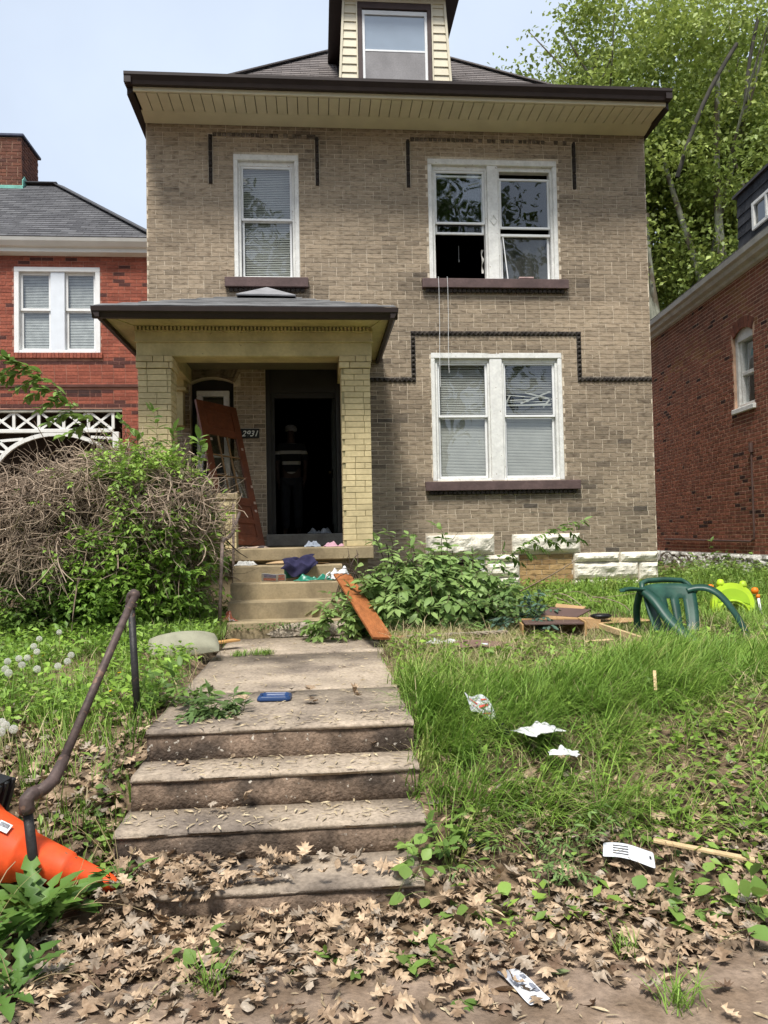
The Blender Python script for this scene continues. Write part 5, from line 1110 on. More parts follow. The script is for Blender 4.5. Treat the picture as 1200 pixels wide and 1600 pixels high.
for i in near:
    ti = int(rng.integers(0, 5)); key = (kind_[i], ti)
    if key not in mcache:
        V, T = OAK[kind_[i]]; c = [(.52, .39, .26), (.43, .315, .205), (.33, .235, .155), (.38, .31, .235), (.18, .12, .08)][ti]; mcache[key] = trimesh('fallen_leaf', V, T, M_DEAD, np.tile(np.array(c), (len(V), 1)))
    o = bpy.data.objects.new('fallen_leaf', mcache[key]); m4 = Matrix(Rm[i].tolist()).to_4x4() @ Matrix.Scale(sz[i], 4); m4.translation = P[i]; o.matrix_basis = m4; attach(o, ground)
A = []
for k in range(14):
    s_ = np.array([i for i in range(n) if kind_[i] == k and i not in near]); A.append(scatter(*OAK[k], Rm[s_], P[s_], sz[s_], LT[s_]))
V, T, c = join(A); tag(tri_obj('leaf_litter', V, T, M_DEAD, None, c), 'brown fallen oak leaves drifted over bank and steps', 'leaves', kind='stuff')
# pale catkins and straw bits on treads and path
x = np.concatenate([rng.uniform(-.92, .49, 560), rng.uniform(-.9, .5, 620), rng.uniform(-2, 2.6, 500)]); y = np.concatenate([rng.uniform(3.66, 4.5, 560), rng.uniform(4.4, 7.7, 620), rng.uniform(2.2, 3.3, 500)])
zz = lz(x, y)+.004; zz = np.where((y > 5.2) & (y < 6.81) & (np.abs(x+.2) < .75), .582, zz); zz = np.where((y >= 6.81) & (np.abs(x+.2) < .75), .596, zz)
V, T, c = scatter(np.array([(0, 0, 0), (.3, .09, .04), (.3, -.09, .04), (.75, .07, .05), (.75, -.07, .05), (1, 0, .0)]), np.array([(0, 2, 1), (1, 2, 4), (1, 4, 3), (3, 4, 5)]), rot_mats(rng.random(len(x))*6.28, rng.normal(0, .05, len(x)), rng.normal(0, .3, len(x))), np.stack([x, y, zz], 1), .022+.045*rng.random(len(x))**2, colmix(len(x), (.55, .46, .30), (.38, .30, .19), .2))
tag(tri_obj('plant_debris', V, T, M_DEAD, None, c), 'pale straw and catkin bits strewn on path and steps', 'debris', kind='stuff')

# ---- dandelions
sd_m = MB()
for i in range(150):
    zz = 1-2*(i+.5)/150; an = i*2.39996; rr = math.sqrt(1-zz*zz); d = Vector((rr*math.cos(an), rr*math.sin(an), zz)); o_ = d.orthogonal().normalized(); p2 = d.cross(o_)
    sd_m.add([d*.004, d*.021+o_*.0006, d*.021-o_*.0006], [(0, 1, 2)])
    for a in range(3):
        t = a*2.094+i; v_ = (o_*math.cos(t)+p2*math.sin(t)); w_ = d.cross(v_); sd_m.add([d*.021, d*.026+v_*.007+w_*.0012, d*.026+v_*.007-w_*.0012], [(0, 1, 2)])
sd_m = sd_m.mesh('seed_head', mat('seed fluff', (.80, .78, .72), .9, 40, .05, trans=.4))
yl_m = MB()
for i in range(40):
    an = i*2.39996; r_ = .004+.016*math.sqrt(i/40); d = Vector((math.cos(an), math.sin(an), 0)); w_ = Vector((-d.y, d.x, 0)); yl_m.add([d*.002+w_*.002, d*.002-w_*.002, d*r_-w_*.002+Vector((0, 0, .008-.004*i/40)), d*r_+w_*.002+Vector((0, 0, .008-.004*i/40))], [(0, 1, 2, 3)])
yl_m = yl_m.mesh('flower_head', mat('dandelion yellow', (.75, .48, .02), .7, 30, .1))
PUFF = [(-2.22, 6.34, .83), (-2.15, 6.6, .85), (-2.13, 5.97, .82), (-2.05, 5.81, .8), (-2.06, 5.65, .78), (-2.14, 5.51, .78), (-2.0, 5.39, .77), (-2.05, 5.24, .77), (-1.81, 5.13, .78), (-1.71, 5.22, .78), (-1.76, 5.65, .79), (-1.69, 5.35, .79), (-1.94, 5.01, .78), (-2.11, 5.63, .78), (-1.7, 4.3, .63), (-1.67, 4.27, .62), (-1.61, 4.22, .61), (-1.67, 4.21, .6)]
YELL = [(-2.46, 6.52, .72), (-2.18, 6.06, .73), (-2.1, 6.09, .73), (-1.35, 5.35, .7), (-1.31, 4.96, .65)]
for lst_, lab, grp, hm in ((PUFF, 'white dandelion seed head on a tall stalk left of the handrail', 'dandelion seed heads', sd_m), (YELL, 'yellow dandelion flower in the weeds left of the path', 'yellow dandelions', yl_m)):
    for i, p in enumerate(lst_):
        b = (p[0]+rnd.uniform(-.05, .05), p[1]+rnd.uniform(-.04, .04)); gz = float(g(*b)); t = thing('dandelion', lab if lst_ is YELL else (lab if i < 14 else 'white dandelion seed head in the cluster just above the orange cone'), 'dandelion', (b[0], b[1], gz), grp)
        q = MB(); q.tube([(b[0], b[1], gz-.02), ((b[0]+p[0])/2+.01, (b[1]+p[1])/2, gz+(p[2]-gz)*.5), p], [.0035, .003, .0025], 5); q.build('stalk', mat('dandelion stalk', (.25, .24, .10), .6, trans=.1), t, smooth=True)
        o = bpy.data.objects.new(hm.name, hm); o.scale = (.85, .85, .85); o.location = p; o.rotation_euler = (rnd.random(), rnd.random(), rnd.random()*6); attach(o, t)
# ---- single weeds one can point at
def weed(label, x, y, n, ll, hh, tpl, c1, c2, cat='weed', spread=.08, up=.5, stem=True, group='weeds on the bank', nper=7, name='weed_plant', K=None):
    z = float(lz(np.array(x), np.array(y))); t = thing(name, label, cat, (x, y, z), group)
    P = np.array([x, y, z])+rng.normal(0, 1, (n, 3))*np.array([spread, spread, 0]); D = rng.normal(0, .6, (n, 3)); D[:, 2] = up+.3*rng.random(n)
    pp = curl_paths(P, D, hh*(.5+.7*rng.random(n)), 6, .25, .10)
    if nper == 1:
        F = pp[:, -1]-pp[:, 2]; F[:, 2] *= .3; F += rng.normal(0, .02, F.shape); V, T, c = scatter(*tpl, dirs_mats(F, .3), pp[:, -1], ll*(.6+.6*rng.random(n)), colmix(n, c1, c2, .2))
    else: V, T, c = sprays(pp, ll, c1, c2, tpl, 6-nper if nper < 6 else 1, .8, .2)
    o = tri_obj('leaves', V, T, M_LEAF, t, c); o['kind'] = 'stuff'
    if stem: twig_obj('stems', pp, .0025, .0015, (.16, .20, .07), (.12, .15, .05), t)
    return t
HEART = leaf_tpl(.85, .12, .12); GV1, GV2 = (.22, .34, .07), (.12, .21, .045)
def dandleaf(seed):
    side = [(0, .012), (.16, .02), (.17, .06), (.24, .02), (.29, .075), (.38, .025), (.43, .10), (.53, .035), (.58, .12), (.70, .05), (.76, .13), (.90, .085), (1, 0)]
    q = random.Random(seed); pts = [(u, w*(.8+.4*q.random())) for u, w in side]; pts[-1] = (1, 0); al = pts+[(u, -w) for u, w in pts[-2::-1]]; m0 = len(al); mid = [(u, 0) for u in (.05, .18, .3, .42, .55, .68, .8, .92)]
    vs = [(u, w, -.6*u*u+.25*u+.45*abs(w)) for u, w in al+mid]; near_ = lambda u: m0+min(range(8), key=lambda i: abs(mid[i][0]-u)); T = []
    for i in range(m0-1):
        ka, kb = near_(al[i][0]), near_(al[i+1][0]); T.append((i, i+1, ka))
        if ka != kb: T.append((i+1, kb, ka))
    return np.array(vs), np.array(T)
DL = dandleaf(4)
def rosette(label, x, y, n, L_, c1=(.13, .24, .045), c2=(.075, .15, .03), group='dandelion plants'):
    z = float(lz(np.array(x), np.array(y))); t = thing('dandelion_plant', label, 'dandelion', (x, y, z), group); h = rng.random(n)*6.28
    V, T, c = scatter(*DL, rot_mats(h, .35+.95*rng.random(n), rng.normal(0, .3, n)), np.tile([x, y, z], (n, 1))+rng.normal(0, .03, (n, 3))*np.array([1, 1, .2]), L_*(.6+.6*rng.random(n)), colmix(n, c1, c2, .15))
    o = tri_obj('leaves', V, T, M_LEAF, t, c); o['kind'] = 'stuff'
    P = np.tile([x, y, z], (7, 1)); twig_obj('stalks', curl_paths(P, np.stack([rng.normal(.4, .8, 7), rng.normal(0, .6, 7), .5+.5*rng.random(7)], 1), .3+.2*rng.random(7), 8, .2, .16), .003, .002, (.32, .29, .12), (.28, .2, .13), t)
rosette('large dandelion plant growing over the fallen orange cone', -1.16, 3.30, 50, .25)
rosette('dandelion plant at the front edge of the bank below the cone', -1.28, 3.06, 44, .22)
rosette('dandelion plant with long leaves nearest the kerb side', -1.08, 2.82, 24, .20)
rosette('small dandelion plant between the cone tip and the steps', -.86, 3.42, 7, .15)
weed('heart-leaved violet clump at the lower right end of the steps', .47, 3.36, 16, .075, .12, HEART, GV1, GV2, nper=1)
weed('trailing heart-leaved clump in leaf litter below the steps', .60, 3.20, 12, .075, .10, HEART, GV1, GV2, nper=1)
weed('flattened leafy weed in the litter beside the pavement', .42, 2.86, 14, .07, .08, LEAF5, GV1, GV2, up=.2, nper=3)
weed('feathery mugwort clump left of the white card', 1.05, 3.42, 26, .045, .24, LEAFN, (.20, .31, .09), (.12, .20, .06), spread=.12)
weed('feathery mugwort clump spreading uphill of the white card', .98, 3.60, 20, .045, .22, LEAFN, (.20, .31, .09), (.12, .20, .06), spread=.12)
weed('heart-leaved violet clump in front of the thin wood strip', 1.48, 3.06, 18, .085, .12, HEART, GV1, GV2, nper=1, spread=.09)
weed('heart-leaved violet clump right of the pavement letter', 1.42, 3.20, 14, .08, .12, HEART, GV1, GV2, nper=1)
weed('glossy heart-leaved violet clump at the far right of the leaf litter', 1.72, 3.06, 18, .09, .14, HEART, GV1, GV2, nper=1)
weed('small violets growing beneath the wood strip', 1.62, 3.42, 10, .06, .08, HEART, GV1, GV2, nper=1)
weed('leafy weeds behind the white card', 1.30, 3.62, 20, .05, .10, HEART, GV1, GV2, nper=1, spread=.12)
weed('small leafy weed amid oak leaves near the pavement', -.47, 2.86, 10, .06, .10, HEART, GV1, GV2, nper=1)
weed('tiny green sprout in the middle of the leaf litter', -.02, 2.90, 8, .045, .06, LEAF5, GV1, GV2, nper=2, up=.25)
weed('leafy seedling on the left edge of the path', -.86, 4.93, 16, .075, .20, LEAF5, (.18, .28, .06), (.10, .18, .04), nper=4)
weed('drooping uprooted weed lying on the top step', -.645, 4.55, 24, .085, .13, LEAFN, (.13, .21, .06), (.09, .15, .045), up=.3, spread=.05)
weed('small wilted sprig beside the uprooted weed', -.47, 4.60, 5, .06, .10, LEAFN, (.12, .17, .06), (.09, .13, .05), spread=.015, nper=3)
weed('leafy weeds at the right side of the lowest steps', .56, 3.62, 22, .06, .16, LEAF5, GV1, GV2, nper=3)
weed('young tree sprout against the whitewashed footing', 6.72, 12.6, 20, .09, .55, LEAF5, GV1, GV2, 'sapling', .12, .8)
def grass_tuft(label, x, y, n, L_):
    z = float(lz(np.array(x), np.array(y))); V, T, c = blades(np.stack([x+rng.normal(0, .03, n), y+rng.normal(0, .03, n), np.full(n, z)], 1), rng.random(n)*6.28, L_*(.5+.7*rng.random(n)), .9*(.4+.8*rng.random(n)), np.full(n, .005), colmix(n, GA, GB, .2))
    tag(tri_obj('grass_tuft', V, T, M_GRASS, None, c), label, 'grass tuft', 'grass tufts by the pavement')
grass_tuft('green grass tuft growing at the pavement edge on the right', 1.16, 2.50, 60, .14); grass_tuft('short dark grass tuft in front of the violets', 1.12, 2.83, 50, .09); grass_tuft('grass tuft with flat leaves below the steps', -.40, 2.78, 40, .16)
# ================================================================== THINGS LYING ABOUT
def cloth(name, label, cat, fn, m, nu=26, nv=18, th=.004, group=None, parent=None, sub=1):
    q = MB(); q.grid(fn, nu, nv); o = q.build(name, m, parent, smooth=True, solid=th, subsurf=sub)
    if label: tag(o, label, cat, group)
    return o
def plank_(name, label, cat, a, b, w_, t_, m, up=(0, 0, 1), group=None, bevel=.003):
    q = MB(); q.beam(a, b, w_, t_, up); o = q.build(name, m, None, bevel=bevel); return tag(o, label, cat, group)
gz = lambda x, y: float(g(x, y))
# ---- pipe handrail beside the lower steps
hr = thing('pipe_handrail', 'rusty brown pipe handrail beside the lower steps', 'handrail', (-1.12, 4.1, .3))
q = MB(); q.tube([(-1.07, 4.66, .45), (-1.13, 4.76, 1.20)], .021, 12); q.build('post', M_BLACKP, hr, smooth=True)
q = MB(); q.tube([(-1.09, 4.68, 1.255), (-1.10, 4.55, 1.185), (-1.175, 3.62, .575)], .021, 14); q.build('rail', M_PIPE, hr, smooth=True)
q = MB(); q.tube([(-1.133, 4.765, 1.19), (-1.135, 4.77, 1.235), (-1.128, 4.765, 1.258), (-1.11, 4.745, 1.27), (-1.095, 4.71, 1.268), (-1.092, 4.67, 1.255)], [.031, .030, .029, .029, .029, .03], 14); q.tube([(-1.132, 4.765, 1.185), (-1.133, 4.766, 1.205)], .035, 14); q.build('elbow', M_PIPE, hr, smooth=True)
q = MB(); q.tube([(-1.172, 3.66, .60), (-1.178, 3.61, .565), (-1.19, 3.56, .528), (-1.21, 3.52, .508), (-1.235, 3.48, .502)], [.024, .026, .028, .028, .028], 14); q.build('elbow', M_PIPE, hr, smooth=True)
q = MB(); q.tube([(-1.225, 3.50, .503), (-1.25, 3.465, .50), (-1.262, 3.45, .485), (-1.262, 3.448, .455), (-1.26, 3.45, .43)], [.030, .031, .031, .031, .033], 14); q.build('elbow', M_PIPE, hr, smooth=True)
q = MB(); q.tube([(-1.26, 3.45, .45), (-1.22, 3.47, .0)], .021, 12); q.build('post', M_BLACKP, hr, smooth=True)
# ---- handrail at the porch steps
h2 = thing('porch_handrail', 'thin rusty pipe handrail on the left of the porch steps', 'handrail', (-1.0, 8.1, .75))
M_RP = mat('old pipe rail', (.16, .12, .10), .75, 20, .3, 5, .2, .4, 60, .3)
q = MB(); q.tube([(-.995, 7.75, .60), (-.97, 7.76, 1.2), (-.955, 7.78, 1.56)], .017, 10); q.build('post', M_RP, h2, smooth=True)
q = MB(); q.tube([(-.955, 7.78, 1.56), (-.945, 7.82, 1.60), (-.915, 7.95, 1.61), (-.90, 8.2, 1.66), (-.885, 8.8, 1.89)], [.019, .022, .02, .019, .018], 10); q.build('rail', M_RP, h2, smooth=True)
q = MB(); q.tube([(-1.0, 9.12, .8), (-.985, 9.12, 2.02)], .015, 8); q.build('post', M_RP, h2, smooth=True)
# ---- traffic cone on its side
tip, base = Vector((-.90, 3.49, .085)), Vector((-1.53, 3.58, .275)); ax = (base-tip).normalized(); L_ = (base-tip).length
M_ORG = mat('orange cone plastic', (.85, .095, .02), .5, 5, .12, 40, .08, spec=.35, second=(.62, .09, .03), sec_scale=7, sec_lo=.5, sec_hi=.75, spots=(.25, .10, .05), spot_scale=30, spot_lo=.70); M_BLKR = mat('black rubber', (.018, .019, .02), .6, 12, .2, bump=.2)
cone = thing('traffic_cone', 'orange traffic cone with black base fallen beside the handrail', 'traffic cone', (-1.35, 3.8, .1))
rotm = ax.to_track_quat('Z', 'Y').to_matrix().to_4x4(); rotm.translation = tip
q = MB(); q.lathe([(.0, -.002), (.024, 0), (.030, .006), (.036, .03), (.064, .22), (.072, .225), (.075, .24), (.105, .43), (.113, .435), (.116, .45), (.150, L_-.06), (.165, L_-.03), (.18, L_)], 32); q.xf(rotm); q.build('body', M_ORG, cone, smooth=True)
q = MB(); s_ = .235
q.prism([(-s_, -s_*.75, L_-.005), (-s_*.75, -s_, L_-.005), (s_*.75, -s_, L_-.005), (s_, -s_*.75, L_-.005), (s_, s_*.75, L_-.005), (s_*.75, s_, L_-.005), (-s_*.75, s_, L_-.005), (-s_, s_*.75, L_-.005)], [(-s_, -s_*.75, L_+.05), (-s_*.75, -s_, L_+.05), (s_*.75, -s_, L_+.05), (s_, -s_*.75, L_+.05), (s_, s_*.75, L_+.05), (s_*.75, s_, L_+.05), (-s_*.75, s_, L_+.05), (-s_, s_*.75, L_+.05)])
for k in range(-3, 4): q.cbox(k*.06-.012, k*.06+.012, -s_*.98, s_*.98, L_-.02, L_, .004)
q.xf(rotm); q.build('foot', M_BLKR, cone, bevel=.008)
def on_cone(t, an, dr=.0):
    r_ = .040+(.156-.036)*((t-.03)/(L_-.09)); return rotm @ Vector(((r_+dr)*math.cos(an), (r_+dr)*math.sin(an), t))
best = max((k*.05 for k in range(126)), key=lambda a: on_cone(.53, a).z-.5*on_cone(.53, a).y)
q = MB(); q.add([on_cone(.50, best-.16, .004), on_cone(.50, best+.16, .004), on_cone(.555, best+.15, .004), on_cone(.555, best-.15, .004)], [(0, 1, 2, 3), ]); lb = q.build('sticker', mat('white sticker', (.75, .75, .74), .5), cone, solid=.001)
q = MB(); q.add([on_cone(.508, best-.02, .0055), on_cone(.508, best+.12, .0055), on_cone(.548, best+.11, .0055), on_cone(.548, best-.02, .0055)], [(0, 1, 2, 3)]); q.build('barcode', mat('grey print', (.25, .25, .27), .6, 200, .6), lb)
# ---- cushion
def pil(u, v):
    a, b = (u-.5)*2, (v-.5)*2; h = .095*max(0, (1-abs(a)**2.3))**.6*max(0, (1-abs(b)**2.2))**.5
    return a, b, h
pm_ = Matrix.Translation((-1.13, 6.56, .715)) @ Matrix.Rotation(R(16), 4, 'Z') @ Matrix.Rotation(R(26), 4, 'X') @ Matrix.Rotation(R(-6), 4, 'Y')
q = MB()
q.grid(lambda u, v: (pil(u, v)[0]*.285*(1-.06*pil(u, v)[1]**2), pil(u, v)[1]*.15*(1-.10*pil(u, v)[0]**2), pil(u, v)[2]+.006*fbm(u*7, v*5, 3)+.05*pil(u, v)[0]*-.4), 30, 18)
q.grid(lambda u, v: (pil(1-u, v)[0]*.285*(1-.06*pil(u, v)[1]**2), pil(u, v)[1]*.15*(1-.10*pil(u, v)[0]**2), -pil(u, v)[2]*.8+.006*fbm((1-u)*7, v*5, 3)+.05*pil(1-u, v)[0]*-.4), 30, 18)
q.xf(pm_); cu_ = q.build('cushion', mat('sage green fabric', (.27, .262, .19), .9, 9, .12, 200, .1, .3, 300, .1), None, smooth=True); tag(cu_, 'sage green cushion lying in the grass at the path edge', 'cushion')
# ---- blue lid on the path
q = MB(); pts = []
def ro(s, z): return [(s*.105*cx+(.02 if cx < 0 else -.02)*ex, s*.075*cy+(.02 if cy < 0 else -.02)*(1-ex), z) for cx, cy, ex in ((-1, -1, 1), (1, -1, 1), (1, -1, 0), (1, 1, 0), (1, 1, 1), (-1, 1, 1), (-1, 1, 0), (-1, -1, 0))]
lv = [ro(1.0, 0), ro(1.0, .012), ro(.93, .026), ro(.82, .030), ro(.74, .016), ro(.70, .016)]; vs = [p for r_ in lv for p in r_]
q.add(vs, [(i*8+j, i*8+(j+1) % 8, (i+1)*8+(j+1) % 8, (i+1)*8+j) for i in range(5) for j in range(8)]+[tuple(range(40, 48)), tuple(range(8))[::-1]]); q.xf(Matrix.Translation((-.29, 4.93, .574)) @ Matrix.Rotation(R(-4), 4, 'Z'))
tag(q.build('plastic_tray', mat('blue plastic', (.012, .042, .13), .35, 8, .1, spec=.5), None, bevel=.003), 'small blue plastic tray lying upside down on the concrete path', 'tray')
# ---- planks, sticks
M_RWOOD = mat('reddish stained wood', (.30, .105, .035), .55, 6, .2, 30, .2, .2, 60, .3, stretch=(4, 1.2, 1.2)); M_PWOOD = mat('pale wood', (.52, .38, .21), .75, 5, .15, 40, .12, .2, 60, .2, stretch=(4, 1, 1))
a, b = Vector((.25, 8.34, 1.19)), Vector((.565, 6.92, .675)); upv = Vector((0, .35, 1)); q = MB(); q.beam(a, b, .19, .022, upv)
for k in (-.055, 0.0, .055): rr_ = (b-a).normalized().cross(upv).normalized()*k; nn_ = rr_.cross(b-a).normalized() if k else Vector((0, .33, .94)); q.beam(a+rr_+Vector((0, .004, .0125)), b+rr_+Vector((0, .004, .0125)), .012, .003, upv)
tag(q.build('wooden_plank', M_RWOOD, None), 'reddish-brown grooved board leaning from the porch steps onto the path', 'board')
plank_('wood_offcut', 'short orange-tan wood offcut behind the cushion', 'wood offcut', (-.98, 7.02, .665), (-.76, 7.22, .665), .10, .018, mat('orange wood', (.48, .26, .09), .7, 6, .15))
plank_('wood_strip', 'long pale splintered wood strip on the leaf litter', 'wood strip', (1.54, 3.53, .135), (1.93, 3.35, .095), .035, .014, M_PWOOD)
plank_('wood_stick', 'pale wood stick standing in the long grass', 'stick', (2.06, 4.62, .60), (2.11, 4.74, .70), .02, .014, M_PWOOD)
plank_('wood_batten', 'pale wood batten lying left of the green chair', 'batten', (2.66, 7.15, .70), (2.76, 6.45, .66), .035, .05, M_PWOOD)
plank_('wood_chip_board', 'small pale wood piece in the grass below the drawer', 'wood piece', (2.22, 6.42, .655), (2.52, 6.50, .66), .06, .012, M_PWOOD)
# twisted rod
tr_ = thing('twisted_rod', 'grey twisted rod with a brown wooden end by the branch heap', 'rod', (1.0, 6.96, .66)); A_, B_ = Vector((.78, 6.97, .675)), Vector((1.72, 6.98, .69))
for k in range(3):
    pts = []
    for i in range(60):
        t = i/59; an = t*26+k*2.094; c = A_.lerp(B_, t); pts.append(c+Vector((0, math.cos(an)*.011, math.sin(an)*.011)))
    q = MB(); q.tube(pts, .0105, 6); q.build('strand', mat('grey rope fibre', (.24, .20, .15), .85, 60, .2), tr_, smooth=True)
q = MB(); q.tube([(.54, 6.95, .672), (.80, 6.97, .675)], [.016, .017], 10); q.build('wooden_end', mat('brown dowel', (.30, .16, .08), .7, 10, .2), tr_, smooth=True)
# ---- rags and papers
M_RAG = mat('white cotton', (.56, .56, .55), .9, 8, .06, 40, .05, .2, 60); M_PAPER = mat('white paper', (.56, .57, .59), .8, 6, .08, 30, .06)
def crumple(cx, cy, z0, sx, sy, h, seed, rot=0):
    c, s_ = math.cos(rot), math.sin(rot)
    def fn(u, v):
        a, b = (u-.5)*sx*(1+.25*(fbm(v*3, 1.7, seed)-.5)), (v-.5)*sy*(1+.3*(fbm(u*3, 4.7, seed)-.5)); e_ = min(1, 4*min(u, 1-u, v, 1-v)+.15)
        return (cx+a*c-b*s_+.03*(fbm(u*5, v*5, seed+3)-.5), cy+a*s_+b*c+.03*(fbm(u*5, v*5, seed+6)-.5), z0+h*abs(fbm(u*4.5, v*4.5, seed+9)-.35)*2*e_)
    return fn
cloth('white_rag', 'crumpled white rag on the grass beside the twisted rod', 'rag', crumple(1.06, 6.68, .655, .32, .14, .045, 3), M_RAG)
cloth('white_scrap', 'torn white paper scrap caught in the long grass on the bank', 'paper', crumple(1.19, 4.17, .50, .24, .18, .06, 9, .5), M_RAG)
cloth('white_scrap', 'small torn white scrap below the larger one on the bank', 'paper', crumple(1.27, 4.0, .42, .15, .10, .04, 12, -.3), M_RAG)
cloth('black_cloth', 'black cloth half hidden in grass beside the printed bag', 'cloth', crumple(.98, 4.36, .46, .22, .12, .05, 14, -.4), mat('black cloth', (.008, .009, .014), .9, 8, .2))
cloth('black_cloth', 'black cloth scrap in the weeds at the foot of the steps', 'cloth', crumple(.68, 3.60, .15, .10, .14, .07, 16, .4), MATS['black cloth'])
pbg = cloth('printed_bag', 'white bag printed with red lying in the long grass by the steps', 'bag', lambda u, v: (.86+.155*u-.02*v, 4.40+.10*v+.02*u, .56-.05*u+.10*v+.015*math.sin(u*7+v*3)), M_PAPER, 14, 10, .003)
q = MB()
for (a, b, w_, h) in ((.12, .62, .30, .08), (.45, .50, .35, .09), (.15, .30, .2, .05), (.6, .75, .2, .06), (.5, .2, .3, .05)):
    q.add([(.86+.155*(a+w_*k[0])-.02*(b+h*k[1]), 4.394+.10*(b+h*k[1])+.02*(a+w_*k[0]), .563-.05*(a+w_*k[0])+.10*(b+h*k[1])+.015*math.sin((a+w_*k[0])*7+(b+h*k[1])*3)) for k in ((0, 0), (1, 0), (1, 1), (0, 1))], [(0, 1, 2, 3)])
q.build('print', mat('red print', (.55, .07, .06), .7), pbg)
# letter on the pavement and packaging card
lt_ = cloth('paper_letter', 'white printed letter lying on the pavement edge', 'letter', lambda u, v: (.605+.075*u+.068*v, 2.75+.012*u-.20*v+.0, .022+.006*math.sin(v*5)+.010*u*v), M_PAPER, 8, 14, .001)
def on_letter(u, v, dz=.0022): return (.605+.075*u+.068*v, 2.75+.012*u-.20*v, .022+.006*math.sin(v*5)+.010*u*v+dz)
q = MB()
for v0 in [.12+.035*i for i in range(13)]:
    L2 = .3+.3*hsh(int(v0*100), 3); q.add([on_letter(.12, v0), on_letter(.12+L2, v0), on_letter(.12+L2, v0+.010), on_letter(.12, v0+.010)], [(0, 1, 2, 3)])
q.build('print', mat('pale blue print', (.42, .45, .55), .8), lt_)
q = MB(); q.add([on_letter(.70, .28), on_letter(.92, .28), on_letter(.92, .76), on_letter(.70, .76)], [(0, 1, 2, 3)]); q.build('stripe', mat('grey stripe print', (.16, .17, .2), .8, 90, .4), lt_)
wc_ = cloth('packaging_card', 'white packaging card with black comb shapes on the leaf litter', 'card', lambda u, v: (1.26+.21*u+.03*v, 3.44-.09*u+.07*v+.02*u*v, .11-.02*u+.035*v+.012*math.sin(u*4)), M_PAPER, 12, 6, .002)
q = MB()
def on_card(u, v): return (1.26+.21*u+.03*v, 3.44-.09*u+.07*v+.02*u*v, .11-.02*u+.035*v+.012*math.sin(u*4)+.003)
for k in range(4): q.add([on_card(.2, .22+k*.17), on_card(.5, .22+k*.17), on_card(.5, .29+k*.17), on_card(.2, .29+k*.17)], [(0, 1, 2, 3)])
q.add([on_card(.90, .45), on_card(.94, .45), on_card(.94, .65), on_card(.90, .65)], [(0, 1, 2, 3)]); q.build('print', mat('black print', (.03, .03, .03), .8), wc_)
V, T = leaf_tpl(.42, .08, .02); tag(tri_obj('green_leaf', (V*.10) @ np.array([[1, .05, 0], [0, 1, 0], [0, 0, 1]]) + np.array([.77, 2.725, .02]), T, M_LEAF, None, np.tile([.24, .30, .13], (len(V), 1))), 'single pale green leaf lying right of the letter', 'leaf')
# on the porch steps
npaper = cloth('newspaper', 'folded newspaper leaflet with coloured pictures on the third step', 'newspaper', lambda u, v: (-.635+.27*u, 8.62-.05*u*.3-.02*v+.05*(1-v), 1.118+.095*v*(1-.15*u)+.004*math.sin(u*9)), M_PAPER, 12, 6, .002)
q1, q2 = MB(), MB()
def on_np(u, v): return (-.635+.27*u, 8.615-.05*u*.3-.02*v+.05*(1-v)-.004, 1.120+.095*v*(1-.15*u)+.004*math.sin(u*9))
for (u0_, v0, u1_, v1, q) in ((.08, .12, .58, .42, q1), (.68, .12, .95, .5, q1), (.1, .5, .6, .85, q2), (.7, .58, .94, .85, q1)):
    q.add([on_np(u0_, v0), on_np(u1_, v0), on_np(u1_, v1), on_np(u0_, v1)], [(0, 1, 2, 3)])
q1.build('red_print', mat('faded red print', (.55, .25, .22), .8, 60, .3), npaper); q2.build('blue_print', mat('faded blue print', (.25, .25, .42), .8, 60, .3), npaper)
cloth('newspaper_sheet', 'crumpled newspaper sheet on the left of the fourth step', 'newspaper', crumple(-.84, 8.98, 1.292, .26, .16, .07, 21, .15), mat('newsprint', (.55, .54, .50), .85, 20, .25))
cloth('red_leaflet', 'crumpled red and white leaflet at the foot of the porch handrail', 'leaflet', crumple(-.93, 8.03, .76, .16, .14, .10, 23, .4), mat('red leaflet print', (.62, .55, .52), .8, 12, .2, second=(.50, .14, .08), sec_scale=22, sec_lo=.45, sec_hi=.5))
navy = mat('navy cloth', (.022, .020, .055), .9, 8, .2, 60, .1, .3, 80)
cloth('navy_cloth', 'navy blue cloth draped over the edge of the fourth step', 'cloth', lambda u, v: (-.40+.36*u+.10*(v-.5)*(u-.3)+.02*math.sin(v*11), 8.98-.16*min(1, v*1.6)+.02*math.sin(u*13+v*4)-(.02 if v > .6 else 0), (1.31+.055*abs(math.sin(u*5+v*2))+.05*u if v < .55 else 1.325-(v-.55)*.40*(1-abs(u-.45)*1.3)+.02*math.sin(u*15))), navy, 30, 24, .006)
grn = mat('green bag plastic', (.010, .17, .105), .35, 10, .15, spec=.5)
gbag = cloth('green_bag', 'green plastic bag with white trim crumpled on the third step', 'bag', crumple(-.05, 8.66, 1.118, .46, .14, .085, 27, .05), grn)
q = MB(); q.tube([(.07, 8.56, 1.13), (.09, 8.57, 1.19), (.12, 8.60, 1.21), (.13, 8.62, 1.17)], .010, 6); q.build('bag_handle', M_RAG, gbag, smooth=True)
cloth('green_cloth', 'dark green cloth hanging below the navy cloth', 'cloth', lambda u, v: (-.395+.20*u, 8.855+.012*math.sin(u*9), 1.30-.165*v+.02*u*v), mat('dark green cloth', (.008, .07, .045), .8, 9, .2), 10, 8, .004)
cloth('white_bag', 'white plastic bag at the right end of the third step', 'bag', crumple(.235, 8.68, 1.118, .24, .18, .16, 31, -.2), mat('white plastic', (.78, .79, .80), .35, 8, .05, spec=.5, trans=.15))
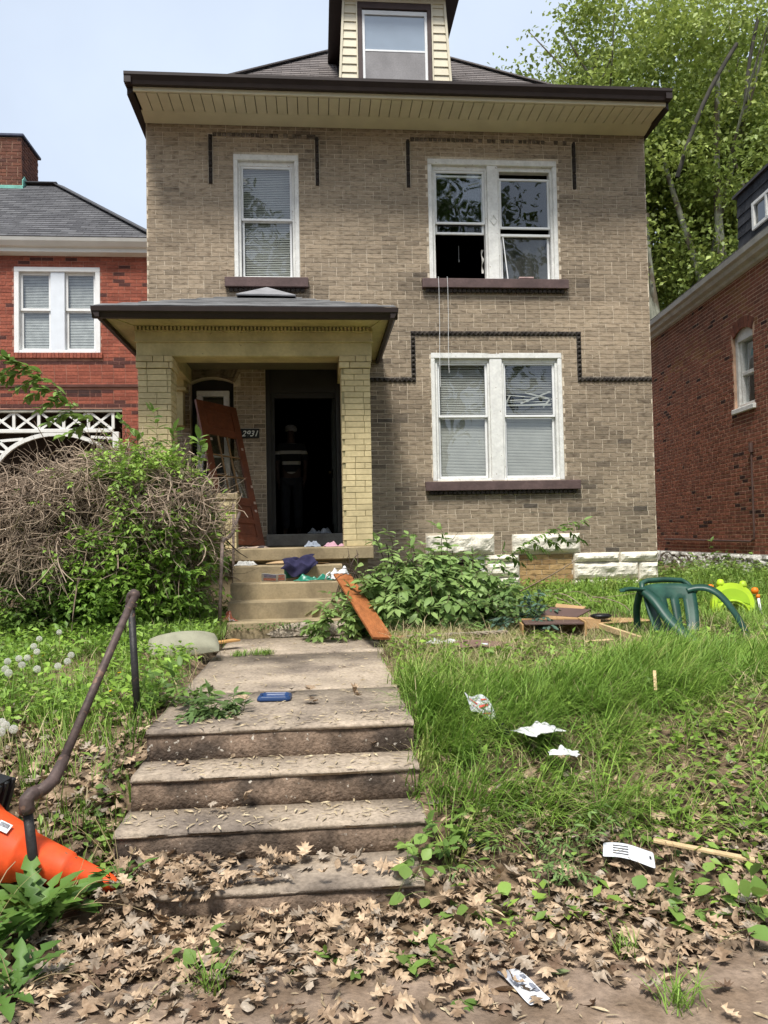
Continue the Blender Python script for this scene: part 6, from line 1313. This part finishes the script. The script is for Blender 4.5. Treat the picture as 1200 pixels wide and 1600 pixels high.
cloth('flat_cardboard', 'torn cardboard strip behind the navy cloth', 'cardboard', lambda u, v: (-.62+.75*u, 9.02+.10*v, 1.296+.03*math.sin(u*6)*v+.012), mat('cardboard', (.42, .29, .16), .85, 8, .12, 60, .06), 14, 3, .004)
cloth('pink_cloth', 'folded pink cloth on the porch floor by the right pillar', 'cloth', crumple(.20, 9.50, 1.488, .26, .2, .075, 33), mat('pink cloth', (.44, .26, .32), .9, 60, .15, stretch=(1, 1, 4)))
cloth('grey_cloth', 'small grey-blue cloth on the porch floor before the threshold', 'cloth', crumple(-.07, 9.55, 1.488, .20, .18, .085, 35), mat('grey-blue cloth', (.24, .27, .32), .9, 30, .12))
cloth('dirty_cloth', 'stained beige cloth on the porch floor at the leaning door', 'cloth', crumple(-.80, 9.50, 1.488, .40, .16, .04, 37), mat('stained beige cloth', (.30, .23, .18), .9, 14, .3, second=(.06, .05, .05), sec_scale=12, sec_lo=.5, sec_hi=.55))
cloth('plastic_wrap', 'crumpled grey plastic in the doorway', 'plastic', crumple(.02, 11.15, 1.665, .34, .2, .12, 39), mat('grey plastic film', (.16, .17, .18), .3, 10, .2, spec=.5))
# ---- the leaning door
TL, TR_, BR = Vector((-1.66, 10.42, 3.50)), Vector((-1.18, 10.93, 3.46)), Vector((-.72, 10.42, 1.50)); BL = TL+(BR-TR_)
ux = (TR_-TL); uw = ux.length; ux.normalize(); uz = (TL-BL); uh = uz.length; uz.normalize(); un = ux.cross(uz).normalized(); uz = un.cross(ux).normalized()*-1 if un.cross(ux).dot(uz) < 0 else un.cross(ux).normalized()
DM = Matrix.Identity(4); DM.col[0] = (*ux, 0); DM.col[1] = (*(-un), 0); DM.col[2] = (*uz, 0); DM.col[3] = (*BL, 1)
M_DOOR = mat('red-brown stained door', (.17, .052, .022), .5, 5, .2, 25, .15, .1, 40, .4)
ld = thing('leaning_door', 'red-brown panelled door with glass leaning against the porch window', 'door', tuple(BL))
def dpart(name, boxes, m=M_DOOR, parent=ld, bev=.003):
    q = MB()
    for b_ in boxes: q.cbox(*b_, bev)
    q.xf(DM); return q.build(name, m, parent)
W0 = uw; dpart('stile', [(0, .11, -.02, .02, 0, uh)]); dpart('stile', [(W0-.11, W0, -.02, .02, 0, uh)])
for z0_, z1_ in ((0, .12), (.31, .37), (.56, .68), (1.58, 1.68), (uh-.10, uh)): dpart('rail', [(.11, W0-.11, -.019, .019, z0_, z1_)])
for z0_, z1_ in ((.12, .31), (.37, .56), (1.68, uh-.10)): dpart('panel', [(.11, W0-.11, -.006, .006, z0_, z1_), (.15, W0-.15, -.013, .013, z0_+.035, z1_-.035)])
gb = dpart('glazing_bars', [(.11+(W0-.22)*k/3-.009, .11+(W0-.22)*k/3+.009, -.014, .014, .68, 1.58) for k in (1, 2)]+[(.11, W0-.11, -.012, .012, .68+.90*k/3-.008, .68+.90*k/3+.008) for k in (1, 2)], mat('pale bar wood', (.28, .17, .08), .7, 8, .2)); gb['kind'] = 'stuff'
q = MB(); q.add([(.11, 0, .68), (W0-.11, 0, .68), (W0-.11, 0, 1.58), (.11, 0, 1.58)], [(0, 1, 2, 3)]); q.xf(DM); q.build('pane', glass('old door glass', (.5, .5, .45), .8), ld)
for (a, b) in ((.13, 1.50), (W0-.05, 1.42), (W0-.03, .62), (W0-.04, .5), (W0-.02, .86)): dpart('hinge_scar', [(a-.018, a+.018, -.0225, -.019, b-.018, b+.018)], mat('bare wood scar', (.55, .42, .34), .8))
# ---- cardboard and furniture debris
M_CARD = mat('tan hardboard', (.40, .25, .12), .8, 6, .12, 50, .08); M_DKB = mat('dark brown laminate', (.10, .062, .052), .5, 7, .12); M_BEECH = mat('light brown veneer', (.42, .26, .11), .6, 8, .15)
cdb = cloth('brown_board', 'flat brown cardboard sheet on the grass with a white label', 'cardboard', lambda u, v: (1.13+.50*u-.02*v, 6.22+.24*v-.10*u*(1-v), .668+.02*v+.012*math.sin(u*5)), mat('brown cardboard', (.17, .105, .08), .8, 6, .12), 12, 6, .006)
q = MB(); q.add([(1.28, 6.24, .683), (1.37, 6.23, .682), (1.385, 6.30, .69), (1.30, 6.31, .69)], [(0, 1, 2, 3)]); q.build('label', M_PAPER, cdb, solid=.001)
dw = thing('broken_drawer', 'broken dark-topped drawer carcass lying in the grass', 'drawer', (2.1, 6.85, .65))
DMx = Matrix.Translation((1.86, 6.88, .655)) @ Matrix.Rotation(R(-9), 4, 'Z') @ Matrix.Rotation(R(0), 4, 'X')
for nm, bx, m in (('top_panel', (0, .53, 0, .30, .105, .12), M_DKB), ('end_panel', (.53, .548, -.02, .31, 0, .135), M_BEECH), ('back_panel', (0, .53, .30, .315, 0, .132), M_BEECH), ('end_panel', (-.018, -.001, .10, .31, 0, .10), M_BEECH)):
    q = MB(); q.cbox(*bx, .002); q.xf(DMx); q.build(nm, m, dw)
bx_ = thing('flattened_carton', 'collapsed tan carton with dark inside behind the drawer', 'carton', (2.25, 7.2, .67))
DMx = Matrix.Translation((2.08, 7.18, .66)) @ Matrix.Rotation(R(-14), 4, 'Z')
for nm, pts, m in (('side_panel', [(0, 0, 0), (.36, -.03, 0), (.35, .02, .13), (.02, .06, .15)], M_CARD), ('lid_flap', [(.02, .06, .15), (.35, .02, .13), (.50, .16, .19), (.12, .2, .21)], M_DKB), ('inner_panel', [(.35, .02, .02), (.56, .10, .02), (.58, .12, .10), (.37, .04, .12)], M_CARD), ('back_flap', [(.15, .22, .19), (.40, .20, .17), (.46, .24, .21), (.18, .27, .24)], M_CARD)):
    q = MB(); q.add(pts, [(0, 1, 2, 3)]); q.xf(DMx); q.build(nm, m, bx_, solid=.010)
q = MB(); q.lathe([(0, .0), (.05, .005), (.075, .02), (.08, .035), (.06, .05), (.0, .055)], 18, (0, 0, 0)); q.xf(Matrix.Translation((2.74, 7.33, .745)) @ Matrix.Scale(1.35, 4, (1, 0, 0))); tag(q.build('black_pouch', mat('black shiny pouch', (.010, .010, .011), .35, 20, .2, bump=.4, bs=25), None, smooth=True), 'small black pouch lying on the tan board', 'pouch')
cloth('tan_board', 'flat tan board lying left of the green chair', 'board', lambda u, v: (2.58+.70*u-.1*v, 7.24+.34*v-.10*u*v, .705+.045*v*(1-u)+.02*u), M_CARD, 6, 4, .010)
# ---- green garden chair tipped in the grass
ch_ = thing('garden_chair', 'dark green plastic garden chair sunk in the long grass', 'chair', (3.25, 6.85, .62)); M_GRN = mat('dark green plastic', (.010, .050, .034), .42, 7, .2, 60, .1, spec=.4, second=(.022, .075, .05), sec_scale=6, sec_lo=.48, sec_hi=.7)
q = MB(); NU, NV = 13, 12
def bk(u, v):     # v 0 bottom .. 1 top
    wx = .15+.07*v+.02*math.sin(v*3.1); x = 3.235+(u-.5)*2*wx-.02*(1-v); y = 6.80+.22*v+.05*((u-.5)*2)**2*-1; z = .60+.47*v-.03*((u-.5)*2)**4*v
    return (x, y, z)
slots = {(c, r_) for c in (3, 6, 9) for r_ in range(3, 9)}
vs = [bk(i/NU, j/NV) for j in range(NV+1) for i in range(NU+1)]; q.add(vs, [(j*(NU+1)+i, j*(NU+1)+i+1, (j+1)*(NU+1)+i+1, (j+1)*(NU+1)+i) for j in range(NV) for i in range(NU) if (i, j) not in slots]); q.build('backrest', M_GRN, ch_, smooth=True, solid=.012)
q = MB(); q.tube([bk(0, .9), (3.04, 7.03, 1.075), (3.09, 7.04, 1.095), (3.235, 7.05, 1.10), (3.38, 7.04, 1.092), (3.425, 7.03, 1.065), bk(1, .9)], .022, 10); q.build('top_rim', M_GRN, ch_, smooth=True)
def strip(name, pts, w_, th=.022, side=(0, 1, 0)):
    q = MB(); pts = [Vector(p) for p in pts]; K = len(pts); fine = []
    for i in range(K-1):
        p0, p1, p2, p3 = pts[max(0, i-1)], pts[i], pts[i+1], pts[min(K-1, i+2)]
        for s_ in range(5):
            t = s_/5; fine.append(.5*((2*p1)+(-p0+p2)*t+(2*p0-5*p1+4*p2-p3)*t*t+(-p0+3*p1-3*p2+p3)*t**3))
    fine.append(pts[-1]); sd = Vector(side).normalized(); n = len(fine); vs = []
    for i, p in enumerate(fine):
        d = (fine[min(i+1, n-1)]-fine[max(i-1, 0)]).normalized(); s2_ = (sd-d*sd.dot(d)).normalized(); nn_ = d.cross(s2_); ww = (w_[0]+(w_[1]-w_[0])*i/(n-1))/2
        vs += [p-s2_*ww, p-s2_*ww*.6+nn_*th, p+s2_*ww*.6+nn_*th, p+s2_*ww]
    fs = [(i*4+k, i*4+k+1, (i+1)*4+k+1, (i+1)*4+k) for i in range(n-1) for k in range(3)]; q.add(vs, fs); return q.build(name, M_GRN, ch_, smooth=True, solid=.008)
strip('armrest', [(3.05, 7.0, 1.03), (2.95, 6.95, 1.045), (2.86, 6.88, 1.05), (2.80, 6.84, 1.045)], (.11, .06), .02, (.3, 1, 0))
strip('arm_support', [(3.02, 6.99, 1.02), (3.07, 6.88, .95), (3.12, 6.72, .80), (3.20, 6.55, .66), (3.28, 6.48, .58)], (.10, .11), .03, (1, .2, .1))
strip('armrest', [(3.40, 7.0, 1.0), (3.48, 6.98, 1.02), (3.56, 6.93, 1.01), (3.63, 6.87, .94), (3.70, 6.80, .80), (3.76, 6.74, .62)], (.11, .11), .03, (.6, 1, .2))
strip('leg', [(3.02, 7.02, 1.0), (3.0, 7.05, .85), (3.02, 7.08, .6)], (.06, .05), .012, (1, 0, 0)); strip('leg', [(3.44, 7.02, .98), (3.47, 7.06, .8), (3.46, 7.1, .6)], (.06, .05), .012, (1, 0, 0))
q = MB(); q.grid(lambda u, v: (3.235+(u-.5)*.36*(1-.1*v), 6.80-.36*v, .60-.03*math.sin(v*3)+.02*((u-.5)*2)**2), 10, 8); q.build('seat', M_GRN, ch_, smooth=True, solid=.012)
ch_.location = (ch_.location.x-.03, ch_.location.y-.14, ch_.location.z-.02); ch_.scale = (1.14, 1.14, 1.12)
# ---- lime baby walker
ty = thing('toy_walker', 'lime green plastic toy walker with orange knobs near the chair', 'toy', (4.45, 8.0, .7)); M_LIME = mat('lime green plastic', (.38, .55, .02), .5, 6, .1, spec=.35, second=(.30, .42, .04), sec_scale=9, sec_lo=.52, sec_hi=.7); M_LIMED = mat('darker lime plastic', (.26, .42, .012), .45, 6, .06, spec=.4); M_ORK = mat('orange plastic', (.75, .18, .01), .4, 6, .06)
TMx = Matrix.Translation((4.46, 8.0, .66)) @ Matrix.Rotation(R(-8), 4, 'Z') @ Matrix.Rotation(R(-14), 4, 'X') @ Matrix.Rotation(R(5), 4, 'Y')
out_ = []
for k in range(41):
    t = k/40; an = math.pi*(1-t); out_.append((.235*math.cos(an)*(1.0 if abs(math.cos(an)) < .8 else .97), max(.0, .36*math.sin(an)**.55)))
inn = [(.125*math.cos(math.pi*(1-k/40)), .13*math.sin(math.pi*(1-k/40))) for k in range(41)]
q = MB(); n = 41
for y_, s_ in ((-.035, 1), (.035, -1)):
    q.add([(x, y_, z) for x, z in out_]+[(x, y_, z) for x, z in inn], [(i, i+1, n+i+1, n+i)[::s_] for i in range(n-1)])
q.add([(x, -.035, z) for x, z in out_]+[(x, .035, z) for x, z in out_], [(i, n+i, n+i+1, i+1) for i in range(n-1)]); q.add([(x, -.035, z) for x, z in inn]+[(x, .035, z) for x, z in inn], [(i, i+1, n+i+1, n+i) for i in range(n-1)]); q.xf(TMx); q.build('frame', M_LIME, ty, smooth=False, bevel=.008)
q = MB(); ar_ = [(.17*math.cos(math.pi*k/24), .135+.16*math.sin(math.pi*k/24)**.8) for k in range(25)]+[(-.16+.32*k/12, .135+.03*math.sin(math.pi*k/12)) for k in range(13)]; q.prism([(x, -.043, z) for x, z in ar_], [(x, -.036, z) for x, z in ar_]); q.xf(TMx); q.build('recess_panel', M_LIMED, ty)
q = MB(); pts = [(.165*math.cos(math.pi*k/20), -.045, .015+.145*math.sin(math.pi*k/20)) for k in range(21)]; q.tube(pts, .014, 8); q.xf(TMx); q.build('rim', M_LIME, ty, smooth=True)
for x in (-.12, .12): q = MB(); q.lathe([(.0, -.03), (.035, -.03), (.045, 0), (.03, .045), (0, .055)], 14, (x, 0, .345)); q.xf(TMx); q.build('ear', M_LIME, ty, smooth=True)
for x in (-.235, .235): q = MB(); q.lathe([(.0, -.035), (.03, -.03), (.04, 0), (.03, .03), (0, .04)], 14, (x, -.02, .29)); q.xf(TMx); q.build('knob', M_ORK, ty, smooth=True)
q = MB(); q.tube([(.265, -.02, .24), (.275, -.06, .02)], .014, 10); q.xf(TMx); q.build('leg', mat('white tube', (.78, .78, .76), .4), ty, smooth=True)
q = MB(); q.tube([(.263, -.02, .25), (.267, -.02, .21)], .022, 10); q.xf(TMx); q.build('leg_collar', M_ORK, ty, smooth=True)
q = MB(); q.tube([(.25, -.09, -.02), (.29, -.05, -.02)], .03, 12); q.xf(TMx); q.build('foot', mat('amber plastic', (.7, .4, .03), .4), ty, smooth=True)
# ---- dead branches by the wall
db = thing('dead_branches', 'thin dry branches lying in weeds left of the chair', 'branches', (2.9, 8.6, .8)); P = np.stack([rng.uniform(2.3, 3.1, 12), rng.uniform(8.2, 9.3, 12), rng.uniform(.80, .92, 12)], 1); twig_obj('twigs', curl_paths(P, np.array([.8, -.3, .02])+rng.normal(0, .35, (12, 3)), .4+.5*rng.random(12), 6, .25, .05), .007, .004, (.30, .23, .17), (.2, .15, .11), db)
# ================================================================== THE PERSON IN THE DOORWAY
def skin(name, vs, es, rad, m, parent=None, root=0):
    me = bpy.data.meshes.new(name); me.from_pydata(vs, es, []); me.materials.append(m); o = attach(bpy.data.objects.new(name, me), parent)
    o.modifiers.new('skin', 'SKIN'); sv = me.skin_vertices[0].data if me.skin_vertices else None
    if sv is None:
        me.attributes.new('x', 'FLOAT', 'POINT')
    for i, r_ in enumerate(rad): sv[i].radius = r_ if hasattr(r_, '__len__') else (r_, r_); sv[i].use_root = (i == root)
    sb = o.modifiers.new('sub', 'SUBSURF'); sb.levels = sb.render_levels = 2
    for md in o.modifiers: md.show_viewport = True
    return o
px_, py_, pz_ = -.41, 12.35, 1.66
def pp_(l): return [(px_+a, py_+b, pz_+c) for a, b, c in l]
def skin_safe(name, vs, es, rad, m, parent=None, root=0):
    me = bpy.data.meshes.new(name); me.from_pydata(vs, es, []); me.materials.append(m); o = bpy.data.objects.new(name, me); attach(o, parent)
    bpy.context.view_layer.objects.active = o; o.modifiers.new('skin', 'SKIN')
    if not me.skin_vertices: 
        bpy.ops.object.select_all(action='DESELECT'); o.select_set(True)
        with bpy.context.temp_override(object=o, active_object=o): bpy.ops.mesh.customdata_skin_add()
    sv = me.skin_vertices[0].data
    for i, r_ in enumerate(rad): sv[i].radius = r_ if hasattr(r_, '__len__') else (r_, r_); sv[i].use_root = (i == root)
    sb = o.modifiers.new('sub', 'SUBSURF'); sb.levels = sb.render_levels = 2; return o
bv = [(0, 0, .93), (0, .0, 1.15), (0, .01, 1.38), (0, .0, 1.47), (0, -.01, 1.55), (0, -.015, 1.63), (0, -.01, 1.71)]; be = [(0, 1), (1, 2), (2, 3), (3, 4), (4, 5), (5, 6)]; br = [(.14, .10), (.135, .10), (.15, .10), .055, .07, (.078, .095), (.06, .07)]
bv += [(0, -.11, 1.60)]; be += [(5, 7)]; br += [.016]          # nose
for s_ in (-1, 1):
    n0 = len(bv); bv += [(s_*.17, .01, 1.42), (s_*.225, .02, 1.15), (s_*.215, -.06, .92), (s_*.205, -.09, .84)]; be += [(2, n0), (n0, n0+1), (n0+1, n0+2), (n0+2, n0+3)]; br += [.055, .043, .03, (.022, .04)]
    for f_, (dy_, ln_) in enumerate(((-.03, .075), (-.01, .085), (.01, .08), (.028, .065))): n1 = len(bv); bv += [(s_*.205, -.09+dy_, .80), (s_*.198, -.10+dy_, .80-ln_)]; be += [(n0+3, n1), (n1, n1+1)]; br += [.0095, .008]
    n1 = len(bv); bv += [(s_*.19, -.135, .81), (s_*.18, -.15, .77)]; be += [(n0+3, n1), (n1, n1+1)]; br += [.011, .009]
    n0 = len(bv); bv += [(s_*.09, 0, .86), (s_*.10, -.01, .48), (s_*.105, .02, .09), (s_*.11, -.10, .04)]; be += [(0, n0), (n0, n0+1), (n0+1, n0+2), (n0+2, n0+3)]; br += [.085, .06, .042, (.045, .03)]
person = skin_safe('person', pp_(bv), be, br, mat('dark skin tone', (.06, .035, .025), .6)); tag(person, 'person in a striped shirt and dark trousers standing inside the dark doorway', 'person')
M_STRIPE = mat('dark striped shirt', (.02, .02, .022), .9, 10, .1)
nt = M_STRIPE.node_tree; gN = nt.nodes.new('ShaderNodeNewGeometry'); sp_ = nt.nodes.new('ShaderNodeSeparateXYZ'); mm = nt.nodes.new('ShaderNodeMath'); mm.operation = 'PINGPONG'; mm.inputs[1].default_value = .085; gt = nt.nodes.new('ShaderNodeMath'); gt.operation = 'GREATER_THAN'; gt.inputs[1].default_value = .058
mxs = nt.nodes.new('ShaderNodeMix'); mxs.data_type = 'RGBA'; mxs.inputs['A'].default_value = (.018, .018, .02, 1); mxs.inputs['B'].default_value = (.5, .48, .43, 1)
nt.links.new(gN.outputs['Position'], sp_.inputs[0]); nt.links.new(sp_.outputs['Z'], mm.inputs[0]); nt.links.new(mm.outputs[0], gt.inputs[0]); nt.links.new(gt.outputs[0], mxs.inputs['Factor']); nt.links.new(mxs.outputs['Result'], nt.nodes['Principled BSDF'].inputs['Base Color'])
sv_ = [(0, 0, .92), (0, 0, 1.12), (0, .01, 1.36), (0, 0, 1.46)]; se = [(0, 1), (1, 2), (2, 3)]; sr_ = [(.165, .125), (.16, .12), (.17, .12), .075]
for s_ in (-1, 1): n0 = len(sv_); sv_ += [(s_*.18, .01, 1.41), (s_*.232, .02, 1.17)]; se += [(2, n0), (n0, n0+1)]; sr_ += [.072, .066]
skin_safe('shirt', pp_(sv_), se, sr_, M_STRIPE, person)
tv = [(0, 0, .93)]; te = []; trd = [(.15, .115)]
for s_ in (-1, 1): n0 = len(tv); tv += [(s_*.09, 0, .84), (s_*.10, -.01, .48), (s_*.105, .02, .08)]; te += [(0, n0), (n0, n0+1), (n0+1, n0+2)]; trd += [.10, .078, .068]
skin_safe('trousers', pp_(tv), te, trd, mat('dark denim', (.03, .033, .04), .9), person)
q = MB(); q.lathe([(.095, .0), (.10, .03), (.09, .075), (.055, .10), (.0, .108)], 20); q.prism([(-.07, -.09, 0), (.07, -.09, 0), (.05, -.17, -.005), (-.05, -.17, -.005)], [(-.07, -.09, .012), (.07, -.09, .012), (.05, -.17, .006), (-.05, -.17, .006)]); q.xf(Matrix.Translation((px_, py_-.01, pz_+1.66))); q.build('cap', mat('pale cap', (.45, .44, .42), .9), person, smooth=True)
